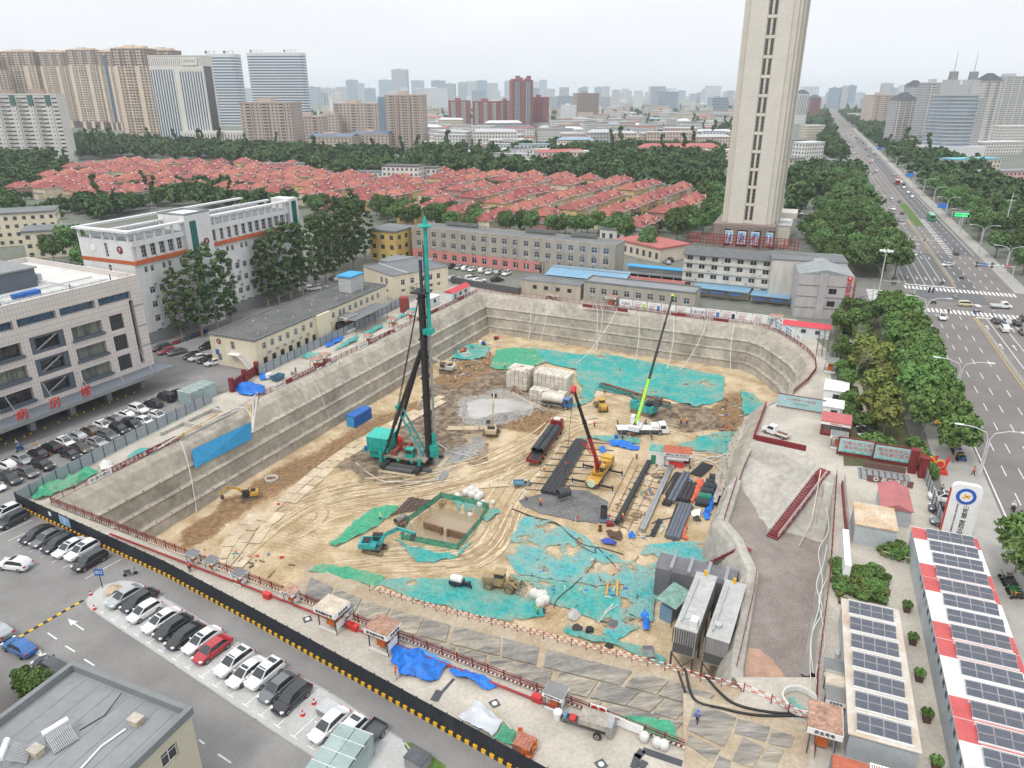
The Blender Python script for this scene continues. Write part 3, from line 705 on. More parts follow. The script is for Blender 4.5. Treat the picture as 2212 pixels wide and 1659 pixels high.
mb.box(0,.2,25.15,69.7,.25,25.2).box(69.7,.2,25.15,69.75,38,25.2).box(0,.2,24.8,69.7,.24,24.84)
ob('roof_rail',mb.mesh('roof_rail',s1),ho)
ph=pa('plant_room',ho,36,13,23.5,57,30,27.2,pN);pa('plant_room_roof',ho,35.6,12.6,27.2,57.4,30.4,27.5,ge)
for x in(43,47.5):pa('door',ho,x,12.9,23.6,x+1.0,13.0,25.7,wH)
pa('stair_tower',ho,30,30,23.5,40,38,50,ti)
for z in(31,37,43):pa('band',ho,29.97,29.97,z,40.03,38.03,z+.4,tn)
for k in rg(9):pa('condenser',ho,58.6+k*.02,15.4+k*1.2,23.9,59.5+k*.02,16.4+k*1.2,25.3,lG)
mb=MB().tube((48,6.2,24.2),(50,6.2,24.2),.55,n=12).box(50,5.4,23.5,53,7,24.6);ob('roof_fan',mb.mesh('roof_fan',be),ho)
mb=MB()
for y in(4,9):mb.pipe([(2,y,23.9),(66,y,23.9)],.16)
for x in(20,33,46,59):mb.pipe([(x,4,23.9),(x,12,23.9)],.14)
ob('roof_pipe',mb.mesh('roof_pipe',lG),ho)
for x,y in((44,3),(57,2.5),(30,3),(66,3)):ob('vent_stack',MB().tube((0,0,0),(0,0,1.6),.1).mesh('vent_stack',dG),ho,(x,y,23.5))
n9=f2((-92.6,175.3),23,'teaching_block','long white block numbered 9 with orange band and open roof beams')
W9,D9=62.0,18.0
xs=[2.6+k*5.6+j*1.9 for k in rg(11)for j in(0,1)]
xs=[x for x in xs if not(15.5<x<25.5)and x<58]
f_small=[(x,z,x+1.05,z+1.5)for x in xs for z in(18.1,)]
xs2=[3.1+k*3.0 for k in rg(19)if not(14.8<3.1+k*3.0<25.5)]
f_mid=[(x,z,x+1.7,z+1.7)for x in xs2 for z in(1.6,5.2,8.9,12.6,15.0)if z!=15.0]
f_tall=[(x,21.9,x+1.6,24.9)for x in[2.7+k*2.8 for k in rg(5)]+[26.4+k*2.8 for k in rg(12)]]
slit=[(8.2,5,9.2,11),(8.2,12.2,9.2,20),(8.2,21.9,9.2,25.4)]
ob('wall',wZ(W9,D9,26.3,wW,F=f_small+f_mid+f_tall,L=slit,roof=rM,rec=.3),n9)
wd(n9,'F',f_small,W9,D9,1,2);wd(n9,'F',f_mid,W9,D9,2,2);wd(n9,'F',f_tall,W9,D9,2,3);wd(n9,'L',slit,W9,D9,1,4)
for k in rg(21):
 x=1.0+k*2.9
 if 14.5<x<25.3 or x>58:continue
 pa('pier',n9,x,-.45,21.7,x+.5,-.003,28.3,wW)
band_o=mat('orange_band',(.5,.13,.05),.8,.15,.5)
pa('band',n9,-.06,-.7,20.55,16.4,0,21.5,band_o);pa('band',n9,25.2,-.7,20.55,58,0,21.5,band_o)
pa('band',n9,-.08,0,20.55,.01,D9,21.5,band_o)
pa('spandrel',n9,0.03,-.4,25.0,16.4,-.002,26.3,wW);pa('spandrel',n9,25.2,-.4,25.0,58,-.002,26.3,wW)
mb=MB();zt=28.4
mb.box(-.9,-.9,zt,16.5,.7,zt+.5).box(25.3,-.9,zt,58,.7,zt+.5).box(-.9,.7,zt,.7,D9,zt+.5).box(.7,6.5,zt,16.5,7.6,zt+.5).box(25.3,6.5,zt,58,7.6,zt+.5).box(-.9,D9-.8,zt+.002,58,D9+.6,zt+.502)
for k in rg(15):
 x=.2+k*4.0
 if 16<x<25:continue
 mb.box(x,6.8,26.3,x+.5,7.3,zt)
for k in rg(5):mb.box(-.2,.4+k*4.2,26.3,.35,.9+k*4.2,zt)
ob('roof_pergola',mb.mesh('roof_pergola',wW),n9)
tower9=pa('stair_tower',n9,16.4,-1.2,0,25.2,8,30.2,wW);pQ(n9,8.8,9.2,30.2,.5,.3,rG,'stair_tower_coping',16.4,-1.2)
green_gl=g0('green_glass',(.02,.12,.1))
pa('glass_strip',n9,17.8,-1.26,4,20.0,-1.19,28.6,green_gl)
pa('stair_tower',n9,58,-1.0,0,62.2,6,29.4,wW);pa('glass_strip',n9,59,-1.06,4,61.2,-.99,28.6,green_gl)
pa('plinth',n9,-.1,-.1,0,16.3,0,3.0,ge);pa('plinth',n9,25.3,-.1,0,58,0,3.0,ge);pa('plinth',n9,-.11,0,0,0,D9,3.0,ge)
disc=MB().tube((0,0,0),(0,-.08,0),.95,n=20).mesh('disc',mN);discw=MB().tube((0,0,0),(0,-.08,0),.95,n=20).mesh('disc',wH)
d=ob('number_disc',disc,n9,(22.6,-1.25,22.6));tx('9',1.4,wH,d,(0,-.1,0),(PI/2,0,0),ext=.02)
d=ob('number_disc',disc,n9,(-.02,4.0,24.0),-PI/2);tx('9',1.4,wH,d,(0,-.1,0),(PI/2,0,0),ext=.02)
ob('number_disc',discw,n9,(-.02,13.2,24.0),-PI/2)
acs(n9,'F',[(x+2.0,z)for x in(2.4,5.4,8.4,29,32,38,44,50,53)for z in(3.9,7.6,11.3,14.6)if R.random()<.75])
mb=MB()
for x in(12.5,13.6):mb.tube((x,5,26),(x,5,33),.06,n=5)
ob('antenna',mb.mesh('antenna',s1),n9)
n5=f2((-58.6,156.2),22.9,'clinic_block','long low cream block numbered 5 with flat dark roof')
f5u=[(x,4.6,x+1.3,6.2)for x in(2.2,5.0,7.8,10.6,13.6,16.6,19.6,24.2,25.8,29,32,33.6,36.5,39.2,42,44.8,47.6,50.4)]
f5l=[(x,1.0,x+1.5,2.7)for x in(2.0,5.0,8.0,11.0,14.0,17.2,20.2,24.5,27,30)]
l5=[(6.2,4.4,7.4,6.4),(10.6,1.0,11.8,2.8)]
ob('wall',wZ(55.5,13.5,7.5,cream,F=f5u+f5l,L=l5,roof=rd,rec=.22),n5)
wd(n5,'F',f5u,55.5,13.5,2,2,None,[wG,wu,wG],.22);wd(n5,'F',f5l,55.5,13.5,2,2,dG,wD,.22);wd(n5,'L',l5,55.5,13.5,2,2,None,None,.22)
pQ(n5,55.9,13.9,7.3,.45,.35,rM,'eaves',-.2,-.2)
for x in(22.0,):pa('wall_wing',n5,x,-.9,0,x+5.2,0,7.4,cream)
d=ob('number_disc',disc,n5,(-.02,10.8,6.0),-PI/2);d.scale=(.7,1,.7);tx('5',1.4,wH,d,(0,-.1,0),(PI/2,0,0),ext=.02)
mb=MB()
for k in rg(12):mb.box(-1.3,4.3-k*.33,3.6-k*.3,-.1,4.7-k*.33,3.66-k*.3)
for y0 in(-.1,-1.35):mb.bar((y0,6.4,4.6),(y0,4.5,4.6),.05).bar((y0,4.5,4.6),(y0,.6,1.1),.05).bar((y0,4.5,3.6),(y0,.6,.1),.1)
mb.box(-1.4,4.5,3.55,0,7.6,3.7)
ob('outside_stair',mb.mesh('outside_stair',wH),n5)
pa('notice_board',n5,-.08,11.2,2.6,-.01,12.2,3.9,be)
acs(n5,'F',[(x,z)for x in(3.8,6.6,9.3,12.2,15.2,18.2,27.6,31,35,38,43.5,46)for z in(3.3,)])
tk=pa('water_tank_room',n5,44,4,7.5,50,8.2,11.8,lG);pa('water_tank_roof',n5,43.7,3.7,11.8,50.3,8.5,12.2,bS)
for k in rg(14):
 mbp=MB().tube((0,0,0),(0,0,.5),.18,n=6)
 if k==0:vm_=mbp.mesh('roof_vent',lG)
 ob('roof_vent',vm_,n5,(3+k*3.7+R.uniform(-1,1),R.uniform(2,12),7.5))
pa('shed_roof',n5,31,-5.6,4.0,48,-.9,4.15,rM)
for x in(31.5,36,41,47):pa('shed_post',n5,x,-5.4,0,x+.12,-5.28,4.0,dG)
hall=f2((-37,219.5),50,'canteen_hall','cream hall with large flat grey roof behind the low cream block')
fh=[(x,3.8,x+1.4,5.6)for x in(3,6.5,10.5,13.5,16.5)]+[(x,1.6,x+1.4,2.6)for x in(3,6.5,10.5,13.5,16.5)]
lh=[(3,3.8,4.6,5.8),(6,3.8,7.6,5.8),(3,1.4,4.6,2.3)]
ob('wall',wZ(21,18,7.2,cream,F=fh,L=lh,roof=rM,rec=.22),hall)
wd(hall,'F',fh,21,18,2,2,None,wD,.22);wd(hall,'L',lh,21,18,2,2,None,wD,.22)
pQ(hall,21.3,18.3,7.1,.4,.3,rG,'eaves',-.15,-.15);pa('roof_ridge',hall,5.5,0.2,7.2,6.0,17.8,7.5,lG)
g3=f2((-38.6,278.9),116.6,'office_block','long grey three-storey block with pink ground floor')
W3=82.0
fx3=[2.2]+[9+k*4.3 for k in rg(17)]
up3=[(x,z,x+1.9,z+1.9)for x in fx3 for z in(5.4,9.0)]
gr3=[(x+.2,.8,x+2.2,2.9)for x in fx3[:12]]
ob('wall',wZ(W3,10,12,gr,F=up3,z0=4.0,roof=rM,rec=.2),g3)
ob('ground_floor_wall',wZ(48,9.9,4.0,pw,F=gr3,rec=.2),g3,(0,.04,0))
pa('ground_floor_wall',g3,56,.04,0,W3,9.9,4.0,gr)
for x in(48.5,55):pa('pillar',g3,x,.1,0,x+.7,.9,4.0,gr)
wd(g3,'F',up3[:26],W3,10,2,2,None,wG,.2);wd(g3,'F',up3[26:],W3,10,2,2,None,[wG,wu,wu],.2);wd(g3,'F',gr3,W3,10,2,2,None,wD,.24)
acs(g3,'F',[(x+.5,z)for x in fx3[1:]for z in(4.5,8.1)if R.random()<.7])
pQ(g3,W3,10,12,.5,.3,gr)
for x0,x1 in((10,24),(44,56),(62,72)):pa('parapet_step',g3,x0,9.0,12.5,x1,9.6,13.6,rM)
pm=MB().tube((0,0,0),(0,0,12.4),.09,n=6).mesh('downpipe',lG)
for k in rg(12):ob('downpipe',pm,g3,(7.9+k*6.2,-.12,0))
g1=f2((22.1,217.5),115,'site_office_block','low grey block with white windows above the hoarding')
f1=[(2+k*3.6,2.6,3.7+k*3.6,4.4)for k in rg(9)]
ob('wall',wZ(34,8,6.0,gr,F=f1,roof=rG,rec=.2),g1);wd(g1,'F',f1,34,8,2,2,None,wG,.2)
pQ(g1,34.2,8.2,5.9,.5,.3,rM,'parapet',-.1,-.1);acs(g1,'F',[(2.5+k*3.6,1.5)for k in rg(9)])
g1b=f2((2.5,226.3),115,'low_block','low buff block with four small windows next to the grey block')
f1=[(4.5+k*3.9,2.0,5.9+k*3.9,3.3)for k in rg(4)]
ob('wall',wZ(20.5,7,4.6,mat('buff_wall',(.42,.37,.3),.9,.14,.3,1,streak=.3),F=f1,roof=rM,rec=.15),g1b);wd(g1b,'F',f1,20.5,7,2,1,dG,wD,.15)
pQ(g1b,20.7,7.2,4.5,.4,.3,rG,'parapet',-.1,-.1)
sh=f2((11.5,240.5),114,'blue_shed','blue sheet roofed shed in front of the grey three-storey block')
mb=MB();mb.add([(0,0,2.9),(27,0,2.9),(27,8,4.4),(0,8,4.4)],[(0,1,2,3)])
rb=MB().box(-.3,-.4,2.85,27.3,8,3.0)
rbm=MB();rbm.add([(-.3,-.4,2.9),(27.3,-.4,2.9),(27.3,8,4.5),(-.3,8,4.5),(-.3,-.4,2.8),(27.3,-.4,2.8),(27.3,8,4.4),(-.3,8,4.4)],[(0,1,2,3),(7,6,5,4),(0,4,5,1),(1,5,6,2),(2,6,7,3),(3,7,4,0)])
ob('roof',rbm.mesh('roof',mat('blue_roof',(.2,.36,.5),.5,.1,.5,streak=1)),sh);pa('wall',sh,0,6,0,27,7.8,4.3,ge);pa('wall',sh,-.0,0,0,.2,6,3,bS)
for x in rg(2,27,5):pa('post',sh,x,0,0,x+.15,.15,2.85,dG)
pk=f2((36.5,236),115,'pink_yard_block','pink walled yard building with blue edged roof and open upper floor')
pa('wall',pk,0,0,0,21,.4,3.6,pw);pa('rear_wall',pk,0,7,0,21,7.4,5.5,du);pa('roof',pk,-.3,5.5,5.5,21.3,9,5.8,bS);pa('lower_roof',pk,.3,2.5,3.9,20.7,6.5,4.1,rM);pa('floor_deck',pk,.2,.4,2.4,20.8,7,2.6,rd)
for k in rg(6):pa('post',pk,.5+k*4,2.6,2.6,.7+k*4,2.8,3.9,lG)
w4=f2((55.1,229.9),114,'white_flats','white four-storey flats with pitched grey roof')
f4=[(1.0+k*3.9+(0 if j%2 else .0),z,2.9+k*3.9,z+1.5)for j,z in en((1.6,4.6,7.6,10.2))for k in rg(9)]
ob('wall',wZ(36,10,12.2,du,F=f4,rec=.2),w4);wd(w4,'F',f4,36,10,2,1,None,wD,.2)
for z in(3.6,6.6,9.4):pa('balcony_band',w4,0,-.35,z,36,-.003,z+.7,du)
rbm=MB();rbm.add([(-.5,-.8,12.1),(36.5,-.8,12.1),(36.5,5,13.9),(-.5,5,13.9),(36.5,10.6,12.1),(-.5,10.6,12.1),(-.5,-.8,11.95),(36.5,-.8,11.95)],[(0,1,2,3),(3,2,4,5),(0,3,5),(1,4,2),(6,7,1,0)])
ob('roof',rbm.mesh('roof',mat('ribbed_grey_roof',(.14,.145,.15),.8,.12,.5)),w4)
mb=MB()
for k in rg(36):mb.bar((k*1.03,-.75,12.16),(k*1.03,4.95,13.95),.1,.08)
ob('roof_ribs',mb.mesh('roof_ribs',rM),w4);acs(w4,'F',[(.1+k*3.9,.9+3*(k%4))for k in rg(9)])
bs_=f2((57,222.5),115,'blue_awning_sheds','row of blue roofed lean-to sheds below the white flats')
for k,(x0,x1,z)in en(((0,17,3.2),(17.5,29,2.7))):
 pa('wall',bs_,x0,2.5,0,x1,6,z-.3,mat('shed_beige',(.5,.45,.36),.9,.15,.4));pa('roof',bs_,x0,-.5,z-.2,x1,6.5,z,mat('blue_roof',(0,0,0)))
 for j in rg(3):pa('awning',bs_,x0+1+j*5,-1.6,z-1.0,x0+4.5+j*5,-.5,z-.85,be)
sk=f2((81,200.3),105,'skin_clinic','bare grey clinic block with red vertical lettering beside the junction')
fsk=[(8.3,7.2,10.4,8.8),(8.3,3.6,10.4,5.2)]
clinic_m=mat('clinic_wall',(.43,.41,.41),.85,.1,.25,1,streak=.3)
ob('wall',wZ(14.5,17,12.5,clinic_m,F=fsk,rec=.15,roof=rG),sk);wd(sk,'F',fsk,14.5,17,2,1,dG,wD,.15)
pa('rib',sk,5.6,-.35,0,7.6,-.003,12.9,clinic_m)
for z in(3.0,6.2,9.4):pa('string_course',sk,0,-.12,z,14.5,-.002,z+.14,rM)
rbm=MB();rbm.add([(0,0,12.5),(14.5,0,12.5),(14.5,17,12.5),(0,17,12.5),(7.2,0,14),(7.2,17,14)],[(0,4,5,3),(4,1,2,5),(0,1,4),(2,3,5)]);ob('roof',rbm.mesh('roof',mat('sheet_roof',(.27,.29,.3),.6,.2,.4,3)),sk)
for k,ch in en('皮肤银屑病医'):tx(ch,1.6,red,sk,(13.3,-.08,10.3-k*1.75),(PI/2,0,0),ext=.06)
d=ob('cross_disc',MB().tube((0,0,0),(0,-.08,0),.75,n=18).mesh('cross_disc',red),sk,(13.3,-.02,11.9));tx('+',1.7,wH,d,(0,-.1,.1),(PI/2,0,0))
pa('rear_annex',sk,-6.5,14,0,14.5,26,13.3,du);pa('annex_roof',sk,-6.7,13.8,13.3,14.7,26.2,13.6,rM)
sidem=mat('side_sign_frame',(.25,.13,.1),.8,.3,1);mb=MB()
for k in rg(10):mb.box(14.55,k*1.6+.2,.3,15.2,k*1.6+.3,12)
for z in(1,4,7,10):mb.box(14.6,.2,z,15.1,15.5,z+.12)
ob('scaffold_frame',mb.mesh('scaffold_frame',sidem),sk)
tw=f2((87.5,305.5),112,'stone_clad_tower','tall pale stone-clad tower rising out of the picture','tower')
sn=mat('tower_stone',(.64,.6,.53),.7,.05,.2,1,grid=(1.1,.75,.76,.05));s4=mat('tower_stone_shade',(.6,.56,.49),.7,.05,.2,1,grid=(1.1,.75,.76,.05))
ZB,TH=9.0,112.0
def blk(name,x0,y0,x1,y1,z0,z1,m):return pa(name,tw,x0,y0,z0,x1,y1,z1,m)
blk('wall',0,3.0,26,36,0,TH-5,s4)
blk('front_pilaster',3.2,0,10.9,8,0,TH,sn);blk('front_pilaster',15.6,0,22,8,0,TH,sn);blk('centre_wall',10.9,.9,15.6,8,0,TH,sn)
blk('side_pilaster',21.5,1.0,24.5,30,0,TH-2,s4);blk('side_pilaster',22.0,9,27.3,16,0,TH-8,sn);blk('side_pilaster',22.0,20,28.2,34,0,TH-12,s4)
z=ZB+2;k=0
trim=mat('bronze_trim',(.25,.2,.15),.5,.1,1)
while z<TH-6:
 for x in(11.3,13.75):
  a,b=wM(1.35,5.6,2,4,trim,wD,.09);wo=ob('window',a,tw,(x,.8,z));ob('pane',b,wo)
 pa('spandrel',tw,12.75,.62,z+.2,13.65,.898,z+5.4,s4);pa('ledge',tw,11.0,.55,z+5.75,15.5,.897,z+6.05,sn)
 pa('spandrel_panel',tw,12.9,.55,z+2.2,13.5,.618,z+3.2,sn)
 z+=6.9
pod=mat('podium_stone',(.24,.19,.17),.6,.12,.5)
pa('podium',tw,-3,-5.5,0,27,34,ZB,pod);pa('podium_roof',tw,-3.3,-5.8,ZB,27.3,34.3,ZB+.6,pod)
mb=MB();pts=[(-3+k*30/14,-5.5-2.6*math.sin(PI*k/14))for k in rg(15)]
mb.prism(pts,0,ZB+.02);ob('podium_bow',mb.mesh('podium_bow',pod),tw)
pa('rear_podium',tw,26,12,0,34,60,8.2,s4);pa('rear_podium_roof',tw,26,11.7,8.2,34.4,60,8.6,lG);pa('rear_podium_upper',tw,27,40,8.6,36,60,11,sn)
for k in rg(3):ob('roof_tank',MB().tube((0,0,0),(1.8,0,0),.8,n=10).mesh('roof_tank',wH),tw,(28+k*1.9,22,9.6))
scr=mat('poster_blue',(.08,.3,.6),.4,.6,.5,col2=(.5,.6,.7));scf=wH
for k,x in en((3.2,9.6,16.0,22.6)):
 y=-5.55-2.6*math.sin(PI*(x+2+3)/30)
 pa('shop_window',tw,x-.6,y-.05,1.0,x+4.6,y+2.0,ZB-1.2,wD)
 q=pa('poster_frame',tw,x,y-.25,2.2,x+4,y-.06,7.2,scf);pa('poster',tw,x+.25,y-.32,2.5,x+3.75,y-.252,6.9,scr)
 for j in rg(3):pa('poster_print',tw,x+.7+j*.9,y-.36,3.4+(j+k)%2,x+1.3+j*.9,y-.322,5.4+(j%2),[mN,wH,be][(j+k)%3])
for x in(2,8.2,14.6,21.2):pa('pier',tw,x,-8.4,0,x+.9,-5,ZB,pod)
tw.scale=(.8,.66,1)
ls=f2((58.0,240.5),114,'roof_sign_frame','red steel lattice sign standing on the roof of the white flats','sign')
mb=MB()
for k in rg(34):mb.box(k*1.05,0,13.6,k*1.05+.09,.09,17.2).box(k*1.05,1.6,13.4,k*1.05+.09,1.69,17.0)
for z in(14,15,16,17):mb.box(0,-.05,z,35,.03,z+.09).box(0,1.62,z-.2,35,1.7,z-.11)
for k in rg(17):mb.bar((k*2.1,0,14),(k*2.1+2.1,1.6,17),.07)
ob('lattice',mb.mesh('lattice',mN),ls)
for k in rg(7):
 mb=MB();mb.box(0,0,0,2.6,.12,.2).box(0,0,2.2,2.6,.12,2.4).box(0,0,.2,.2,.12,2.2).box(2.4,0,.2,2.6,.12,2.2).box(.6,0,1.1,2.0,.12,1.3).box(1.2,.002,.3,1.4,.118,2.1)
 if k==0:lm_=mb.mesh('sign_character',mat('sign_red',(.35,.05,.045),.6))
 ob('sign_character',lm_,ls,(1.8+k*4.6,-.2,14.3))
# ============================================================ the avenue
AZ=rad(21.35);RS,RC=math.sin(AZ),math.cos(AZ)
def RV(u,v,z=0.):return V_((u*RS+v*RC,u*RC-v*RS,z))
def rect(u0,u1,v0,v1):return[RV(u0,v0),RV(u1,v0),RV(u1,v1),RV(u0,v1)]
se('avenue',[RV(60,35),RV(232,36),RV(240,28),RV(262,26),RV(270,35),RV(9000,36),RV(9000,68),RV(272,68),RV(262,80),RV(240,80),RV(230,68),RV(60,68)],.008,al)
se('side_street',[RV(243,30),RV(259,30),RV(258,-8),RV(246,-8)],.006,al);se('side_street',rect(238,264,74,260),.006,al)
se('avenue_resurfaced',[RV(250,40),RV(250,58),RV(330,57.5),RV(330,39.5),RV(700,38),RV(700,37),RV(268,37)],.012,an)
se('avenue_resurfaced',rect(330,1200,58.5,67),.012,an)
se('pavement',[RV(100,28),RV(228,28),RV(236,24),RV(232,35.8),RV(60,34.8),RV(60,20)],.01,mat('paving_grey',(.36,.345,.32),.9,.12,.3,3))
se('pavement',rect(270,1500,68.3,73),.01,mat('paving_grey',(0,0,0)));se('pavement',rect(272,1500,30,35.6),.01,mat('paving_grey',(0,0,0)))
mb=MB();my=MB()
def sP(b,u0,u1,v0,v1,z=.017):b.add([RV(u0,v0,z),RV(u0,v1,z),RV(u1,v1,z),RV(u1,v0,z)],[(0,3,2,1)])
for v in(38.6,41.1,43.9,47.2):
 u=70
 while u<232:sP(mb,u,u+4,v-.08,v+.08);u+=10
sP(mb,70,150,35.6,35.8)
for v in(54,57,60,63):sP(mb,150,234,v-.09,v+.09)
for v in(36.9,40,42.7,45.5,48.3):sP(mb,271,325,v-.08,v+.08)
for v in(39,42,45,48,54.5,57.5,61,64.3):
 u=272 if v>50 else 328
 while u<1500:sP(mb,u,u+4,v-.1,v+.1);u+=10
for v in(37.2,66.6):sP(mb,330,2500,v-.1,v+.1)
sP(mb,270,271,36.5,51.5);sP(mb,234,234.8,51.5,66)
for v in(50.9,51.5):sP(my,60,234,v-.1,v+.1);sP(my,272,420,v+.5-.1,v+.5+.1)
for k in rg(28):sP(mb,264,268.5,36+k*1.15,36.6+k*1.15);sP(mb,236,240.5,36+k*1.15,36.6+k*1.15)
for k in rg(9):sP(mb,243+k*1.8,243.9+k*1.8,24,29)
def arrow(u,v,dr=1,turn=0):
 sP(mb,u,u+3.2*dr,v-.1,v+.1);a=u+3.2*dr
 mb.add([RV(a,v-.4,.017),RV(a,v+.4,.017),RV(a+1.6*dr,v,.017)],[(0,1,2)if dr<0 else(0,2,1)])
for v in(38.4,41.3,44.1,46.9,49.6):
 for u in(280,318,365):arrow(u+4,v,-1)
for v in(52.6,55.5,58.5,61.5):
 for u in(222,205):arrow(u,v,1)
for k in rg(24):sP(mb,330+k*4,331.2+k*4,57.5,60)
sU('road_marking',mb.mesh('road_marking',ra));sU('yellow_marking',my.mesh('yellow_marking',ry))
grass_m=mat('verge_grass',(.09,.16,.035),.95,.3,.6,5,bump=.05)
tag(se('grass_median',rect(400,480,53.2,57.2),.09,grass_m),'grass island in the avenue',None,kind='stuff')
mfm=mat('median_fence_white',(.6,.62,.62),.6);mb=MB()
def fe(name,label,u0,u1,v,h=1.0,st=2.5,m=mfm):
 t=tG(name,label,'fence',RV(u0,v));o=RV(u0,v)
 n=int((u1-u0)/st);pm=MB().box(-.05,-.05,0,.05,.05,h+.05).mesh('post',m);d=RV(u0+st,v)-o
 pn=MB();pn.bar((0,0,h),d+V_((0,0,h)),.06).bar((0,0,.25),d+V_((0,0,.25)),.06)
 for k in rg(1,8):pn.bar(d*k/8+V_((0,0,.25)),d*k/8+V_((0,0,h)),.035)
 pn=pn.mesh('panel',m)
 for k in rg(n+1):
  ob('post',pm,t,d*k)
  if k<n:ob('panel',pn,t,d*k)
 return t
fe('median_fence','white traffic fence on the avenue median before the junction',120,226,51.2)
fe('median_fence','white traffic fence on the avenue median beyond the junction',276,400,51.7,1.0,4)
fe('median_fence','far white traffic fence on the avenue median past the grass island',484,1100,50.5,1.0,14)
# ============================================================ generic blocks of flats and offices
def p_(xl,xr,yb,ytop,rot=0,far=None):
 A,B=P(xl,yb),P(xr,yb);d=B-A;L=d.length;az=math.degrees(math.atan2(d.x,d.y))
 h=ZY((A.y+B.y)/2,ytop)
 return A,az+rot,L,h
def ss(w,d,h,cols,rows,ww,wh,z0,z1,m,sides=('F',),proud=.05,name='windows'):
 mb=MB()
 for sd in sides:
  wid=w if sd=='F' else d;nc=cols if sd=='F' else max(2,int(cols*d/w))
  for j in rg(rows):
   zz=z0+(z1-z0)*(j+.25)/rows;hh=(z1-z0)/rows*wh
   for i in rg(nc):
    a0=wid*(i+.5-ww/2)/nc;a1=wid*(i+.5+ww/2)/nc
    if sd=='F':q=[(a0,-proud,zz),(a1,-proud,zz),(a1,-proud,zz+hh),(a0,-proud,zz+hh)]
    elif sd=='R':q=[(w+proud,a0,zz),(w+proud,a1,zz),(w+proud,a1,zz+hh),(w+proud,a0,zz+hh)]
    else:q=[(-proud,a1,zz),(-proud,a0,zz),(-proud,a0,zz+hh),(-proud,a1,zz+hh)]
    mb.add(q,[(0,1,2,3)])
 return mb.mesh(name,m)
def tower(name,label,px,style,wall,glass_m,rot=0,depth=None,group=None,cat='tower',cols=None,rows=None,ww=.45,wh=.5,base=None,top=None,sides=('F','R'),cap=True,bays=0,accents=None,stepped=False):
 A,az,L,h=p_(*px,rot=rot)
 t=f2(A,az,name,label,cat,group);D=depth or L*.6
 ob('wall',bX(L,D,h,wall),t)
 z0=0
 if base:pa('base',t,-.15,-.25,0,L+.15,D,h*base[0],base[1]);z0=h*base[0]
 z1=h
 if top:pa('upper_wall',t,-.12,-.12,h*(1-top[0]),L+.12,D,h-.1,top[1])
 rows=rows or max(2,int(h/3.1));cols=cols or max(3,int(L/3.2))
 if style=='grid':
  w=ob('windows',ss(L,D,h,cols,rows,ww,wh,z0,z1,glass_m,sides,.3 if(base or top)else .08),t);w['kind']='stuff'
 elif style=='bands':
  w=ob('window_bands',ss(L,D,h,1,rows,.97,wh,z0,z1,glass_m,sides,.08),t);w['kind']='stuff'
 elif style=='verticals':
  w=ob('window_strips',ss(L,D,h,cols,1,ww,.74,h*.1,h*.97,glass_m,sides,.08),t);w['kind']='stuff'
 for k in rg(bays):
  x=L*(k+.5)/bays;pa('bay',t,x-L/bays*.18,-1.3,0,x+L/bays*.18,0,h*.985,accents or wall)
  if style=='grid':
   nr=rows;mb=MB()
   for j in rg(nr):
    zz=z0+(z1-z0)*(j+.25)/nr;q=L/bays*.13;mb.add([(x-q,-1.4,zz),(x+q,-1.4,zz),(x+q,-1.4,zz+(z1-z0)/nr*wh),(x-q,-1.4,zz+(z1-z0)/nr*wh)],[(0,1,2,3)])
   w=ob('bay_windows',mb.mesh('bay_windows',glass_m),t);w['kind']='stuff'
 if cap:
  pa('roof_parapet',t,-.3,-.3,h,L+.3,D+.3,h+.9,wall);pa('lift_house',t,L*.3,D*.3,h+.9,L*.55,D*.7,h+4.5,wall)
  if stepped:pa('lift_house',t,L*.65,D*.2,h+.9,L*.92,D*.6,h+3.2,wall);pa('lift_house',t,L*.03,D*.3,h+.9,L*.2,D*.7,h+2.6,wall)
 return t,L,D,h
apt_y=mat('apt_beige',(.64,.53,.42),.85,.06,.05,.5);ab=mat('apt_brown',(.34,.26,.22),.85,.08,.05,.5);apt_d=mat('apt_dark_base',(.16,.12,.115),.85,.1,.1)
a4=mat('apt_white',(.62,.59,.55),.85,.06,.1,.8);a5=mat('apt_tan',(.47,.39,.34),.85,.07,.08,.8);ap=mat('apt_maroon',(.3,.13,.13),.85,.08,.08);a_=mat('apt_grey',(.45,.46,.47),.85,.06,.05)
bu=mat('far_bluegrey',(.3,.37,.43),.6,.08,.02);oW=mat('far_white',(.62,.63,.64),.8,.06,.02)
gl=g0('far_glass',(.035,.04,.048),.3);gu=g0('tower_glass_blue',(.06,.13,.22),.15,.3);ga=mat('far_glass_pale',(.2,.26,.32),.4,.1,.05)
for k,(px,lb)in en((((-60,32,278,122),'beige slab tower cut by the left picture edge'),((36,112,276,112),'beige slab tower with two roof houses, second from the left edge'),((116,172,276,113),'narrow beige slab tower between two wider ones'),((177,238,279,108),'beige slab tower with long blank flank left of the glass strip tower'),((240,274,281,112),'slim beige tower with blue glass stair strip'),((276,350,308,105),'tallest beige tower with dark base beside the striped hotel'),((345,402,300,109),'beige tower half hidden behind the striped hotel'))):
 t,L,D,h=tower('apartment_tower',lb,px,'grid',apt_y,gl,rot=8,depth=26,group='beige apartment towers',cat='apartment tower',cols=9,rows=30,ww=.5,wh=.5,base=(.1,apt_d),top=(.18,ab),bays=3,accents=apt_y,stepped=True,sides=('F','R'))
 for x0 in(.02,.68):pa('corner_wing',t,L*x0,-2.2,h*.1,L*(x0+.14),0,h*.82,apt_y)
 if k==4:pa('glass_strip',t,L*.42,-1.6,h*.1,L*.58,-1.3,h*.95,gu)
 for j in rg(4):pa('string_course',t,L*.3,-1.55,h*(.25+j*.16),L*.7,-1.3,h*(.25+j*.16)+.7,ab)
A,az,L,h=p_(-70,152,350,205)
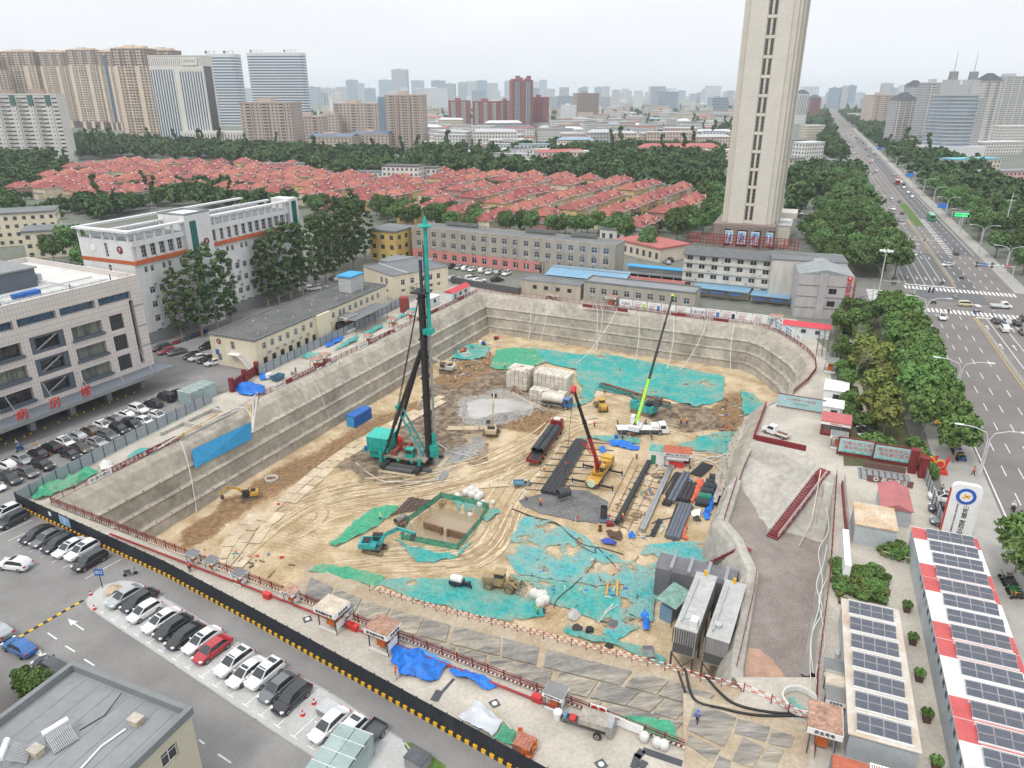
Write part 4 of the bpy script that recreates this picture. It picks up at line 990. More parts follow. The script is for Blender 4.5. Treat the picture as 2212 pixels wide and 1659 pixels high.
t=f2(A,az,'white_apartment_block','white apartment slab with green roof panels and bay windows at the left edge','apartment block');D=14
ob('wall',bX(L,D,h,a4),t);greenp=mat('green_panel',(.07,.15,.14),.5,.1,.3)
for k in rg(6):
 x=L*(k+.5)/6
 pa('pier',t,x-1.9,-1.0,0,x+1.9,0,h*.84,a4);pa('green_panel',t,x-2.2,-1.05,h*.84,x+2.2,0,h*.995,greenp)
 for j in rg(16):
  z=h*(.02+.0605*j)
  if j<14:ob('window',bX(1.0,.1,1.2,gl),t,(x-.5,-1.06,z+.6))
  for s in(-1,1):
   xx=x+s*5.6
   if 0<xx<L:ob('window',bX(4.4,.1,1.4,wG),t,(xx-2.2,-.08,z+.5))
   if s==1 and xx<L-3:ob('balcony',bX(4.8,.8,.5,a4),t,(xx-2.4,-.8,z))
pa('roof_parapet',t,-.3,-.4,h,L+.3,D+.3,h+1,a4)
for k in rg(3):pa('lift_house',t,L*(.12+.3*k),4,h+1,L*(.26+.3*k),10,h+4.5,ab)
A,az,L,h=p_(352,466,320,122,rot=5)
t=f2(A,az,'striped_hotel','pale hotel slab with dark blue vertical window stripes','hotel');D=26
hot=mat('hotel_cream',(.66,.64,.59),.8,.04,.1);ob('wall',bX(L,D,h,hot),t)
for k in rg(20):
 if k in(9,10):continue
 x=L*(k+.5)/20;pa('window_strip',t,x-L/20*.27,-.1,h*.02,x+L/20*.27,0,h*(.86 if k<9 else .84),gu);pa('fin',t,x+L/20*.27,-.5,0,x+L/20*.73,-.1,h*.87,hot)
for k in rg(26):pa('top_slot',t,L*(k+.4)/26,-.06,h*.9,L*(k+.62)/26,0,h*.98,apt_d)
s_=pa('sign_board',t,L*.64,-.7,h*.905,L*.93,-.1,h*.985,hot);tx('pullman',4.2,ge,t,(L*.785,-.75,h*.955),(PI/2,0,0))
pa('roof_parapet',t,-.2,-.4,h,L+.2,D,h+1.2,hot);pa('side_glass',t,L,4,h*.1,L+.08,22,h*.9,gl)
pod2=pa('podium',t,L*.52,-14,0,L*1.75,-1,h*.2,hot)
for k in rg(20):pa('podium_slot',t,L*(.6+k*.055),-14.08,h*.06,L*(.6+k*.055)+1.0,-14,h*.17,apt_d)
pa('entrance_window',t,L*.62,-14.5,h*.07,L*.78,-14.1,h*.14,wG)
def banded(px,label,D=34):
 A,az,L,h=p_(*px,rot=4);t=f2(A,az,'banded_office_tower',label,'office tower','banded office towers')
 def outline(k=0):
  r=9;pts=[]
  for cx,cy_,a0 in((r,r,180),(L-r,r,270),(L-r,D-r,0),(r,D-r,90)):
   for j in rg(6):a=rad(a0+j*18);pts.append((cx+(r+k)*math.cos(a),cy_+(r+k)*math.sin(a)))
  return pts
 ob('glass_wall',MB().prism(outline(0),0,h).mesh('glass_wall',gu),t)
 sp=MB().prism(outline(.7),0,h/24*.5).mesh('floor_band',oW)
 for k in rg(24):ob('floor_band',sp,t,(0,0,h*k/24))
 ob('crown',MB().prism(outline(.7),0,h*.05).mesh('crown',oW),t,(0,0,h))
 for fx in(.12,.72):
  tx('万达广场',5,ge,t,(L*(fx+.11),0,h*1.075),(PI/2,0,0));ob('emblem_ring',MB().lathe([(2.6,-.2),(2.6,.2),(2.0,.2),(2.0,-.2)],14,M4.Rotation(PI/2,4,'X')).mesh('emblem_ring',ge),t,(L*fx-2,0,h*1.075))
banded((462,528,272,124),'banded glass office tower half hidden by the striped hotel');banded((548,668,262,121),'banded glass office tower standing free with roof lettering')
part_=None
for px,lb,sty,wl_,kw in(((530,640,326,222),'tan apartment block with scattered balconies beside the striped hotel','grid',a5,dict(cols=13,rows=16,bays=3)),((640,702,313,252),'low stepped tan block between two taller tan blocks','grid',a5,dict(cols=8,rows=10,bays=2)),((716,822,296,224),'tan apartment block with a blank left wing and white chimney','grid',a5,dict(cols=14,rows=12,bays=3)),((690,735,298,248),'small tan block with striped glass stair beside the chimney','grid',a5,dict(cols=6,rows=8)),((838,917,320,206),'tall tan apartment tower with brown vertical stripes','grid',a5,dict(cols=15,rows=20,bays=3,accents=a5)),((664,765,326,297),'long low tan row with blue-grey solar roof, left part','grid',a5,dict(cols=12,rows=5)),((765,842,322,291),'long low tan row with blue-grey solar roof, right part','grid',a5,dict(cols=9,rows=5)),((970,1014,280,218),'maroon and grey apartment block, first of the maroon group','grid',ap,dict(cols=9,rows=18,bays=2,accents=a_)),((1022,1078,292,220),'maroon and grey apartment block, second of the maroon group','grid',ap,dict(cols=10,rows=20,bays=3,accents=a_)),((1076,1108,284,219),'maroon and grey apartment block, third of the maroon group','grid',ap,dict(cols=7,rows=18,bays=2,accents=a_)),((1106,1152,287,174),'tallest maroon apartment tower with two roof turrets','grid',ap,dict(cols=9,rows=30,bays=2,accents=bu,stepped=True)),((1150,1186,284,211),'maroon apartment block right of the tall maroon tower','grid',ap,dict(cols=8,rows=20,bays=1)),((1245,1295,254,202),'brown office slab with white window bands in the haze','bands',ab,dict(rows=14,wh=.4)),((1420,1466,242,199),'blue-grey office block with a tower crane behind it','grid',bu,dict(cols=12,rows=14)),((1536,1574,244,211),'teal-blue glass office block left of the stone tower','bands',bu,dict(rows=10)),((1716,1742,268,203),'dark glass tower with pointed roof beside the avenue trees','verticals',oW,dict(cols=7)),((1746,1770,260,213),'maroon striped tower beside the dark pointed tower','bands',ap,dict(rows=14)),((1878,1938,276,206),'tan apartment slab on the far side of the avenue','grid',a5,dict(cols=14,rows=16,bays=3)),((1922,1966,318,216),'grey apartment tower with dark hipped roof, nearer of the pair','grid',a_,dict(cols=13,rows=20,bays=3,accents=a4,sides=('F','L'))),((1946,1978,300,187),'grey apartment tower with dark hipped roof, behind the nearer one','grid',a_,dict(cols=9,rows=24,bays=2,accents=a4,sides=('F','L'))),((1978,2024,322,180),'grey and white apartment tower with blue emblem by the avenue','grid',a_,dict(cols=11,rows=26,bays=2,accents=a4,sides=('F','L'))),((2092,2136,332,176),'pale tower with grey hipped roof beside the twin-spire tower','grid',a4,dict(cols=10,rows=28,bays=2,accents=a_,sides=('F','L'))),((2138,2215,300,166),'large grey apartment tower at the right picture edge','grid',a_,dict(cols=16,rows=30,bays=4,accents=a4,sides=('F','L')))):
 kw.setdefault('sides',('F','R'));kw.setdefault('wh',.45);t,L,D,h=tower('apartment_block',lb,px,sty,wl_,gl,rot=6 if px[0]<1106 else-12,group='blocks of the middle distance',cat='building',ww=.4,**kw)
 if 'hipped' in lb or 'pointed' in lb:
  mb=MB();k=.32;mb.add([(-.8,-.8,h+.9),(L+.8,-.8,h+.9),(L+.8,D+.8,h+.9),(-.8,D+.8,h+.9),(L*k,D*.5,h+8),(L*(1-k),D*.5,h+8)],[(0,1,5,4),(1,2,5),(2,3,4,5),(3,0,4)])
  ob('roof',mb.mesh('roof',mat('slate_roof',(.09,.1,.115),.8)),t)
 if 'solar' in lb:
  mb=MB();mb.add([(0,-.5,h+.95),(L,-.5,h+.95),(L,D*.5,h+4),(0,D*.5,h+4),(L,D,h+.95),(0,D,h+.95)],[(0,1,2,3),(3,2,4,5),(0,3,5),(1,4,2)]);ob('roof',mb.mesh('roof',mat('solar_roof',(.12,.16,.22),.5)),t)
 if 'brown vertical' in lb:
  for fx in(.34,.66):pa('brown_stripe',t,L*fx-1,-1.6,0,L*fx+1,0,h*.97,ab)
  pa('glass_wing',t,-L*.22,4,0,0,D*.8,h*.97,ga)
 if 'chimney' in lb and 'tall' not in lb:pa('chimney',t,L*.02,-2,0,L*.1,2,h*1.22,oW)
 if 'turrets' in lb:
  for fx in(.2,.72):pa('turret',t,L*fx,1,h,L*(fx+.18),7,h+7,ap)
A,az,L,h=p_(2026,2092,345,172,rot=-10)
t=f2(A,az,'twin_spire_tower','curved glass tower topped by two cylinders with thin spires','tower');D=26
bow=[(L*k/10,-6*math.sin(PI*k/10))for k in rg(11)]+[(L,D),(0,D)]
ob('glass_wall',MB().prism(bow,0,h*.82).mesh('glass_wall',mat('pale_blue_glass',(.24,.3,.36),.25,.15,.1)),t)
bb=MB().prism([(x-.3*(1 if x<L/2 else-1),y-.4)if y<=0 else(x,y)for x,y in bow],0,1.1).mesh('floor_band',a_)
for k in rg(18):ob('floor_band',bb,t,(0,0,h*.82*k/18+2))
for x0 in(.0,.72):pa('shoulder',t,L*x0,2,h*.82,L*(x0+.28),D*.6,h*1.0,a_)
pa('shoulder_link',t,L*.28,4,h*.82,L*.72,D*.6,h*.94,a_)
for x0 in(.14,.86):
 ob('roof_cylinder',MB().tube((L*x0,D*.3,h),(L*x0,D*.3,h*1.1),4.2,3.8,14).mesh('roof_cylinder',ge),t);ob('spire',MB().tube((L*x0,D*.3,h*1.1),(L*x0,D*.3,h*1.36),.5,.15,6).mesh('spire',lG),t)
pa('flank_slab',t,L*1.0,1,0,L*1.35,D,h*.78,a_)
w=ob('flank_windows',ss(L*.35,D,h*.78,4,24,.4,.45,4,h*.78,gl,('F',)),t,(L,.95,0));w['kind']='stuff'
pa('podium',t,-6,-9,0,L+12,D,12,oW)
FAR=[(663,692,226,188),(692,724,226,190),(750,774,222,173),(774,788,222,180),(790,812,224,191),(728,752,228,188),(820,849,220,173),(849,882,224,150),(890,918,218,174),(918,968,238,191),(933,962,226,174),(962,984,230,181),(990,1008,222,178),(1008,1030,222,175),(1030,1052,222,174),(1052,1076,222,180),(1090,1106,216,175),(1148,1164,214,176),(1164,1181,216,173),(1181,1203,242,209),(1204,1243,244,208),(1211,1244,256,228),(1285,1311,218,188),(1296,1318,240,209),(1250,1268,222,190),(1326,1354,222,198),(1378,1388,216,200),(1394,1406,215,199),(1408,1418,215,200),(1440,1460,214,191),(1468,1476,216,200),(1490,1506,222,203),(1508,1524,222,200),(1523,1554,230,186),(1560,1568,214,198),(1582,1592,214,197),(1735,1752,212,195),(1756,1768,212,196),(1791,1812,234,190),(1814,1828,234,187),(1828,1844,234,185),(1848,1866,226,200),(1860,1874,238,214),(1902,1924,226,180),(1922,1932,226,190),(1938,1952,226,184),(1953,1972,226,179),(1978,1990,226,186),(2036,2052,236,184),(2052,2062,240,192),(300,340,232,190),(524,556,226,192)]
for k,px in en(FAR):
 near='left of' if px[0]<950 else 'beyond'
 lb='hazy far tower, %s from the left along the skyline'%ORD[k]if k<30 else 'hazy far tower right of centre, %s from the left in that stretch'%ORD[k-30]
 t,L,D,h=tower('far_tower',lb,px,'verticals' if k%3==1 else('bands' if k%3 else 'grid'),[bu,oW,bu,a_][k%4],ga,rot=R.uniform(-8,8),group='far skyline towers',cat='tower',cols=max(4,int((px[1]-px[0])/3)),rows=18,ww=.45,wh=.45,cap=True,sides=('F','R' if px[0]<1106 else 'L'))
rs=random.Random(17)
for k in rg(46):
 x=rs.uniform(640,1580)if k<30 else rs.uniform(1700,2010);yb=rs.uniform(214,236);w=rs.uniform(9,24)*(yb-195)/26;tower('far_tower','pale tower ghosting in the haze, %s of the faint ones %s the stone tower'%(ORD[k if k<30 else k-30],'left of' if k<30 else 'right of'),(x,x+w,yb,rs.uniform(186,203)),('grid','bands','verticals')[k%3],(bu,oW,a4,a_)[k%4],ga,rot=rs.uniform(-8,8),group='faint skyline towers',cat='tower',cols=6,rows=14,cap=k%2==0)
lw=[mat('low_white',(.62,.61,.58),.85,.1,.1),mat('low_cream',(.6,.53,.43),.85,.1,.1),mat('low_pink',(.58,.45,.4),.85,.1,.1),mat('low_grey',(.45,.45,.44),.85,.1,.1)]
lowR=[rG,lG,mat('low_red_roof',(.42,.14,.13),.85),mat('low_blue_roof',(.28,.38,.46),.7),rM,oW]
def low(px,w,d,h,rotd,wm,rm,label,group,rows=None,wins=True,gable=False,cat='house',name='low_house'):
 A=P(*px);t=f2((A.x-w/2,A.y),90+rotd,name,label,cat,group)
 ob('wall',bX(w,d,h,wm),t)
 if gable:
  mb=MB();mb.add([(-.4,-.5,h),(w+.4,-.5,h),(w+.4,d+.5,h),(-.4,d+.5,h),(d*.35,d/2,h+d*.24),(w-d*.35,d/2,h+d*.24)],[(0,1,5,4),(1,2,5),(2,3,4,5),(3,0,4),(3,2,1,0)]);ob('roof',mb.mesh('roof',rm),t)
 else:ob('roof',bX(w+.6,d+.6,.7,rm),t,(-.3,-.3,h))
 if wins:
  rows=rows or max(1,int(h/3));o=ob('windows',ss(w,d,h,max(2,int(w/3.2)),rows,.42,.45,0,h,wG,('F','R' if px[0]<1106 else 'L')),t);o['kind']='stuff'
 return t
rr=random.Random(3)
LQ=[(905,985,268,330,26),(985,1110,292,345,26),(1110,1260,300,372,42),(1180,1330,258,300,34),(1330,1560,240,300,60),(1260,1580,300,330,24),(1560,1580,250,320,6),(920,1000,236,262,14),(1000,1110,232,240,12),(1330,1560,228,240,26),(1150,1330,235,250,16),(700,760,232,245,8)]
cnt=0
for xa,xb,ya,yb,n in LQ:
 for k in rg(n):
  px=(rr.uniform(xa,xb),ya+(yb-ya)*rr.random()**1.0)
  s=rr.uniform(.9,1.6);wi,ri=rr.choice((0,0,0,1,2,3)),rr.choice((0,1,1,2,3,4,5,5))
  low(px,rr.uniform(14,38)*s,rr.uniform(9,13),rr.choice((9,12,15,18,20))if px[1]<330 else rr.choice((6,9,13)),rr.uniform(-30,30),lw[wi],lowR[ri],'%s building with %s roof in the hazy low-rise quarter'%(('white','cream','pinkish','grey')[wi],('grey','pale','red','blue','dark','white')[ri])+(', stretch %s from the left'%ORD[int((px[0]-700)/45)]),'low-rise quarter in the haze',gable=rr.random()<.2)
for px,w,d,h,ro,wm,rm,lb,kw in(((610,376),34,12,7,-8,lw[0],rM,'white walled courtyard house with stepped gables behind the villas',{}),((868,402),26,14,13,12,lw[0],rd,'white three-storey house with dark eaves beside the red roofs',{}),((912,398),22,12,11,12,lw[0],rd,'white wing with two window rows beside the white three-storey house',{}),((800,390),20,8,6,10,lw[0],rM,'small white house with stepped gable next to the white three-storey house',{}),((740,378),40,8,4,8,lw[3],rd,'long dark roofed gallery behind the villas',{}),((1470,348),75,14,12,-4,lw[2],lowR[2],'long block with bright red hipped roof near the stone tower',dict(gable=True)),((1385,322),36,16,13,10,lw[1],lw[1],'cream stepped house among trees behind the villas',{}),((1560,350),30,14,10,0,lw[1],lw[1],'cream flat house beside the stone tower',{}),((1060,325),70,14,12,8,ap,oW,'red brick school block with white roof edge',{}),((1000,305),60,12,11,8,ap,oW,'red brick block left of the school block',{}),((1195,305),60,14,12,8,ap,oW,'red brick block right of the school block',{}),((1190,285),90,12,14,6,lw[0],rM,'white long flats behind the red brick school',{}),((1300,290),110,12,16,2,lw[0],rM,'white long flats with balcony bands in the middle distance',{}),((1410,296),80,12,15,2,lw[0],rM,'white long flats right of the longest flats',{}),((1725,345),50,14,16,-35,lw[3],rM,'grey arched-roof office left of the avenue',{}),((1765,352),26,14,17,-30,lw[0],oW,'white narrow office block at the avenue trees',{}),((1766,300),30,16,17,-20,lw[1],oW,'cream block with blue side in the avenue trees',{}),((1780,375),34,14,9,-20,lw[3],rG,'grey block with ribbed front in the avenue trees',{}),((1715,380),22,14,12,-20,lw[1],rM,'small cream house right of the stone tower',{}),((2112,385),42,14,13,-12,lw[1],mat('teal_roof',(.14,.42,.5),.7),'beige block with turquoise roof edge across the avenue',{}),((2080,406),36,10,7,-12,mat('yellow_house',(.6,.43,.15),.85),rG,'low yellow block below the turquoise roof',{}),((2180,402),44,12,9,-12,mat('pink_house',(.58,.36,.34),.85),rG,'pink apartment block at the right edge',{}),((2010,330),40,14,13,-12,lw[0],ab,'white bank building with brown fascia by the grey towers',{}),((2170,335),50,18,12,-12,a4,oW,'pale low block with round roof tanks at the right edge',{}),((2200,310),50,18,20,-12,a4,a4,'pale mid-rise block behind the round tanks',{}),((1850,262),30,14,16,-10,lw[0],oW,'white block in the far avenue trees',{}),((45,535),26,16,13,-25,cream,rM,'cream curved-corner block behind the ward building',{}),((110,560),18,14,10,-25,cream,rM,'cream side wing hidden behind the dark tree',{}),((835,560),12,14,11,25,mat('yellow_house',(0,0,0)),rM,'bright yellow narrow house behind the poplars',{}),((870,590),16,10,4,25,pw,rG,'low pink annex beside the grey three-storey block',{}),((1395,545),24,16,5,55,lw[1],lowR[2],'shop row with painted signs in the alley',{}),((1345,520),20,12,5,25,lw[0],rM,'small house behind the grey three-storey block',{}),((2020,310),24,14,8,-12,oW,oW,'low white annex among the avenue trees',{})):
 low(px,w,d,h,ro,wm,rm,lb,'lower buildings of the middle distance',cat='building',name='low_building',**kw)
# ============================================================ red-roofed villas
roof_red=mat('villa_roof',(.315,.108,.09),.8,.3,.25,1.5,rnd=.22);roof_red2=mat('villa_roof_dark',(.2,.05,.055),.75,.14,.25,1.5)
vyel=mat('villa_yellow',(.58,.44,.22),.85,.08,.3);vcream=mat('villa_cream',(.64,.56,.42),.85,.08,.3);vpink=mat('villa_brick',(.42,.24,.2),.85,.1,.5)
def villa(wm,w=12.0,d=11.0,h=6.2,side=-1):
 t=ob('villa',None)
 ops=[(x,z,x+1.5,z+1.5)for x in(1.2,5.2,9.2)for z in(.9,4.0)];so=[(x,z,x+1.3,z+1.4)for x in(2,7.4)for z in(.9,4.0)]
 ob('wall',wZ(w,d,h,wm,F=ops,L=so,rec=.15),t)
 for sd,oo in(('F',ops),('L',so)):wd(t,sd,oo,w,d,2,1,frame_w,wD,.15,pane=False)
 e=.55;rh=2.9;mb=MB()
 V=[(-e,-e,h-.1),(w+e,-e,h-.1),(w+e,d+e,h-.1),(-e,d+e,h-.1),(w*.3,d/2,h+rh),(w*.7,d/2,h+rh)]
 mb.add(V,[(0,1,5,4),(1,2,5),(2,3,4,5),(3,0,4),(3,2,1,0)])
 rf=ob('roof',mb.mesh('roof',roof_red),t)
 mb=MB()
 for a,b in((4,5),(0,4),(3,4),(1,5),(2,5)):mb.bar(V_(V[a])+V_((0,0,.05)),V_(V[b])+V_((0,0,.05)),.22,.14)
 ob('ridge',mb.mesh('ridge',mat('ridge_tile',(.5,.2,.18),.8)),rf)
 mb=MB();gx=w*.5;mb.add([(gx-1.3,-.2,h+.7),(gx+1.3,-.2,h+.7),(gx,-.2,h+1.9),(gx,3.2,h+1.9)],[(0,1,2),(0,2,3),(1,3,2)])
 ob('dormer',mb.mesh('dormer',roof_red),rf)
 mb=MB().bar((gx-1.5,-.3,h+.65),(gx,-.3,h+2.0),.18,.14).bar((gx+1.5,-.3,h+.65),(gx,-.3,h+2.0),.18,.14);ob('bargeboard',mb.mesh('bargeboard',wH),rf)
 pa('eaves',t,-e,-e-.02,h-.28,w+e,-e+.12,h-.05,wH)
 pa('terrace',t,-3.2,1.5,0,0,d-1.5,3.2,wm);pa('terrace_roof',t,-3.4,1.3,3.2,0,d-1.3,3.5,rM)
 mb=MB().use(wH).tube((0,0,.9),(1.7,0,.9),.28,n=8);mb.use(wu).add([(0,-.1,.75),(1.7,-.1,.75),(1.7,-1.2,0),(0,-1.2,0)],[(0,1,2,3)])
 ob('water_heater',mb.mesh('water_heater'),t,(w*.62,d*.5,h+rh-1.0))
 return t
vp=[villa(vyel),villa(vcream),villa(vpink)]
VZ=[(-30,492),(30,418),(160,376),(290,362),(500,366),(620,372),(700,392),(760,396),(850,402),(990,388),(1080,392),(1200,400),(1290,405),(1380,412),(1480,420),(1530,432),(1520,470),(1465,505),(1380,525),(1310,492),(1240,498),(1140,512),(1040,516),(900,486),(840,470),(700,456),(560,440),(400,424),(330,440),(200,470),(70,490)]
vz=[P(*q)for q in VZ];VA=rad(29);us,uc=math.sin(VA),math.cos(VA)
vn=0;vi={}
rv=random.Random(11)
vrows=[-620+22.5*k for k in rg(25)];vrows+=[vrows[-1]+29*k for k in rg(1,20)]
for row,v in en(vrows):
 for k in rg(0,46):
  if k%6==5 and row%2:continue
  u=250+k*13.6+(row%3)*4
  x,y=u*us+v*uc,u*uc-v*us
  if not pin((x,y),vz)or rv.random()<.07:continue
  src=rv.choice(vp)
  o=copy_tree(src);o.location=(x,y,0);o.rotation_euler=(0,0,rad(90-29)+PI*0+rv.uniform(-.03,.03));s_=rv.uniform(.94,1.06);o.scale=(s_,s_,s_*rv.uniform(.92,1.1));vn+=1
  vi.setdefault(row,[]).append((u,o))
rown=0
vl=[]
for row in sorted(vi):
 for k,(u,o)in en(sorted(vi[row],key=lambda q:q[0])):
  tag(o,'red hip-roofed villa, %s from the near end of terrace row %s from the left'%(ORD[min(k,29)],ORD[min(rown,29)]),'villa','red-roofed villas');vl.append((o.location.x,o.location.y))
 rown+=1
def drop_tree(o):
 for ch in KIDS.get(o.as_pointer(),()):drop_tree(ch)
 bpy.data.objects.remove(o)
for p in vp:drop_tree(p)
# ============================================================ trees
import numpy as np
NR=np.random.default_rng(5)
def la(name,col,rnd):
 m=mat(name,col,.7,.45,.55,3.0,rnd=rnd,spec=.25,fineamt=.4);return m
leafA=la('leaf_street',(.115,.2,.055),.25);leafB=la('leaf_dark',(.098,.165,.055),.42);leafC=la('leaf_poplar',(.085,.135,.055),.25);leafD=la('leaf_yellow_green',(.17,.2,.05),.25)
bark=mat('bark',(.14,.11,.085),.95,.25,2);ba=mat('bark_pale',(.3,.27,.22),.95,.25,2)
def cw(lobes,per,size,flat=.55):
 """leaf faces scattered over the skins of lobes -> (n*4, 3) array"""
 out=[]
 for(cx,cy_,cz,r)in lobes:
  d=NR.normal(size=(per,3));d/=np.linalg.norm(d,axis=1)[:,None];d[:,2]=np.where(d[:,2]<-.5,-d[:,2],d[:,2])
  rr_=r*(1.08-.5*NR.random(per)**1.5)[:,None]
  c=np.array([cx,cy_,cz])+d*rr_*np.array([1,1,.85])
  n=d+NR.normal(size=(per,3))*flat;n/=np.linalg.norm(n,axis=1)[:,None]
  a=np.cross(n,NR.normal(size=(per,3)));a/=np.linalg.norm(a,axis=1)[:,None];b=np.cross(n,a)
  s=size*(.6+.8*NR.random(per))[:,None]
  out.append(np.stack([c-a*s-b*s*.6,c+a*s-b*s*.5,c+a*s*.8+b*s*.6,c-a*s*.7+b*s*.7],axis=1).reshape(-1,3))
 return np.concatenate(out)
def mesh_np(name,v,m):
 nq=len(v)//4;me=bpy.data.meshes.new(name);me.vertices.add(len(v));me.vertices.foreach_set('co',v.astype(np.float32).ravel())
 me.loops.add(nq*4);me.loops.foreach_set('vertex_index',np.arange(nq*4,dtype=np.int32));me.polygons.add(nq)
 me.polygons.foreach_set('loop_start',np.arange(0,nq*4,4,dtype=np.int32));me.materials.append(m);me.update(calc_edges=True);return me
def le(n,rx,rz,zc,lr):
 L=[]
 for k in rg(n):
  a=2.399*k;t=(k+.5)/n;zz=(2*t-1)*.85;q=math.sqrt(max(0,1-zz*zz))
  f=NR.uniform(.6,.95)
  L.append((rx*q*math.cos(a)*f,rx*q*math.sin(a)*f,zc+rz*zz*f,lr*NR.uniform(.5,1.25)))
 return L
def trunk_mesh(h,r,zc,spread,m,nb=5):
 mb=MB();pts=[(0,0,-.2),(.08*h*.1,.05,h*.35),(-.05,.1,h*.75),(0,0,h)]
 for i in rg(3):mb.tube(pts[i],pts[i+1],r*(1-.25*i),r*(1-.25*(i+1)),7,False)
 for k in rg(nb):
  a=k*2.4;z0=h*(.55+.08*k);mb.tube((0,0,z0),(spread*math.cos(a),spread*math.sin(a),z0+spread*.9),r*.4,r*.12,5,False)
 return mb.mesh('trunk',m)
KIND={}
def kind(key,name,lobes,per,size,lm,th,tr,sp,tm=bark):
 KIND.setdefault(key,[]).append((mesh_np('crown',cw(lobes,per,size),lm),trunk_mesh(th,tr,0,sp,tm),name))
for q in rg(3):
 kind('street','street_tree',le(15,2.6,2.2,5.4,1.35),190,.26,leafA,4.4,.17,1.8,ba)
 kind('broad','broadleaf_tree',le(20,4.1,3.7,7.6,1.9),180,.37,leafB,6,.28,2.8)
 kind('yellow','young_tree',le(11,1.9,1.9,4.4,1.15),110,.3,leafD,3.4,.11,1.2,ba)
 pl_=[]
 for k in rg(46):
  z=3.0+k*.34;rr_=2.3*math.sin(PI*min(1,(k+7)/55))+.2;a=k*2.4;f=NR.uniform(.4,1.15);pl_.append((rr_*f*math.cos(a),rr_*f*math.sin(a),z+NR.uniform(-.5,.5),NR.uniform(.35,.85)))
 kind('poplar','poplar_tree',pl_,60,.24,leafC,13,.24,1.2,ba)
 kind('shrub','round_shrub',le(7,.8,.55,.75,.6),90,.17,leafA,.5,.06,.3)
bare=MB()
def twig(p,d,ln,r,lev):
 q=p+d*ln;bare.tube(p,q,r,r*.6,4,False)
 if lev:
  for _ in rg(4):dd=(d+V_((NR.normal()*.5,NR.normal()*.5,abs(NR.normal())*.3))).normalized();twig(p+d*ln*NR.uniform(.5,1),dd,ln*.6,r*.5,lev-1)
twig(V_((0,0,0)),V_((0,0,1)),4.5,.12,4);bare_me=bare.mesh('branches',mat('bare_bark',(.36,.36,.28),.95))
def od(n):
 if n<30:return ORD[n]
 tens=['','','twenty','thirty','forty','fifty','sixty','seventy','eighty','ninety'];n+=1
 pre=''
 if n>=100:pre='one-hundred-and-' if n<200 else 'two-hundred-and-';n%=100
 if n==0:return pre.replace('-and-','th')
 if n<=20:return pre+ORD[n-1]
 t,u=divmod(n,10)
 return pre+(tens[t][:-1]+'ieth' if u==0 else tens[t]+'-'+ORD[u-1])
def t5(key,p,s=1.,label='',group='',zs=None,z=0.):
 c,t,nm=R.choice(KIND[key]);o=tG(nm,label,'tree' if key!='shrub' else 'shrub',(p[0],p[1],z),R.uniform(0,6.28),group);zs=zs or s*R.uniform(.9,1.12);o.scale=(s,s,zs)
 ob('crown',c,o);ob('trunk',t,o);return o
def sT(poly,n,dmin,seed,avoid=()):
 rr_=random.Random(seed);xs=[p[0]for p in poly];ys=[p[1]for p in poly];out=[];tries=0
 while len(out)<n and tries<n*60:
  tries+=1;q=(rr_.uniform(min(xs),max(xs)),rr_.uniform(min(ys),max(ys)))
  if not pin(q,poly):continue
  if any((q[0]-a[0])**2+(q[1]-a[1])**2<dmin*dmin for a in out):continue
  if any((q[0]-a[0])**2+(q[1]-a[1])**2<a[2]**2 for a in avoid):continue
  out.append(q)
 return out
PD=lambda l:[P(*q)for q in l]
PDs=lambda l,n:[V_((*q,0))for q in sT(PD(l),n,8,44)]
k=0
for u in(133,141,149,158,166,174,182,190,198,206,214,222):t5('street',RV(u+R.uniform(-1,1),31.0),R.uniform(.98,1.25),'round green street tree, %s from the site gate along the avenue kerb'%od(k),'kerb row of street trees');k+=1
k=0
for u,v in((141,27),(151,27),(160,27),(168,26.5),(177,27),(186,26.5),(195,27),(204,27),(213,26),(221,27)):t5('street',RV(u,v),R.uniform(.95,1.25),'round green street tree, %s from the site gate in the inner row'%od(k),'inner row of street trees');k+=1
k=0
for u,v,ky,s in((138,14,'yellow',1.2),(146,11,'yellow',1.1),(150,19,'yellow',1.2),(156,13,'yellow',1.1),(160,18,'yellow',1.1),(168,10,'yellow',1.3),(173,17,'yellow',1.2),(180,12,'yellow',1.2),(190,11,'street',.8),(204,10,'street',.9),(212,16,'broad',.7),(150,3,'street',.55),(160,2.5,'street',.6),(170,2.5,'street',.55),(181,2,'street',.6),(200,3,'street',.9),(218,8,'street',.9)):
 t5(ky,RV(u,14+(v-2)*.52),s,'small %s tree, %s from the gate in the park strip'%('yellowish' if ky=='yellow' else 'green',od(k)),'trees of the park strip');k+=1
for k,(u,v)in en(((166,16.5),(186,16.5))):
 o=tG('bare_tree','%s pale leafless tree in the park strip'%('nearer' if k==0 else 'farther'),'tree',RV(u,v));ob('branches',bare_me,o)
k=0
for u,v in sT([(130,14),(130,23),(205,23),(205,14)],26,2.5,4):t5('shrub',RV(u,v),R.uniform(1,1.9),'clipped green shrub under the park trees, %s from the gate'%od(k),'shrubs of the park strip');k+=1
for k,(u,v)in en(((127,26.2),(129.5,26),(132,25.8),(134.5,25.6),(125,26.4),(136.5,25.4))):t5('shrub',RV(u,v),1.3,'ball-clipped shrub behind the gate emblem, %s in the row'%od(k),'ball shrubs at the gate')
tag(se('park_grass',[RV(124,13.2),RV(128,25),RV(232,25),RV(226,13.4)],.008,mat('park_ground',(.06,.085,.03),.95,.4,.5,3,col2=(.13,.11,.06),bump=.05)),'rough grass and bare soil under the park trees',None,kind='stuff')
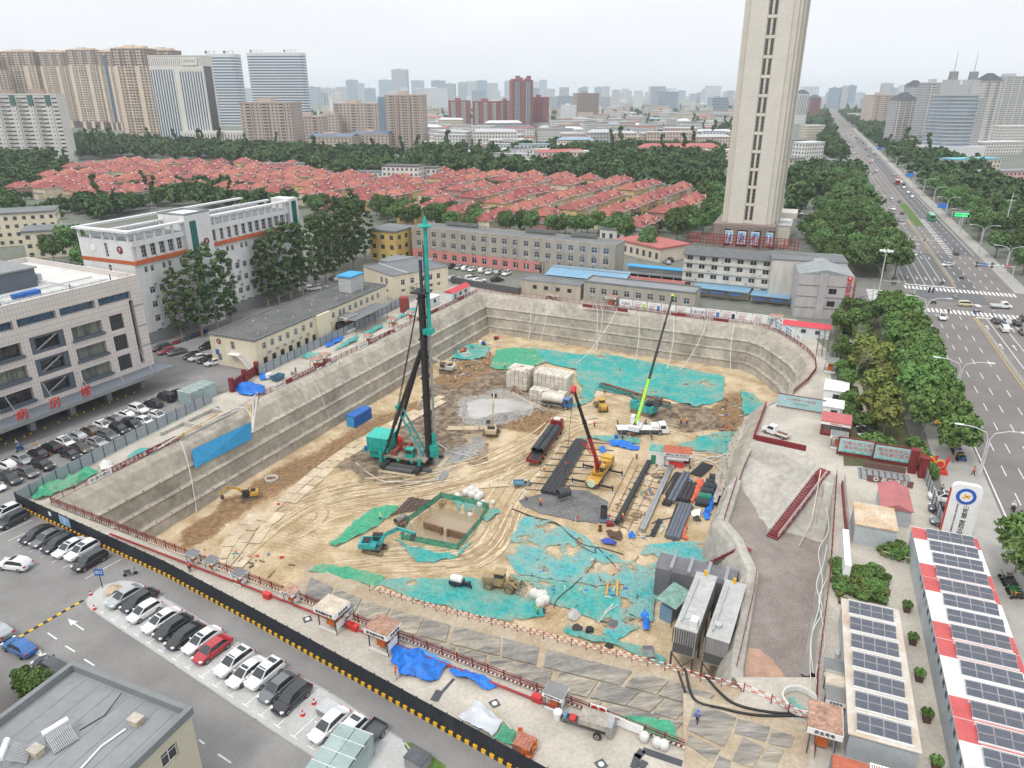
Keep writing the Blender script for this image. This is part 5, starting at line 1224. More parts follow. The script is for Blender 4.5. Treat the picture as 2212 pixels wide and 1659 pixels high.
se('park_path',[RV(130,16.4),RV(131,18.6),RV(160,18.2),RV(200,17.8),RV(200,16),RV(160,16.3)],.014,mat('park_paving',(.4,.36,.29),.9,.15,.6,4))
for k,(x,y)in en(((2192,1236),(2215,1290))):t5('street',P(x,y),1.0,'%s street tree at the right edge beside the scooters'%('farther','nearer')[k],'trees at the right edge')
k=0
B1=sorted(sT([(274,12),(274,34),(560,34),(560,20),(430,14),(330,2)],95,6.0,8))
for u,v in B1:t5('broad',RV(u,v),R.uniform(.75,1.15),'broadleaf tree left of the avenue, %s outward from the junction'%od(k),'tree belt left of the avenue');k+=1
k=0
B2=sorted(sT([(270,73),(270,140),(370,130),(410,98),(560,92),(560,73)],85,7.0,9))
for u,v in B2:t5('broad' if R.random()<.8 else 'street',RV(u,v),R.uniform(.8,1.15),'broadleaf tree right of the avenue, %s outward from the junction'%od(k),'tree belt right of the avenue');k+=1
k=0
for x,y,s in((395,733,.82),(437,727,1.0),(470,712,1.02),(500,700,.9),(603,655,1.),(630,648,1.05),(655,640,1.),(683,625,1.05),(705,613,1.0),(722,602,.95),(745,590,1.),(765,580,1.05),(790,565,1.),(580,662,.9),(735,575,1.1),(700,590,1.1),(770,560,1.15)):t5('poplar',P(x,y),s*1.45,'dark tall poplar, %s from the ward building along the lane'%od(k),'poplars along the lane',zs=s*1.22);k+=1
for k,(x,y,s)in en(((165,560,1.25),(185,600,.9),(120,575,.9))):t5('broad',P(x,y),s,'dark tree behind the ward building, %s from the left block'%od(2-k),'trees behind the ward building')
Z7=PD([(640,470),(830,478),(880,500),(1100,512),(1330,522),(1400,562),(1425,545),(1340,502),(1100,492),(900,472),(700,452)])
k=0
for q in sorted(sT(Z7,44,6.0,12,[(a,b,8)for a,b in vl])):t5('broad',q,R.uniform(.7,.95),'broadleaf tree between the grey block and the villas, %s from the left'%od(k),'trees behind the grey block');k+=1
Z8=PD([(1440,505),(1470,548),(1560,520),(1565,440),(1515,440)])
k=0
for q in sorted(sT(Z8,16,6.0,13,[(a,b,8)for a,b in vl])):t5('broad',q,R.uniform(.8,1.1),'dark tree at the foot of the stone tower, %s from the left'%od(k),'trees beside the stone tower');k+=1
far_src=[cw(le(12,3.9,3.9,6.6,2.3),26,1.0)for _ in rg(4)];far_pop=[cw([(x*.9,y*.9,z+1,r*1.6)for x,y,z,r in pl_[::5]],24,.85)for _ in rg(2)]
def wood(name,label,pts,m,smin=.8,smax=1.3,pop=.15):
 vs_=[]
 for x,y in pts:
  b=(far_pop if R.random()<pop else far_src)[R.randrange(2)];a=R.uniform(0,6.28);s=R.uniform(smin,smax);c_,s2=math.cos(a),math.sin(a)
  M=np.array([[c_,-s2,0],[s2,c_,0],[0,0,1]])*s;vs_.append(b@M.T+np.array([x,y,-.8*s]))
 tag(ob(name,mesh_np(name,np.concatenate(vs_),m)),label,None,kind='stuff')
leafF=mat('leaf_far',(.095,.155,.055),.8,.6,.035,.9,col2=(.042,.085,.036),spec=.15,fineamt=.4)
ZW=PD([(-60,372),(150,352),(280,342),(420,350),(560,358),(620,368),(700,388),(760,384),(960,386),(1200,394),(1290,402),(1540,428),(1575,410),(1500,380),(1400,370),(1250,366),(1100,360),(940,348),(830,336),(640,332),(560,326),(350,318),(150,315),(-60,330)])
wood('treeline','dense dark wood behind the red-roofed villas',sT(ZW,560,7.5,21,[(a,b,9)for a,b in vl]),leafF,.9,1.5,.04)
ZL=PD([(-80,480),(20,470),(60,410),(160,372),(150,360),(-80,380)]);ZL2=PD([(170,455),(330,412),(450,414),(540,420),(640,450),(560,462),(400,446),(330,452),(210,478)])
wood('grove','green grove left of the villas',sT(ZL,90,7,22,[(a,b,9)for a,b in vl])+sT(ZL2,60,6.5,23,[(a,b,9)for a,b in vl]),leafF,.7,1.1,.05)
gar=sT(vz,330,5,24,[(a,b,7.6)for a,b in vl]);wood('garden_trees','garden trees between the red-roofed villas',gar,leafF,.35,.7,0)
city=[]
for i,(pl2,n)in en((([(900,345),(1110,352),(1250,360),(1560,385),(1560,330),(1250,320),(1100,335),(920,325)],220),([(1180,300),(1330,265),(1580,260),(1580,330),(1250,320)],140),([(900,240),(1580,235),(1580,258),(900,275)],130),([(650,245),(900,240),(900,300),(680,260)],50),([(-40,300),(350,300),(350,318),(-40,330)],60))):city+=sT(PD(pl2),n,9,30+i)
wood('city_greenery','hazy greenery scattered through the low-rise quarters',city,leafF,.9,1.5,.04)
bel=[RV(u,v)for u,v in sT([(560,20),(560,34),(2600,34),(2600,-40),(1000,12)],260,9,40)]+[RV(u,v)for u,v in sT([(560,73),(560,92),(1000,100),(2600,150),(2600,73)],330,9,41)]+[RV(u,v)for u,v in sT([(415,97),(415,118),(1000,130),(1000,100),(560,94)],110,8,42)]+PDs([(1712,470),(1760,420),(1800,440),(1850,500),(1870,470),(1800,385),(1730,372),(1705,400)],45)
wood('avenue_wood','far green belts on both sides of the avenue',[(p.x,p.y)for p in bel],leafF,.9,1.5,.05)
# ============================================================ people
def sm(verts,edges,radii,sub=1,root=0,m=None):
 me=bpy.data.meshes.new('body');me.from_pydata(verts,edges,[]);o=bpy.data.objects.new('body',me);COL.objects.link(o)
 md=o.modifiers.new('skin','SKIN');sv=me.skin_vertices[0].data if me.skin_vertices else None
 if sv is None:
  bm=bmesh.new();bm.from_mesh(me);bm.verts.layers.skin.verify();bm.to_mesh(me);bm.free();sv=me.skin_vertices[0].data
 for i,r in en(radii):sv[i].radius=(r,r)if not isinstance(r,tuple)else r;sv[i].use_root=i==root
 o.modifiers.new('sub','SUBSURF').levels=sub
 dg=bpy.context.evaluated_depsgraph_get();dg.update();r=bpy.data.meshes.new_from_object(o.evaluated_get(dg));bpy.data.objects.remove(o)
 r.materials.clear();r.materials.append(m);r.polygons.foreach_set('use_smooth',[True]*len(r.polygons));return r
skin_m=mat('skin_tone',(.45,.27,.19),.6,.05,3);hair_m=mat('hair_dark',(.02,.017,.015),.7,.1,5)
def pose(stride=0.,arm=0.,sit=False,reach=0.):
 """joints of a 1.7 m figure facing +x"""
 hip,knee,ank,toe=.9,.48,.07,.04
 V=[(0,0,.95),(0,0,1.12),(0.01,0,1.32),(0,0,1.45),(.02,0,1.55),(.03,0,1.66)];Rr=[.13,.125,.14,.06,.085,.08];E=[(0,1),(1,2),(2,3),(3,4),(4,5)]
 J={}
 for s,nm in((1,'l'),(-1,'r')):
  f=stride*s;b=len(V)
  if sit:leg=[(.02,.1*s,.92),(.42,.16*s,.85),(.38,.16*s,.42),(.5,.16*s,.36)]
  else:leg=[(0,.09*s,.88),(.12*f+.02,.1*s,.48),(.3*f-.04*abs(f),.1*s,.09),(.3*f+.14,.11*s,.04)]
  V+=leg;Rr+=[.095,.065,.045,.04];E+=[(0,b),(b,b+1),(b+1,b+2),(b+2,b+3)];J[nm+'leg']=leg
  b=len(V);a=-arm*s
  if sit or reach:ar=[(0,.2*s,1.38),(.12,.25*s,1.14),(.38,.2*s,1.1),(.47,.19*s,1.12)]
  else:ar=[(0,.19*s,1.38),(.05*a,.25*s,1.12),(.2*a+.06,.25*s,.88),(.24*a+.08,.24*s,.79)]
  V+=ar;Rr+=[.06,.045,.035,.04];E+=[(2,b),(b,b+1),(b+1,b+2),(b+2,b+3)];J[nm+'arm']=ar
  h=ar[3];b=len(V)-1
  for k in rg(3):V.append((h[0]+.04,h[1]+(k-1)*.022,h[2]-.06));Rr.append(.012);E.append((b,len(V)-1))
 body=sm(V,E,Rr,1,0,skin_m)
 g=1.16
 top=sm([(0,0,.9),(0,0,1.12),(.01,0,1.33),(0,0,1.42)]+[p for s in 'lr' for p in J[s+'arm'][:3]],[(0,1),(1,2),(2,3),(2,4),(4,5),(5,6),(2,7),(7,8),(8,9)],[.15,.15,.165,.08,.075,.06,.048,.075,.06,.048],1,0,wH)
 trs=sm([(0,0,.95)]+[p for s in 'lr' for p in J[s+'leg'][:3]],[(0,1),(1,2),(2,3),(0,4),(4,5),(5,6)],[.145,.11,.08,.06,.11,.08,.06],1,0,wH)
 return body,top,trs
POSES={'stand':pose(0,.2),'walk':pose(.9,.9),'sit':pose(sit=True),'work':pose(.3,0,False,1)}
helmet_me=MB().lathe([(.155,1.62),(.15,1.64),(.125,1.72),(.07,1.77),(.005,1.785)],10).mesh('helmet',wH)
hair_me=MB().lathe([(.1,1.58),(.105,1.66),(.08,1.73),(.005,1.755)],8).mesh('hair',hair_m)
def paint(o,m):
 for sl in o.material_slots:sl.link='OBJECT';sl.material=m
def person(p,rz,top,legs,label,ps='stand',hat=None,group='workers on the site',s=1.0,name='person'):
 b,t,l_=POSES[ps];o=tG(name,label,'person',p,rz,group)
 ob('body',b,o);x=ob('jacket',t,o);paint(x,top);x=ob('trousers',l_,o);paint(x,legs)
 if hat is not None:x=ob('helmet',helmet_me,o,(.02,0,0));paint(x,hat)
 else:ob('hair',hair_me,o,(.01,0,0))
 return o
vest=mat('vest_orange',(.75,.13,.05),.7,.1,3);na=mat('navy_cloth',(.03,.04,.08),.8,.1,3);khaki=mat('khaki_cloth',(.3,.27,.2),.8,.1,3);lime=mat('vest_lime',(.4,.65,.08),.7,.1,3);bc=mat('blue_cloth',(.1,.2,.5),.8,.1,3);we=mat('white_cloth',(.7,.7,.7),.8,.05,3);hat_y=mat('helmet_yellow',(.8,.6,.05),.4,0);hat_b=mat('helmet_blue',(.05,.15,.6),.4,0);hat_r=mat('helmet_red',(.6,.06,.05),.4,0)
# ============================================================ cars
def pi(name,c,metal=0.):return mat('car_'+name,c,.28,.04,.5,spec=.5,metal=metal,coat=.6)
PA={'white':pi('white',(.74,.74,.74)),'black':pi('black',(.018,.019,.022)),'grey':pi('grey',(.16,.165,.17),.3),'silver':pi('silver',(.42,.44,.46),.4),'brown':pi('brown',(.13,.11,.09),.3),'red':pi('red',(.4,.02,.03)),'blue':pi('blue',(.02,.12,.36)),'dark':pi('dark',(.05,.055,.065)),'yellow':pi('yellow',(.75,.45,.03)),'cream':pi('cream',(.65,.6,.38)),'green':pi('green',(.03,.3,.12))}
cG=mat('car_glass',(.025,.032,.038),.06,.2,.4,spec=.8);lamp_m=mat('lamp_clear',(.7,.72,.74),.15,0);tail_m=mat('tail_red',(.4,.02,.02),.25,0);plate_b=mat('plate_blue',(.05,.12,.5),.5,0);plate_g=mat('plate_green',(.15,.5,.35),.5,0);rim_m=mat('rim_alloy',(.45,.46,.47),.35,.1,4,metal=.5)
STY={'sedan':(((-2.36,.66,.46,.74),(-2.28,.8,.3,.92),(-1.7,.89,.22,.99),(-.9,.91,.2,.96),(.1,.91,.2,.93),(1.0,.91,.2,.91),(1.6,.89,.22,.84),(2.15,.82,.28,.7),(2.34,.62,.42,.56)),((-2.0,.97,.99,.78),(-1.2,.95,1.41,.6),(-.2,.93,1.46,.62),(.35,.92,1.42,.61),(1.25,.9,.92,.76))),'suv':(((-2.3,.74,.5,.9),(-2.22,.86,.34,1.06),(-1.6,.93,.26,1.08),(-.8,.94,.25,1.05),(.2,.94,.25,1.03),(1.0,.94,.25,1.02),(1.6,.92,.28,.97),(2.1,.86,.34,.84),(2.3,.68,.46,.66)),((-2.2,1.06,1.1,.8),(-1.85,1.05,1.6,.66),(-.5,1.03,1.7,.68),(.3,1.02,1.64,.66),(1.15,1.01,1.05,.8))),'hatch':(((-2.0,.7,.46,.85),(-1.93,.82,.3,1.0),(-1.4,.87,.22,1.02),(-.6,.88,.2,.99),(.2,.88,.2,.96),(.9,.88,.2,.94),(1.5,.85,.22,.86),(1.95,.76,.3,.7),(2.1,.58,.42,.58)),((-1.9,1.0,1.03,.76),(-1.45,.99,1.45,.62),(-.4,.97,1.53,.64),(.3,.96,1.48,.62),(1.2,.94,.96,.74))),'van':(((-2.45,.8,.42,1.0),(-2.38,.88,.3,1.15),(-1.6,.92,.24,1.15),(-.6,.92,.24,1.12),(.4,.92,.24,1.1),(1.2,.92,.24,1.08),(1.9,.88,.26,1.0),(2.3,.8,.32,.8),(2.45,.64,.42,.62)),((-2.4,1.13,1.16,.84),(-2.2,1.13,1.8,.74),(-.4,1.1,1.9,.76),(.9,1.08,1.84,.74),(1.75,1.05,1.08,.8)))}
def body_ring(x,hw,zb,zt):
 h=[(0,zb),(hw*.86,zb),(hw*.99,zb+.14),(hw,zb+(zt-zb)*.6),(hw*.95,zt-.07),(hw*.82,zt),(0,zt+.03)]
 return[V_((x,y,z))for y,z in h]+[V_((x,-y,z))for y,z in h[-2:0:-1]]
def panes(mb,a,b,c,d,s=.1,off=.014):
 m=(a+b+c+d)/4;n=(b-a).cross(d-a).normalized()*off
 mb.add([m+(q-m)*(1-s)+n for q in(a,b,c,d)],[(0,1,2,3)])
CARM={}
te=MB().lathe([(.2,-.1),(.315,-.11),(.335,-.07),(.335,.07),(.315,.11),(.2,.1)],14,M4.Rotation(PI/2,4,'X')).mesh('wheel',r8)
re=MB().lathe([(.01,-.095),(.2,-.105),(.21,-.06),(.21,.06),(.2,.105),(.01,.095)],10,M4.Rotation(PI/2,4,'X')).mesh('rim',rim_m)
for sty,(bs2,cs)in STY.items():
 mb=MB();mb.loft([body_ring(*s)for s in bs2],True,True)
 wb=[.88*max(s[1]for s in bs2)]*len(cs);wsc,rw,sw=MB(),MB(),{1:MB(),-1:MB()};r4=[]
 for i,(x,zb,zr,wr)in en(cs):r4.append([V_((x,-wb[i],zb-.04)),V_((x,-wr,zr)),V_((x,wr,zr)),V_((x,wb[i],zb-.04))])
 mb.loft(r4);n=len(cs)
 for i in rg(n-1):
  p,q=r4[i],r4[i+1]
  top_=(p[1],q[1],q[2],p[2])
  if i==0:panes(rw,p[2],p[1],q[1],q[2],.12,-.014)
  if i==n-2:panes(wsc,p[1],q[1],q[2],p[2],.1,.014)
 for sgn,aa,bb in((1,0,1),(-1,3,2)):
  lo,up=[],[]
  for i in rg(n):
   r_=r4[i]
   if i==0:q=r4[0][aa].lerp(r4[1][aa],.4);lo.append(q+V_((0,0,.07)));up.append(q+V_((0,0,.09)))
   elif i==n-1:q=r4[n-1][aa].lerp(r4[n-2][aa],.28);lo.append(q+V_((0,0,.07)));up.append(q+V_((0,0,.09)))
   else:lo.append(r_[aa].lerp(r_[bb],.15));up.append(r_[aa].lerp(r_[bb],.88))
  sw[sgn].loft([[a+V_((0,-sgn*.02,.006)),b+V_((0,-sgn*.02,.006))]for a,b in zip(lo,up)])
 for sg in(-1,1):mb.cbox((.75,sg*1.0,cs[-1][1]+.06),(.16,.2,.13))
 L2=bs2[-1][0];hl=MB();hl.cbox((0,0,0),(.34,.3,.13),0);tl=MB().cbox((0,0,0),(.16,.34,.16))
 hf=bs2[-2];hr=bs2[1]
 CARM[sty]=dict(body=mb.mesh('body',PA['white'],False),windscreen=wsc.mesh('windscreen',cG),rear_window=rw.mesh('rear_window',cG),side_window=sw[1].mesh('side_window',cG),side_window2=sw[-1].mesh('side_window',cG),headlight=hl.mesh('headlight',lamp_m),taillight=tl.mesh('taillight',tail_m),lf=(hf[0]-.06,hf[1]*.84,hf[3]-.03),tf=(hr[0]-.02,hr[1]*.8,hr[3]-.12),L=L2,nz=bs2[-1][3],rz=bs2[0][3],sr=(cs[2][0],cs[2][2]),rs=(cs[2],cs[3]))
plate_me={c:MB().cbox((0,0,0),(.03,.44,.14)).mesh('number_plate',c)for c in(plate_b,plate_g)}
roofgl={}
def car(sty,co,p,rz,label,group,roof=0,far=False,name=None,s=1.):
 M=CARM[sty];o=tG(name or{'sedan':'sedan_car','suv':'suv_car','hatch':'hatchback_car','van':'van'}[sty],label,'van' if sty=='van' else 'car',p,rz,group)
 if s!=1.:o.scale=(s,s,s)
 b=ob('body',M['body'],o);paint(b,PA[co])
 for k in('windscreen','rear_window','side_window','side_window2'):ob(k.rstrip('2'),M[k],o)
 if not far:
  for sg in(-1,1):
   ob('headlight',M['headlight'],o,(M['lf'][0],sg*M['lf'][1],M['lf'][2]),-sg*.35);ob('taillight',M['taillight'],o,(M['tf'][0],sg*M['tf'][1],M['tf'][2]))
  pl=plate_me[plate_g if R.random()<.25 else plate_b];ob('number_plate',pl,o,(M['L']-.0,0,.42));ob('number_plate',pl,o,(-M['L']-.02,0,.62))
  if roof:
   if(sty,roof)not in roofgl:
    (x0,_,z0,w0),(x1,_,z1,w1)=M['rs'];t=.82;lo=.0 if roof==1 else-1.1
    mb=MB();mb.add([V_((x0+.12+lo,-w0*t,z0+.012+(lo*.03))),V_((x1-.05,-w1*t,z1+.014)),V_((x1-.05,w1*t,z1+.014)),V_((x0+.12+lo,w0*t,z0+.012+lo*.03))],[(0,1,2,3)])
    if roof==1:mb=MB();mb.add([V_((x0+.1,-w0*t,z0+.02)),V_((x1-.08,-w1*t,z1+.022)),V_((x1-.08,w1*t,z1+.022)),V_((x0+.1,w0*t,z0+.02))],[(0,1,2,3)])
    roofgl[(sty,roof)]=mb.mesh('sunroof',cG)
   ob('sunroof',roofgl[(sty,roof)],o)
 for x in(-M['L']*.58,M['L']*.6):
  for y in(-.82,.82):w=ob('wheel',te,o,(x,y*(1.03 if sty!='hatch' else .97),.335));
  if not far:
   for w_ in KIDS[o.as_pointer()][-2:]:ob('rim',re,w_)
 return o
def hD(a,b):d=b-a;return math.atan2(d.y,d.x)
def ws(c,sty):return{'white':'white','black':'black','grey':'grey','silver':'silver','brown':'bronze-grey','red':'red','blue':'blue','dark':'dark grey','cream':'cream','yellow':'yellow','green':'green'}[c]+' '+{'sedan':'sedan','suv':'SUV','hatch':'hatchback','van':'van'}[sty]
hz=hD(P(500,1385),P(424,1440))
PADR=[('sedan','silver',235,1318,0),('sedan','black',266,1328,0),('hatch','white',281,1350,0),('sedan','white',313,1373,1),('sedan','black',338,1388,0),('sedan','black',364,1408,0),('sedan','white',401,1418,1),('sedan','red',423,1439,0),('suv','white',471,1468,2),('sedan','white',497,1491,1),('suv','white',538,1495,2),('sedan','grey',566,1524,0),('suv','black',596,1550,0),('sedan','white',676,1610,0),('suv','white',718,1631,2)]
fw=V_((math.cos(hz),math.sin(hz),0))
for k,(sty,c,x,y,rf)in en(PADR):
 p=P(x,y)-fw*(CARM[sty]['L']-.05);p.z=.055
 car(sty,c,p,hz+R.uniform(-.02,.02),'%s, %s from the rounded end of the pale parking pad'%(ws(c,sty),od(k)),'cars on the pale parking pad',rf)
hz2=hD(P(240,1189),P(160,1236));fw=V_((math.cos(hz2),math.sin(hz2),0))
for k,(sty,c,x,y,rf)in en((('suv','white',-22,1132,1),('suv','dark',-6,1148,0),('sedan','black',47,1179,0),('sedan','grey',70,1187,0),('sedan','black',95,1199,0),('sedan','white',119,1209,1),('suv','white',146,1217,1),('suv','black',162,1240,0))):
 p=P(x,y)-fw*2.3;p.z=.006;car(sty,c,p,hz2+R.uniform(-.03,.03),'%s, %s from the left beside the black hoarding'%(ws(c,sty),od(k)),'cars beside the black hoarding',rf)
p=P(34,1227);p.z=.006;car('suv','white',p,hD(P(64,1228),P(4,1220)),'white SUV driving alone across the car park',None,1)
for k,(sty,c,a,b)in en((('sedan','blue',(72,1420),(18,1392)),('hatch','silver',(22,1384),(-22,1360)),('sedan','dark',(138,1462),(84,1432)))):
 A_,B_=P(*a),P(*b);p=(A_+B_)/2;p.z=.006;car(sty,c,p,hD(A_,B_),'%s at the lane in the bottom left corner'%ws(c,sty),'cars at the bottom left corner')
hz3=hD(Q(2,745,465),Q(2,940,532))
for rw_,(sgn,lst)in(('outer',(1,((1370,270,'hatch','white',1),(1255,315,'sedan','white',0),(1150,345,'suv','black',0),(1040,390,'suv','black',0),(945,445,'suv','grey',0),(845,500,'sedan','silver',1),(710,550,'sedan','brown',0),(615,605,'sedan','black',0),(380,700,'suv','black',0),(245,765,'hatch','grey',0),(100,820,'suv','dark',1),(-40,880,'sedan','white',0)))),('inner',(-1,((1560,80,'sedan','black',0),(1440,115,'van','black',0),(1325,170,'suv','black',0),(1205,215,'suv','white',0),(1085,260,'sedan','white',2),(990,308,'sedan','grey',0),(900,352,'sedan','white',1),(780,402,'sedan','brown',0),(675,450,'sedan','silver',0),(570,500,'hatch','white',1),(450,548,'suv','black',0),(335,597,'sedan','black',0),(195,648,'sedan','silver',0),(60,705,'suv','white',1))))):
 for k,(x,y,sty,c,rf)in en(lst):
  p=Q(2,x,y+25);p.z=.006;car(sty,c,p,hz3+(PI if sgn<0 and k%3 else 0)+R.uniform(-.03,.03),'%s, %s from the glass kiosk in the %s ward car row'%(ws(c,sty),od(k),rw_),'cars in front of the ward building',rf)
for k,(x,y,sty,c,a)in en(((1400,1365,'suv','dark',0),(1450,1392,'sedan','red',0),(1535,1400,'sedan','grey',0),(1670,1430,'sedan','black',0),(1715,1450,'sedan','white',0),(1790,1465,'sedan','black',0),(1855,1490,'sedan','white',0),(1800,1352,'suv','black',0))):
 p=Q(1,x,y);p.z=.006;car(sty,c,p,hD(Q(1,1790,1500),Q(1,1930,1465))+PI,'%s, %s from the white block in the lane before block 5'%(ws(c,sty),od(k)),'cars in the lane by block 5')
hz4=math.atan2(-RS,RC)
for k,(x,y,c,sty)in en(((1690,655,'black','suv'),(1755,665,'silver','hatch'),(1815,675,'white','suv'),(1870,682,'white','sedan'),(1960,692,'white','suv'),(2020,705,'white','sedan'),(2095,710,'silver','hatch'),(2165,718,'white','suv'),(1710,757,'silver','sedan'),(1872,742,'black','sedan'),(1870,765,'white','van'),(1930,777,'white','sedan'),(2085,772,'black','suv'),(690,755,'dark','sedan'),(735,765,'white','sedan'),(780,750,'white','suv'),(470,840,'white','sedan'),(500,850,'white','suv'),(560,835,'silver','sedan'))):
 p=Q(11,x,y);p.z=.006;car(sty,c,p,rad(63)+(PI if k%2 else 0)if k<8 else rad(25)+R.uniform(-.2,.2),'%s, %s in the court of the grey block'%(ws(c,sty),od(k)),'cars in the court of the grey block',1 if c=='white' else 0,s=1.05)
for x,y,ij,sty,c,a,lb in((1520,1012,32,'suv','white',160,'white SUV parked outside the site gate'),(1525,1118,32,'suv','black',160,'black SUV parked outside the site gate beside the pylon sign'),(1545,1225,32,'sedan','grey',160,'grey sedan half hidden behind the pylon sign'),(845,440,32,'suv','black',95,'black SUV on the park path behind the slogan boards'),(860,500,32,'sedan','white',95,'white car hidden behind the slogan boards'),(840,1070,31,'suv','white',165,'white SUV under the tiled pavilion roof'),(870,1045,31,'sedan','white',165,'white sedan behind the pavilion'),(1280,575,21,'sedan','white',200,'white car in the alley beside the villas'),(1330,525,21,'sedan','red',170,'red car at the end of the alley'),(1362,600,21,'suv','black',100,'dark car at the alley corner'),(1340,620,21,'sedan','silver',100,'silver car at the alley corner'),(800,1355,31,'van','white',95,'white minibus under the park trees')):
 p=Q(ij,x,y);p.z=.02;car(sty,c,p,rad(a),lb,None,1)
k=0
for x,y in sT([(250,190),(430,200),(420,385),(330,370)],24,22,61):
 p=Q(31,x,y);p.z=.02;c=R.choice(('white','white','silver','black','grey'));car('sedan',c,p,rad(R.choice((20,110))),'%s car in the lot behind the stone tower, %s'%(c,od(k)),'cars behind the stone tower',far=True);k+=1
ah=rad(90)-AZ
for x,y,sty,c,d,lb in((1260,548,'sedan','white',-1,'white sedan waiting before the far crossing'),(1545,640,'sedan','white',1.4,'white sedan turning past the median end'),(1620,540,'sedan','black',1,'black sedan leaving the junction'),(1135,90,'sedan','dark',-1,'dark sedan beside the grass island'),(1055,150,'sedan','white',-1,'white sedan far left of the grass island'),(1145,250,'sedan','silver',-1,'silver sedan nearing the junction'),(1500,1098,'suv','white',-1,'white SUV just past the near crossing'),(1970,1128,'sedan','black',1,'black sedan first in the queue at the stop line'),(2060,1138,'sedan','silver',1,'silver sedan second lane of the queue'),(2145,1146,'sedan','black',1,'black sedan third lane of the queue'),(2035,1198,'van','white',1,'white ambulance van with red stripe behind the queue'),(2206,1112,'suv','black',1,'black SUV at the right edge of the queue'),(2206,1228,'sedan','grey',1,'grey sedan at the right picture edge')):
 p=Q(31,x,y);p.z=.02;o=car(sty,c,p,ah+(PI if d==-1 else(2.2 if d==1.4 else 0)),lb,'traffic near the junction',1)
 if 'ambulance' in lb:pa('stripe',o,-2.2,-.955,.62,1.9,.955,.74,red);pa('light_bar',o,.3,-.5,1.88,.6,.5,2.0,be)
k=0
for u,v in sorted([(430+a,b)for a,b in sT([(0,38),(0,50),(900,50),(900,38)],46,9,71)]+[(500+a,b)for a,b in sT([(0,53),(0,66),(800,66),(800,53)],26,14,72)]):
 c=R.choice(('white','white','white','black','silver','red','grey'));lane=round((v-38)/3)*3+39;p=RV(u,min(65,lane));p.z=.02
 if 51<p.dot(V_((RC,-RS,0)))<53:continue
 car(R.choice(('sedan','suv')),c,p,ah+(PI if lane<52 else 0),'%s car far up the avenue, %s beyond the junction'%(c,od(k)),'far traffic on the avenue',far=True);k+=1
def bus(p,rz,co,label):
 t=tG('city_bus',label,'bus',p,rz,'buses on the avenue');m=PA[co]
 pa('body',t,-5.5,-1.25,.35,5.5,1.25,2.95,m);pa('roof',t,-5.3,-1.15,2.95,5.3,1.15,3.12,mat('bus_roof_'+co,(.25,.6,.4)if co=='green' else(.5,.5,.5),.6))
 for y in(-1.27,1.25):pa('side_window',t,-5.0,y,1.45,5.0,y+.02,2.5,cG)
 pa('windscreen',t,5.5,-1.1,1.2,5.53,1.1,2.7,cG);pa('rear_window',t,-5.53,-1.0,1.6,-5.5,1.0,2.6,cG);pa('air_conditioner',t,-2,-.8,3.12,1.2,.8,3.35,lG)
 for x in(-3.2,3.6):
  for y in(-1.15,1.15):w=ob('wheel',te,t,(x,y,.47));w.scale=(1.4,1.4,1.4)
p=Q(31,1405,240);p.z=.02;bus(p,ah,'green','green city bus beside the grass island');p=Q(30,1112,1590);p.z=.02;bus(p,ah,'red','red city bus farther up the avenue')
def sr(p,rz,co,label,rider=True,group='scooters',top=None,hat=None):
 t=tG('scooter',label,'scooter',p,rz,group)
 mb=MB();mb.cbox((-.25,0,.55),(.75,.28,.3)).cbox((-.3,0,.76),(.7,.26,.1)).cbox((.15,0,.3),(.5,.3,.08)).bar((.42,0,.3),(.62,0,.95),.3,.08);b=ob('body',mb.mesh('body',PA['white']),t);paint(b,PA[co])
 ob('handlebar',MB().bar((.62,-.35,1.02),(.62,.35,1.02),.05).bar((.6,0,.9),(.62,0,1.03),.06).mesh('handlebar',bK),t);pa('saddle',t,-.7,-.14,.815,.05,.14,.88,bK)
 for x in(-.62,.68):w=ob('wheel',te,t,(x,0,.25));w.scale=(.74,.5,.74)
 if rider:
  q=V_((math.cos(rz),math.sin(rz),0));pp=V_(p)-q*.2;pp.z=p[2]-.04;person(pp,rz,top or we,na,'rider on the '+label,'sit',hat,'scooter riders')
 return t
for k,(x,y,a,c,lb,tp)in en(((1560,1040,0,'black','black scooter on the near zebra crossing, leftmost',None),(1615,920,30,'white','white scooter in the middle of the junction',None),(1668,755,-70,'black','black scooter in the right lanes beyond the crossing',None),(1500,803,-60,'grey','grey scooter waiting at the far stop line',na),(1785,1053,20,'blue','blue scooter beside the three-wheeler',None),(1940,1060,0,'white','white scooter on the near zebra crossing, rightmost',None),(1428,968,-70,'black','black scooter crossing behind the kerb trees',None),(1090,755,-70,'black','black scooter waiting at the corner, rear one',vest),(1085,800,-70,'grey','grey scooter waiting at the corner, front one',None))):
 p=Q(31,x,y);p.z=.02;sr(p,ah+rad(a),c,lb,top=tp)
p=Q(32,2112,1100);p.z=.02;sr(p,ah+PI,'black','black motorcycle riding down the avenue',top=we,hat=lG)
p=Q(2,175,580);p.z=.006;sr(p,hz3+2,'blue','blue scooter before the ward building',top=bc);p=P(282,1243);p.z=.006;sr(p,.4,'grey','grey scooter parked by the rounded pad end',False)
k=0
for q in rg(17):p=Q(32,1535+q*8.5,420+q*15.5);p.z=.02;sr(p,ah+rad(100)+R.uniform(-.2,.2),R.choice(('black','grey','blue','yellow','white')),'parked scooter in the kerb rack, %s from the yellow car'%od(k),False,'scooters parked at the kerb');k+=1
k=0
for q in rg(14):p=Q(1,1500+q*22+R.uniform(-8,8),1322-q*8);p.z=.01;sr(p,rad(R.uniform(40,80)),R.choice(('black','grey','red','blue')),'parked scooter under the poplars, %s from the left'%od(k),False,'scooters parked under the poplars');k+=1
k=0
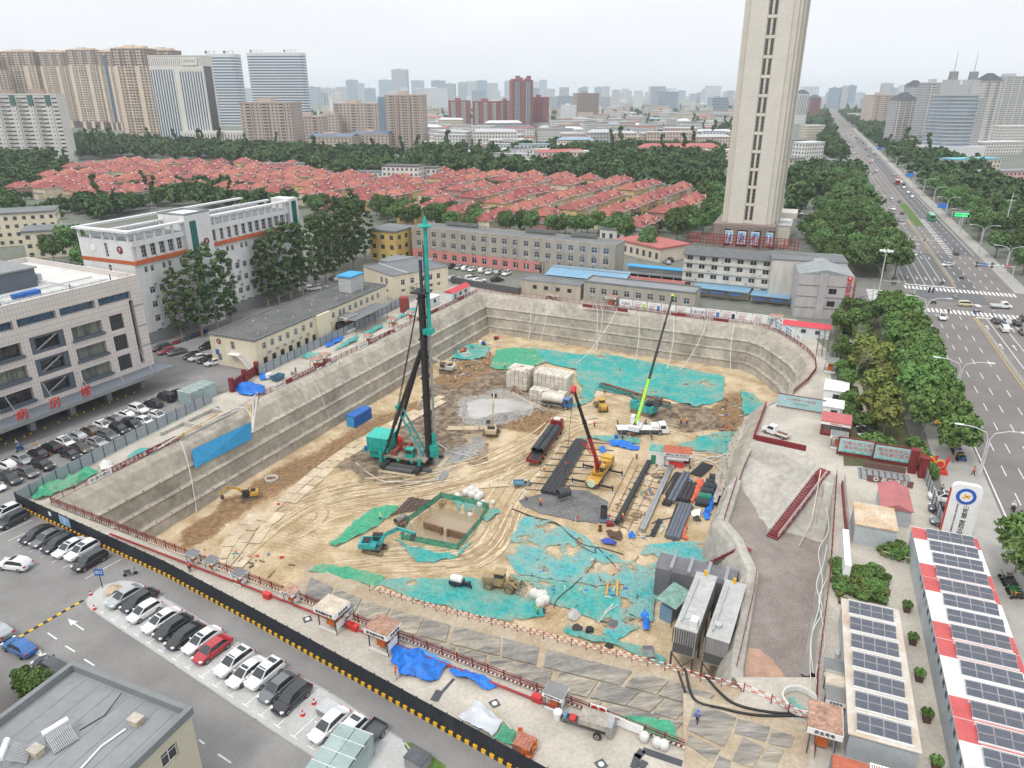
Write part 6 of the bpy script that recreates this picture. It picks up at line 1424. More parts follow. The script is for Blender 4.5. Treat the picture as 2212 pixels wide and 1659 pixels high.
for q in rg(8):p=Q(33,2050+q*14,20+q*26);p.z=.01;sr(p,ah+rad(100)+R.uniform(-.2,.2),R.choice(('black','grey','green','yellow','white')),'parked scooter right of the solar roofs, %s from the top'%od(k),False,'scooters right of the solar roofs');k+=1
p=Q(32,1530,365);p.z=.02;car('hatch','yellow',p,rad(150),'yellow and blue taxi parked on the pavement',None)
def pickup(p,rz,co,label,bedm,name='pickup_truck',s=1.):
 t=tG(name,label,'truck',p,rz);t.scale=(s,s,s);m=PA[co]
 mb=MB();r4=[]
 for x,hw,z0,z1 in((-.1,.78,.4,1.0),(.0,.8,.4,1.75),(1.2,.8,.4,1.8),(1.75,.78,.4,1.15),(2.3,.74,.4,.95),(2.45,.66,.45,.7)):r4.append([V_((x,-hw,z0)),V_((x,-hw*.98,(z0+z1)/2)),V_((x,-hw*.8,z1)),V_((x,hw*.8,z1)),V_((x,hw*.98,(z0+z1)/2)),V_((x,hw,z0))])
 mb.loft(r4,True,True);ob('cab',mb.mesh('cab',m),t)
 ob('windscreen',MBq([(1.29,-.58,1.77),(1.77,-.6,1.2),(1.77,.6,1.2),(1.29,.58,1.77)],cG),t)
 for sg in(-1,1):ob('side_window',MBq([(.2,sg*.795,1.15),(1.45,sg*.795,1.15),(1.15,sg*.68,1.65),(.2,sg*.68,1.65)][::sg],cG),t)
 pa('bed_floor',t,-2.5,-.82,.55,-.15,.82,.65,bedm)
 for a in((-2.5,-.84,-.15,-.78),(-2.5,.78,-.15,.84),(-2.5,-.78,-2.44,.78),(-.21,-.78,-.15,.78)):pa('bed_side',t,a[0],a[1],.65,a[2],a[3],1.0,m)
 for x in(-1.7,1.65):
  for y in(-.72,.72):w=ob('wheel',te,t,(x,y,.32));ob('rim',re,w)
 return t
def MBq(pts,m):
 mb=MB();mb.add(pts,[tuple(rg(len(pts)))]);return mb.mesh('pane',m)
p=P(1675,940);p.z=.02;pickup(p,hD(P(1704,950),P(1655,932)),'white','white crew-cab pickup parked on the concrete yard',rust,s=1.05)
p=Q(31,2010,1005);p.z=.02;pickup(p,rad(-8),'white','white flatbed pickup crossing the junction',lG,s=1.15)
p=P(750,1652)-V_((math.cos(hz),math.sin(hz),0))*2.3;p.z=.055;pickup(p,hz,'dark','dark pickup with worn cargo bed behind the glass kiosk',dG,s=1.1)
p=Q(31,1705,985);p.z=.02;car('van','cream',p,rad(-12),'small cream van in the junction',None,s=.85)
p=Q(31,1800,1030);p.z=.02;t=tG('covered_tricycle','open three-wheeler with flat white canopy in the junction','tricycle',p,rad(80));pa('bed',t,-1.2,-.6,.4,.5,.6,.8,ge);pa('canopy',t,-1.2,-.65,1.7,.9,.65,1.78,wH)
for x,y in((-1.1,-.55),(-1.1,.5),(.75,-.5),(.75,.45)):pa('post',t,x,y,.8,x+.05,y+.05,1.7,s1)
for x,y in((-.8,-.6),(-.8,.6),(1.1,0)):w=ob('wheel',te,t,(x,y,.3));w.scale=(.85,)*3
# ============================================================ machines and stores on the pit floor
def F3(x,y,dz=0.):p=P(x,y,FL);p.z=fz(p.x,p.y)+dz;return p
def FQ(ij,x,y,dz=0.):p=Q(ij,x,y,FL);p.z=fz(p.x,p.y)+dz;return p
def on_ray(x,y,o,L,far=False):
 a=(x-1106)/FOC;b=(829.5-y)/FOC;d=V_((a,CP+b*SP,-SP+b*CP)).normalized();c=V_((0,0,CAMH))-V_(o)
 B=d.dot(c);disc=B*B-(c.dot(c)-L*L);s=math.sqrt(max(0,disc));return V_((0,0,CAMH))+d*(-B+s if far else-B-s)
def M_(t):return t.matrix_basis if False else M4.LocRotScale(t.location,t.rotation_euler,None)
mb0=F3(928,1002);hd=hD(F3(813,985),mb0)
pd=tG('pile_driver','giant pile driving rig with black leader and teal rod','pile driver',mb0,hd)
for y in(-3.6,3.0):pa('skid',pd,-9.5,y,0,1.6,y+.9,.55,dG)
for x in(-8.5,-1.2):pa('cross_skid',pd,x,-5.6,.55,x+1.0,5.6,1.1,bK)
pa('deck',pd,-10,-2.6,1.5,.2,2.6,1.95,mat('deck_grime',(.27,.24,.2),.8,.4,.8));
for x in(-9,-6,-3):pa('deck_beam',pd,x,-2.8,1.1,x+.5,2.8,1.498,t3)
for x,y in((-9.4,-3.1),(-9.4,2.5),(-.9,-3.1),(-.9,2.5)):ob('support_jack',MB().tube((0,0,.3),(0,0,2.7),.33,n=10).mesh('support_jack',t3),pd,(x,y,0))
g_=pa('generator_house',pd,-12.8,-2.3,2.3,-8.2,2.3,5.4,t3);pa('house_roof',pd,-12.95,-2.45,5.4,-8.05,2.45,5.55,mat('teal_roof_light',(.05,.45,.38),.5,.1,.5))
for k in rg(5):pa('house_rib',pd,-12.7+k*1.0,-2.36,2.4,-12.55+k*1.0,-2.3,5.3,t3)
pa('rear_tank',pd,-12.5,-1.8,.7,-9.6,1.8,2.28,t3);ob('oil_drum',MB().tube((0,0,0),(0,0,.9),.3,n=10).mesh('oil_drum',be),pd,(-13.2,-2.2,2.3));pa('drum_ledge',pd,-13.7,-2.6,2.15,-12.8,-1.6,2.29,t3)
wm_=MB();wm_.tube((0,-1.1,.6),(0,1.1,.6),.55,n=12).box(-.7,-1.3,0,.7,-1.1,1.1).box(-.7,1.1,0,.7,1.3,1.1);wm_=wm_.mesh('winch',mat('winch_red',(.25,.06,.045),.7))
for x,y in((-7.0,-.9),(-5.2,.9),(-3.6,-.9)):ob('winch',wm_,pd,(x,y,1.95))
ob('red_tank',MB().lathe([(.6,0),(.65,.2),(.65,1.9),(.4,2.3),(.1,2.4)],12).mesh('red_tank',red),pd,(-7.4,2.0,1.95));pa('operator_cab',pd,-4.3,-2.4,1.96,-2.6,-.9,3.9,t3);pa('cab_window',pd,-2.6,-2.2,2.9,-2.57,-1.1,3.7,wD);pa('cab_window',pd,-4.2,-2.43,2.9,-2.8,-2.4,3.7,wD)
for y in(-.52,.52):ob('leader_tube',MB().tube((0,y,.6),(0,y,36.2),.5,n=12).mesh('leader_tube',bK),pd)
for z in rg(3,36,4):pa('leader_clamp',pd,-.62,-1.06,z,.55,1.06,z+.3,bK)
ob('leader_top',MB().tube((0,.2,36.2),(0,.2,42.3),.34,n=10).mesh('leader_top',mat('leader_blue_black',(.05,.06,.08),.6)),pd);pa('top_platform',pd,-1.6,-1.6,36.2,1.6,1.6,36.5,bK)
mb=MB()
for a in(-1.6,1.5):
 mb.box(-1.6,a,37.4,1.6,a+.06,37.46).box(a,-1.6,37.4,a+.06,1.6,37.46)
 for b in(-1.55,0,1.5):mb.box(b,a,36.5,b+.06,a+.06,37.4)
ob('platform_rail',mb.mesh('platform_rail',bK),pd)
ob('drill_rod',MB().tube((1.35,0,29),(1.35,0,48.6),.36,n=12).mesh('drill_rod',t3),pd);ob('rod_cap',MB().lathe([(.4,48.2),(1.3,48.5),(1.3,48.7),(.5,48.9),(.3,49.8),(.05,50.4)],14).mesh('rod_cap',t3),pd,(1.35,0,0))
ob('rod_clamp',MB().box(.3,-.9,28.2,2.0,.9,29.3).box(.5,-1.2,28.5,.9,1.2,29).mesh('rod_clamp',t3),pd);ob('kelly_bar',MB().tube((1.35,0,.4),(1.35,0,28.3),.26,n=10).mesh('kelly_bar',s1),pd);ob('rod_guide',MB().box(.4,-.7,2,1.9,.7,4.6).box(.9,-.3,4.6,1.6,.3,7.2).mesh('rod_guide',t3),pd)
ob('drill_casing',MB().tube((1.4,0,.0),(1.4,0,2.0),.6,n=12).mesh('drill_casing',s1),pd)
for y in(-2.2,2.2):
 s_=ob('stay_strut',MB().tube((-9.0,y,2.0),(-.5,y*.25,25),.3,n=8).mesh('stay_strut',bK),pd);ob('strut_sleeve',MB().tube(V_((-9,y,2)).lerp(V_((-.5,y*.25,25)),.3),V_((-9,y,2)).lerp(V_((-.5,y*.25,25)),.72),.38,n=8).mesh('strut_sleeve',bK),s_)
mb=MB()
for y in(-.9,.9):mb.bar((-.9,y,2.0),(-6.2,y,12.2),.3)
for k in rg(7):a=V_((-.9,0,2)).lerp(V_((-6.2,0,12.2)),(k+.5)/7);mb.bar(a+V_((0,-.9,0)),a+V_((0,.9,0)),.22)
ob('a_frame',mb.mesh('a_frame',mat('teal_weathered',(.06,.33,.33),.55,.25,.8)),pd);ob('a_frame_head',MB().tube((-6.2,-1.1,12.3),(-6.2,1.1,12.3),.35).mesh('a_frame_head',t3),pd)
mb=MB()
for y in(-.5,-.2,.2,.5):mb.tube((-6.2,y,12.4),(-.4,y*.3,36),.04,n=4).tube((-6.2,y,12.3),(-9.5,y,2.2),.04,n=4)
mb.tube((.7,.5,3),(.7,.5,45),.06,n=4).tube((.6,-.4,3),(.9,-.3,46),.06,n=4)
ob('cables',mb.mesh('cables',bK),pd)
pa('tool_tray',pd,-8.0,-5.4,.1,-1.6,-4.3,.7,dG);pa('timber_mat',pd,-8.6,-6.2,0,-.6,-5.5,.18,pS[1]);pa('timber_mat',pd,2.0,-1,0,3,4,.2,pS[0])
def crane(p,rz,turret,co,boomcols,tip,label,L,cabfront=True,Lb=None):
 t=tG('truck_crane',label,'crane',p,rz,'truck cranes in the pit');cm=PA.get(co,ye)if isinstance(co,str)else co
 pa('chassis',t,-L/2,-1.2,.7,L/2-1.6,1.2,1.35,dG);pa('carrier_deck',t,-L/2,-1.25,1.35,L/2-2.2,1.25,1.5,cm)
 mb=MB();r4=[]
 for x,z1 in((L/2-2.1,2.5),(L/2-.7,2.6),(L/2-.05,1.75),(L/2,.8)):r4.append([V_((x,-1.2,.6)),V_((x,-1.15,z1)),V_((x,1.15,z1)),V_((x,1.2,.6))])
 mb.loft(r4,True,True);c=ob('driver_cab',mb.mesh('driver_cab',cm),t);ob('windscreen',MBq([(L/2-.68,-1.02,2.52),(L/2-.04,-1.05,1.78),(L/2-.04,1.05,1.78),(L/2-.68,1.02,2.52)],cG),t)
 for y in(-1.19,1.17):pa('cab_window',t,L/2-1.9,y,1.6,L/2-.8,y+.02,2.35,cG)
 pa('engine_cover',t,L/2-3.9,-1.1,1.5,L/2-2.2,1.1,2.2,cm)
 wl=MB().lathe([(.3,-.16),(.52,-.17),(.55,-.1),(.55,.1),(.52,.17),(.3,.16)],14,M4.Rotation(PI/2,4,'X')).mesh('wheel',r8);rl=MB().lathe([(.02,-.15),(.32,-.17),(.32,.17),(.02,.15)],10,M4.Rotation(PI/2,4,'X')).mesh('rim',lG)
 for x in(-L*.3,-L*.3+1.35,L*.32):
  for y in(-1.1,1.1):w=ob('wheel',wl,t,(x,y,.55));ob('rim',rl,w)
 for x in(-L*.44,L*.12):
  for y in(-1,1):
   o=ob('outrigger',MB().box(-.15,0,.85,.15,3.1,1.15).tube((0,2.95,.1),(0,2.95,1.5),.1,n=8).mesh('outrigger',dG if co=='white' else bK),t,(x,1.1*y,0),0 if y>0 else PI);ob('outrigger_pad',MB().lathe([(.42,0),(.42,.12),(.1,.16)],10).mesh('outrigger_pad',lG),o,(0,2.95,0))
 W=M4.Translation(p)@M4.Rotation(rz,4,'Z');tp=V_((-L*.12,0,1.5));piv=W@(tp+V_((0,0,1.4)))
 d=V_(tip)-piv;ta=math.atan2(d.y,d.x)-rz;el=math.atan2(d.z,math.hypot(d.x,d.y));Ln=d.length
 T=M4.Translation(tp)@M4.Rotation(ta,4,'Z')
 def tb(nm,x0,y0,z0,x1,y1,z1,m):return ob(nm,MB().box(x0,y0,z0,x1,y1,z1,T).mesh(nm,m),t)
 ob('slew_ring',MB().tube(tp,tp+V_((0,0,.3)),.9,n=16).mesh('slew_ring',dG),t)
 tb('turntable',-2.6,-1.1,.3,1.4,1.1,.75,turret);tb('counterweight',-3.3,-1.2,.4,-2.4,1.2,1.5,turret);tb('side_frame',-2.2,-.55,.75,.7,-.4,1.9,turret);tb('side_frame',-2.2,.4,.75,.7,.55,1.9,turret);tb('winch',-2.3,-.38,.8,-1.3,.38,1.5,dG)
 cb=tb('crane_cab',.1,.65,.75,1.7,1.5,2.3,turret);tb('cab_window',1.7,.72,1.3,1.73,1.43,2.2,cG);tb('cab_window',.2,1.5,1.4,1.6,1.52,2.2,cG);tb('cab_window',.3,.63,1.4,1.6,.65,2.2,cG)
 B=T@M4.Translation((0,0,1.4))@M4.Rotation(-el,4,'Y');n=len(boomcols);x=-.8
 for k,(fr,m)in en(boomcols):
  x1=Ln*fr;w=.46-.055*k
  mb=MB();rr_=[V_((0,w*math.cos(a)*.8,w*math.sin(a)))for a in[PI/4+q*PI/4 for q in rg(8)]]
  mb.loft([[B@(r+V_((xx,0,0)))for r in rr_]for xx in(x,x1)],True,True);mb.loft([[B@(V_((xx,r.y*1.2,r.z*1.2)))for r in rr_]for xx in(x1-.35,x1)],True,True)
  ob('boom_section',mb.mesh('boom_section',m),t);x=x1-.3
 ob('boom_head',MB().box(Ln-.3,-.35,-.7,Ln+.35,.35,.45,B).mesh('boom_head',boomcols[0][1]),t)
 hyd=MB();hyd.tube(T@V_((1.1,0,.6)),B@V_((Ln*.2,0,-.4)),.2,.14,8);ob('lift_cylinder',hyd.mesh('lift_cylinder',boomcols[0][1]),t)
 return t,W
lime_b=mat('crane_lime',(.35,.62,.05),.5,.1,1);red_b=mat('crane_red',(.5,.03,.04),.5,.1,1)
p=FQ(22,1125,425);rzc=hD(FQ(22,940,425),FQ(22,1320,425));piv=p+V_((-1.6,.5,2.9))
tip2=on_ray(1453,640,piv,41,True)
crane(p,rzc,PA['white'],'white',[(.30,lime_b),(.52,bK),(.76,bK),(1.0,bK)],tip2,'white truck crane with lime green and black boom raised',11.5)
p=FQ(22,762,800);rzc2=hD(FQ(22,690,900),FQ(22,835,690))
tip1=on_ray(1239,840,p+V_((0,0,2.9)),30,False)
cr,Wc=crane(p,rzc2,ye,ye,[(.42,red_b),(.62,bK),(.82,bK),(1.0,bK)],tip1,'yellow truck crane with red and black boom raised',11.5)
ob('front_cover',MB().tube((-5.9,0,1.4),(-5.7,0,1.4),.8,n=18).mesh('front_cover',mat('pale_cover',(.6,.66,.5),.6)),cr)
lat=MB();a0,a1=p+V_((0,0,4)),p.lerp(tip1,.42)
for k in rg(14):
 q0=a0.lerp(a1,.15+k*.06)+V_((-1.0,.4,.2));q1=a0.lerp(a1,.15+(k+1)*.06)+V_((-1.0,.4,.2));lat.bar(q0,q1,.09).bar(q0+V_((-.7,.2,0)),q1+V_((-.7,.2,0)),.09).bar(q0,q1+V_((-.7,.2,0)),.06)
jb=ob('folded_jib',lat.mesh('folded_jib',red_b),cr);jb.matrix_parent_inverse=Wc.inverted()
hk=FQ(22,445,1010,1.8);hk2=hk+V_((0,0,0))
cb_=tG('hoisted_cage','dark round steel cage hanging from the red crane','steel cage',hk)
ob('hoist_rope',MB().tube((0,0,.8),tip1-hk,.04,n=4).mesh('hoist_rope',bK),cb_);cage_m=mat('cage_dark',(.055,.058,.065),.6,.2,2)
ob('cage',MB().tube((-1.1,-.5,0),(1.1,.5,0),.85,n=16,cap=False).tube((-1.1,-.5,0),(1.1,.5,0),.78,n=16,cap=False).mesh('cage',cage_m),cb_)
for k in rg(5):c=V_((-1.0,-.46,0)).lerp(V_((1.0,.46,0)),k/4);ob('hoop',MB().tube(c-V_((.06,.03,0)),c+V_((.06,.03,0)),.9,n=16,cap=False).mesh('hoop',dG),cb_)
def ex(p,rz,hr,m,label,s=1.,a1=50,a2=-70,a3=-60,cabm=None,trk=dG):
 t=tG('excavator',label,'excavator',p,rz,'excavators in the pit');t.scale=(s,s,s)
 pr=[(-1.9,.45),(-1.75,.1),(-1.4,0),(1.4,0),(1.75,.1),(1.9,.45),(1.7,.8),(1.4,.85),(-1.4,.85),(-1.7,.8)]
 for y in(-1.3,.75):
  mb=MB();mb.add([(x,y,z)for x,z in pr]+[(x,y+.55,z)for x,z in pr],[tuple(rg(10)),tuple(rg(19,9,-1))]+[(k,k+10,(k+1)%10+10,(k+1)%10)for k in rg(10)]);tk_=ob('track',mb.mesh('track',trk),t)
  for k in rg(9):part_t=ob('track_shoe',bX(.3,.6,.06,bK),tk_,(-1.5+k*.34,y-.02,.82))
 pa('undercarriage',t,-.9,-.75,.4,.9,.75,.9,dG)
 T=M4.Rotation(hr,4,'Z');
 def tb(nm,x0,y0,z0,x1,y1,z1,mm):return ob(nm,MB().box(x0,y0,z0,x1,y1,z1,T).mesh(nm,mm),t)
 tb('slew_base',-1.9,-1.25,.95,1.2,1.25,1.2,dG)
 mb=MB();mb.loft([[T@V_(q)for q in((x,-w,1.2),(x,-w,z),(x,w,z),(x,w,1.2))]for x,w,z in((-2.3,1.0,1.9),(-2.15,1.25,2.15),(-.6,1.25,2.2),(-.5,1.25,1.9),(.4,1.25,1.7))],True,True);ob('engine_house',mb.mesh('engine_house',m),t)
 tb('engine_hood',-1.9,-.9,2.15,-.7,.7,2.35,bK);tb('counterweight',-2.5,-1.2,1.2,-2.2,1.2,2.0,m)
 tb('cab',-.4,.3,1.2,1.25,1.25,2.85,cabm or m);tb('cab_window',1.25,.4,1.6,1.28,1.15,2.75,cG);tb('cab_window',-.3,1.25,1.7,1.1,1.28,2.7,cG);tb('cab_window',-.3,.27,1.9,1.1,.3,2.7,cG);tb('cab_roof',-.42,.28,2.85,1.27,1.27,2.93,bK)
 def arm(nm,pts,w0,w1,mm):
  mb=MB();n=len(pts)
  for k in rg(n-1):mb.bar(T@V_(pts[k]),T@V_(pts[k+1]),.36,lerp(w0,w1,k/(max(1,n-2))))
  return ob(nm,mb.mesh(nm,mm),t)
 b0=V_((.7,-.2,1.5));r1,r2,r3=rad(a1),rad(a1+a2),rad(a1+a2+a3)
 bm_=b0+V_((math.cos(r1+.25),0,math.sin(r1+.25)))*2.4;b1=bm_+V_((math.cos(r1-.3),0,math.sin(r1-.3)))*2.7;b2=b1+V_((math.cos(r2),0,math.sin(r2)))*2.7;
 arm('boom',[b0,bm_,b1],.62,.5,m);arm('stick',[b1-V_((math.cos(r2),0,math.sin(r2)))*.5,b2],.46,.4,m)
 ob('boom_cylinder',MB().tube(T@(b0+V_((.4,0,-.1))),T@bm_.lerp(b1,.1),.1,.07,6).mesh('boom_cylinder',s1),t);ob('stick_cylinder',MB().tube(T@(bm_+V_((.2,0,.5))),T@(b1+V_((-.1,0,.45))),.1,.07,6).mesh('stick_cylinder',s1),t)
 u,v=V_((math.cos(r3),0,math.sin(r3))),V_((-math.sin(r3),0,math.cos(r3)))
 mb=MB();prof=[b2,b2+u*.8+v*.1,b2+u*1.25-v*.35,b2+u*1.1-v*.8,b2+u*.5-v*.75,b2-v*.35]
 mb.loft([[T@(q+V_((0,y,0)))for q in prof]for y in(-.55,.55)],False,False);mb.add([T@(q+V_((0,-.55,0)))for q in prof],[tuple(rg(6))]);mb.add([T@(q+V_((0,.55,0)))for q in prof],[tuple(rg(5,-1,-1))])
 ob('bucket',mb.mesh('bucket',dG),t);return t
ex_y=mat('excavator_yellow_white',(.55,.43,.22),.6,.3,.8,col2=(.45,.4,.32));ex_w=mat('excavator_pale',(.5,.47,.42),.7,.25,.8);mu=mat('muddy_track',(.22,.17,.11),.9,.2,2)
ex(FQ(12,1030,1440),rad(-18),rad(14),t_,'teal excavator beside the slurry pond',1.0,44,-62,-75,trk=mu)
ex(FQ(12,2035,435),rad(-10),rad(95),ex_y,'pale yellow excavator working at the grey puddle',1.0,75,-25,-80,ex_w,mu)
ex(FQ(2,2150,985),rad(28),rad(172),ye,'small yellow excavator at the foot of the left wall',.72,35,-80,-50,bK,mu)
ex(FQ(11,1640,1560),rad(10),rad(150),ex_w,'whitish excavator behind the pile driver',1.0,28,-60,-60,None,mu)
def loader(p,rz,m,label,s=1.):
 t=tG('wheel_loader',label,'wheel loader',p,rz,'wheel loaders in the pit');t.scale=(s,)*3
 pa('rear_frame',t,-3.0,-.75,.8,0,.75,1.3,m);mb=MB();mb.loft([[V_(q)for q in((x,-w,1.3),(x,-w,z),(x,w,z),(x,w,1.3))]for x,w,z in((-3.2,.6,1.9),(-3.0,.8,2.1),(-1.2,.8,2.2))],True,True);ob('engine_hood',mb.mesh('engine_hood',m),t)
 pa('cab',t,-1.2,-.75,1.3,.3,.75,2.2,m);pa('cab_window',t,-1.15,-.72,2.2,.25,.72,3.0,cG);pa('cab_roof',t,-1.3,-.82,3.0,.45,.82,3.15,m);pa('front_frame',t,0,-.5,.7,1.9,.5,1.3,m)
 wl=MB().lathe([(.35,-.25),(.7,-.27),(.75,-.18),(.75,.18),(.7,.27),(.35,.25)],16,M4.Rotation(PI/2,4,'X')).mesh('wheel',mat('muddy_tyre',(.16,.125,.085),.95,.3,3));rl=MB().lathe([(.02,-.24),(.38,-.27),(.38,.27),(.02,.24)],10,M4.Rotation(PI/2,4,'X')).mesh('rim',m)
 for x in(-2.0,1.3):
  for y in(-1.05,1.05):w=ob('wheel',wl,t,(x,y,.75));ob('rim',rl,w)
 for y in(-.7,.5):ob('lift_arm',MB().bar((.8,y+.1,1.9),(2.6,y+.1,.9),.2,.3).mesh('lift_arm',m),t)
 ob('lift_arm_link',MB().bar((.6,0,1.4),(1.6,0,2.2),.25).bar((1.6,0,2.2),(2.5,0,1.0),.2).mesh('lift_arm_link',m),t)
 mb=MB();prof=[(2.6,1.25),(2.45,.5),(2.6,.12),(3.7,.1)];mb.loft([[V_((x,y,z))for x,z in prof]for y in(-1.35,1.35)])
 mb.add([(x,-1.35,z)for x,z in prof]+[(3.0,-1.35,.9)],[(0,1,2,3,4)]);mb.add([(x,1.35,z)for x,z in prof]+[(3.0,1.35,.9)],[(4,3,2,1,0)]);ob('bucket',mb.mesh('bucket',mat('bucket_worn',(.33,.27,.2),.6,.3,2)),t);return t
dirty_yel=mat('loader_dirty_yellow',(.4,.29,.13),.7,.35,.8,col2=(.3,.24,.16))
loader(F3(1086,1270),hD(F3(1052,1262),F3(1130,1277)),dirty_yel,'mud-stained yellow wheel loader on the near teal net');loader(FQ(22,768,215),rad(98),ye,'yellow wheel loader beside the tanker truck',.9)
def tu(t,xs,r=.5,w=1.05):
 wl=MB().lathe([(.25,-.2),(r*.95,-.22),(r,-.15),(r,.15),(r*.95,.22),(.25,.2)],14,M4.Rotation(PI/2,4,'X')).mesh('wheel',r8);rl=MB().lathe([(.02,-.19),(.27,-.22),(.27,.22),(.02,.19)],8,M4.Rotation(PI/2,4,'X')).mesh('rim',lG)
 for x in xs:
  for y in(-w,w):q=ob('wheel',wl,t,(x,y,r));ob('rim',rl,q)
def truck_cab(t,x,m,h=2.9,w=1.2,ln=1.9):
 mb=MB();mb.loft([[V_(q)for q in((a,-w,.7),(a,-w*.97,z),(a,w*.97,z),(a,w,.7))]for a,z in((x,h-.1),(x+.2,h),(x+ln-.5,h-.05),(x+ln-.05,h*.62),(x+ln,.7))],True,True);ob('cab',mb.mesh('cab',m),t)
 ob('windscreen',MBq([(x+ln-.46,-w*.86,h-.12),(x+ln-.02,-w*.88,h*.64),(x+ln-.02,w*.88,h*.64),(x+ln-.46,w*.86,h-.12)],cG),t)
 for y in(-w-.005,w-.015):pa('cab_window',t,x+.5,y,h*.6,x+ln-.55,y+.02,h*.88,cG)
a,b=FQ(22,165,735),FQ(22,410,385);p=(a+b)/2;rz=hD(a,b);Lt=(b-a).length*.93
pt_=tG('pipe_truck','dark red flatbed lorry loaded with black corrugated pipes','truck',p,rz);td=mat('truck_red',(.22,.025,.03),.5,.15,1)
truck_cab(pt_,Lt/2-2.1,td,3.2,1.25,2.1);pa('cab_roof_pod',pt_,Lt/2-1.9,-.7,3.2,Lt/2-1.0,.7,3.5,wH);pa('flatbed',pt_,-Lt/2,-1.35,1.05,Lt/2-2.4,1.35,1.35,rust)
for y in(-1.35,1.28):pa('bed_side',pt_,-Lt/2,y,1.35,Lt/2-2.4,y+.07,1.75,td)
pa('tailboard',pt_,-Lt/2-.07,-1.35,1.1,-Lt/2,1.35,1.8,td);pa('headboard',pt_,Lt/2-2.4,-1.3,1.35,Lt/2-2.3,1.3,2.9,td);tu(pt_,(-Lt*.38,-Lt*.28,-Lt*.18,Lt*.25,Lt*.4))
pipe_m=mat('corrugated_black',(.04,.047,.055),.5,.15,1);mb=MB();n=34
mb.loft([[V_((x,(.68+.05*(k%2))*math.cos(a),(.68+.05*(k%2))*math.sin(a)))for a in[q*2*PI/14 for q in rg(14)]]for k,x in en([j*.18 for j in rg(n)])],True);mb.loft([[V_((x,.6*math.cos(a),.6*math.sin(a)))for a in[-q*2*PI/14 for q in rg(14)]]for x in(0,6)],True);pm6=mb.mesh('pipe',pipe_m)
W=M4.Translation(p)@M4.Rotation(rz,4,'Z');k=0
for y in(-.68,.68):
 for x in(-Lt/2+3.4,-Lt/2+9.6):
  q=W@V_((x,y,2.1));tag(ob('corrugated_pipe',pm6,None,q,rz),'black corrugated pipe on the red lorry, %s'%('near half, left side','far half, left side','near half, right side','far half, right side')[k],'pipe','pipes on the lorry');k+=1
bm4=MB()
for k in rg(5):bm4.box(0,-.9+k*.36,0,3.2,-.62+k*.36,.16)
tag(ob('steel_bars',bm4.mesh('steel_bars',pipe_m),None,W@V_((-Lt/2+.15,0,1.36)),rz),'dark flat steel bars on the tail of the red lorry','steel bars')
a,b=FQ(22,270,175),FQ(22,495,215);p=(a+b)/2;rz=hD(a,b)
tk=tG('tanker_truck','tanker lorry with white round tank and blue cab','truck',p,rz);truck_cab(tk,2.2,PA['blue'],2.7,1.15,1.8);pa('chassis',tk,-3.8,-.6,.7,2.2,.6,1.0,dG);tu(tk,(-2.6,-1.4,2.9),.5)
tkm=mat('tank_dusty_white',(.6,.57,.5),.6,.2,.7);ob('tank',MB().lathe([(.1,-3.7),(.9,-3.6),(1.12,-3.3),(1.12,1.6),(.9,1.95),(.1,2.0)],16,M4.Translation((0,0,2.1))@M4.Rotation(PI/2,4,'Y')).mesh('tank',tkm,True),tk);pa('side_rail',tk,-3.6,-1.25,.6,1.8,-1.18,.9,s1);pa('side_rail',tk,-3.6,1.18,.6,1.8,1.25,.9,s1)
def tricycle(p,rz,cm,label,load=None):
 t=tG('cargo_tricycle',label,'tricycle',p,rz,'motor tricycles')
 pa('bed',t,-1.9,-.75,.6,.2,.75,.72,cm)
 for a in((-1.9,-.75,.2,-.7),(-1.9,.7,.2,.75),(-1.9,-.7,-1.85,.7),(.15,-.7,.2,.7)):pa('bed_side',t,a[0],a[1],.72,a[2],a[3],1.1,cm)
 ob('front',MB().bar((1.3,0,.35),(1.15,0,1.2),.2).cbox((1.2,0,.8),(.3,.7,.6)).cbox((.55,0,.6),(.7,.5,.25)).mesh('front',cm),t);pa('saddle',t,.25,-.25,.85,.8,.25,.98,bK);ob('handlebar',MB().bar((1.05,-.45,1.2),(1.05,.45,1.2),.05).mesh('handlebar',bK),t)
 for x,y in((-1.2,-.72),(-1.2,.72),(1.35,0)):w=ob('wheel',te,t,(x,y,.33));ob('rim',re,w)
 if load:ob('tank',load,t)
 return t
wt=MB().lathe([(.05,-1.8),(.55,-1.75),(.6,-1.6),(.6,-.1),(.55,.05),(.05,.1)],12,M4.Translation((0,0,1.35))@M4.Rotation(PI/2,4,'Y')).mesh('tank',wH)
tricycle(F3(998,1268),hD(F3(975,1262),F3(1018,1272)),na,'dark blue motor tricycle with white water tank',wt);tricycle(FQ(22,95,880),0.05,mat('dusty_blue',(.12,.25,.35),.7,.2,1),'dusty blue motor tricycle beside the dirt road')
p=FQ(22,1130,250);rz=hD(FQ(22,1230,250),FQ(22,840,130));dr=tG('crawler_drill','teal crawler drill rig with its mast laid down','drill rig',p,rz)
for y in(-1.6,1.0):pa('track',dr,-2.6,y,0,2.6,y+.65,.9,mu)
pa('body',dr,-3.2,-1.5,1.0,1.4,1.5,2.6,t_);pa('cab',dr,1.4,.3,1.0,2.8,1.5,3.0,t_);pa('cab_window',dr,2.8,.4,1.8,2.83,1.4,2.9,cG);pa('hose_reel',dr,-2.4,-1.2,2.6,-1.0,1.2,3.2,bK)
mb=MB()
for y in(-.45,.35):mb.box(-7.5,y,3.3,13,y+.12,3.5).box(-7.5,y,4.1,13,y+.12,4.25)
for k in rg(20):mb.bar((-7.4+k,-.4,3.4),(-6.4+k,-.4,4.2),.09).bar((-7.4+k,.4,3.4),(-6.4+k,.4,4.2),.09).box(-7.4+k,-.4,4.12,-7.3+k,.4,4.2)
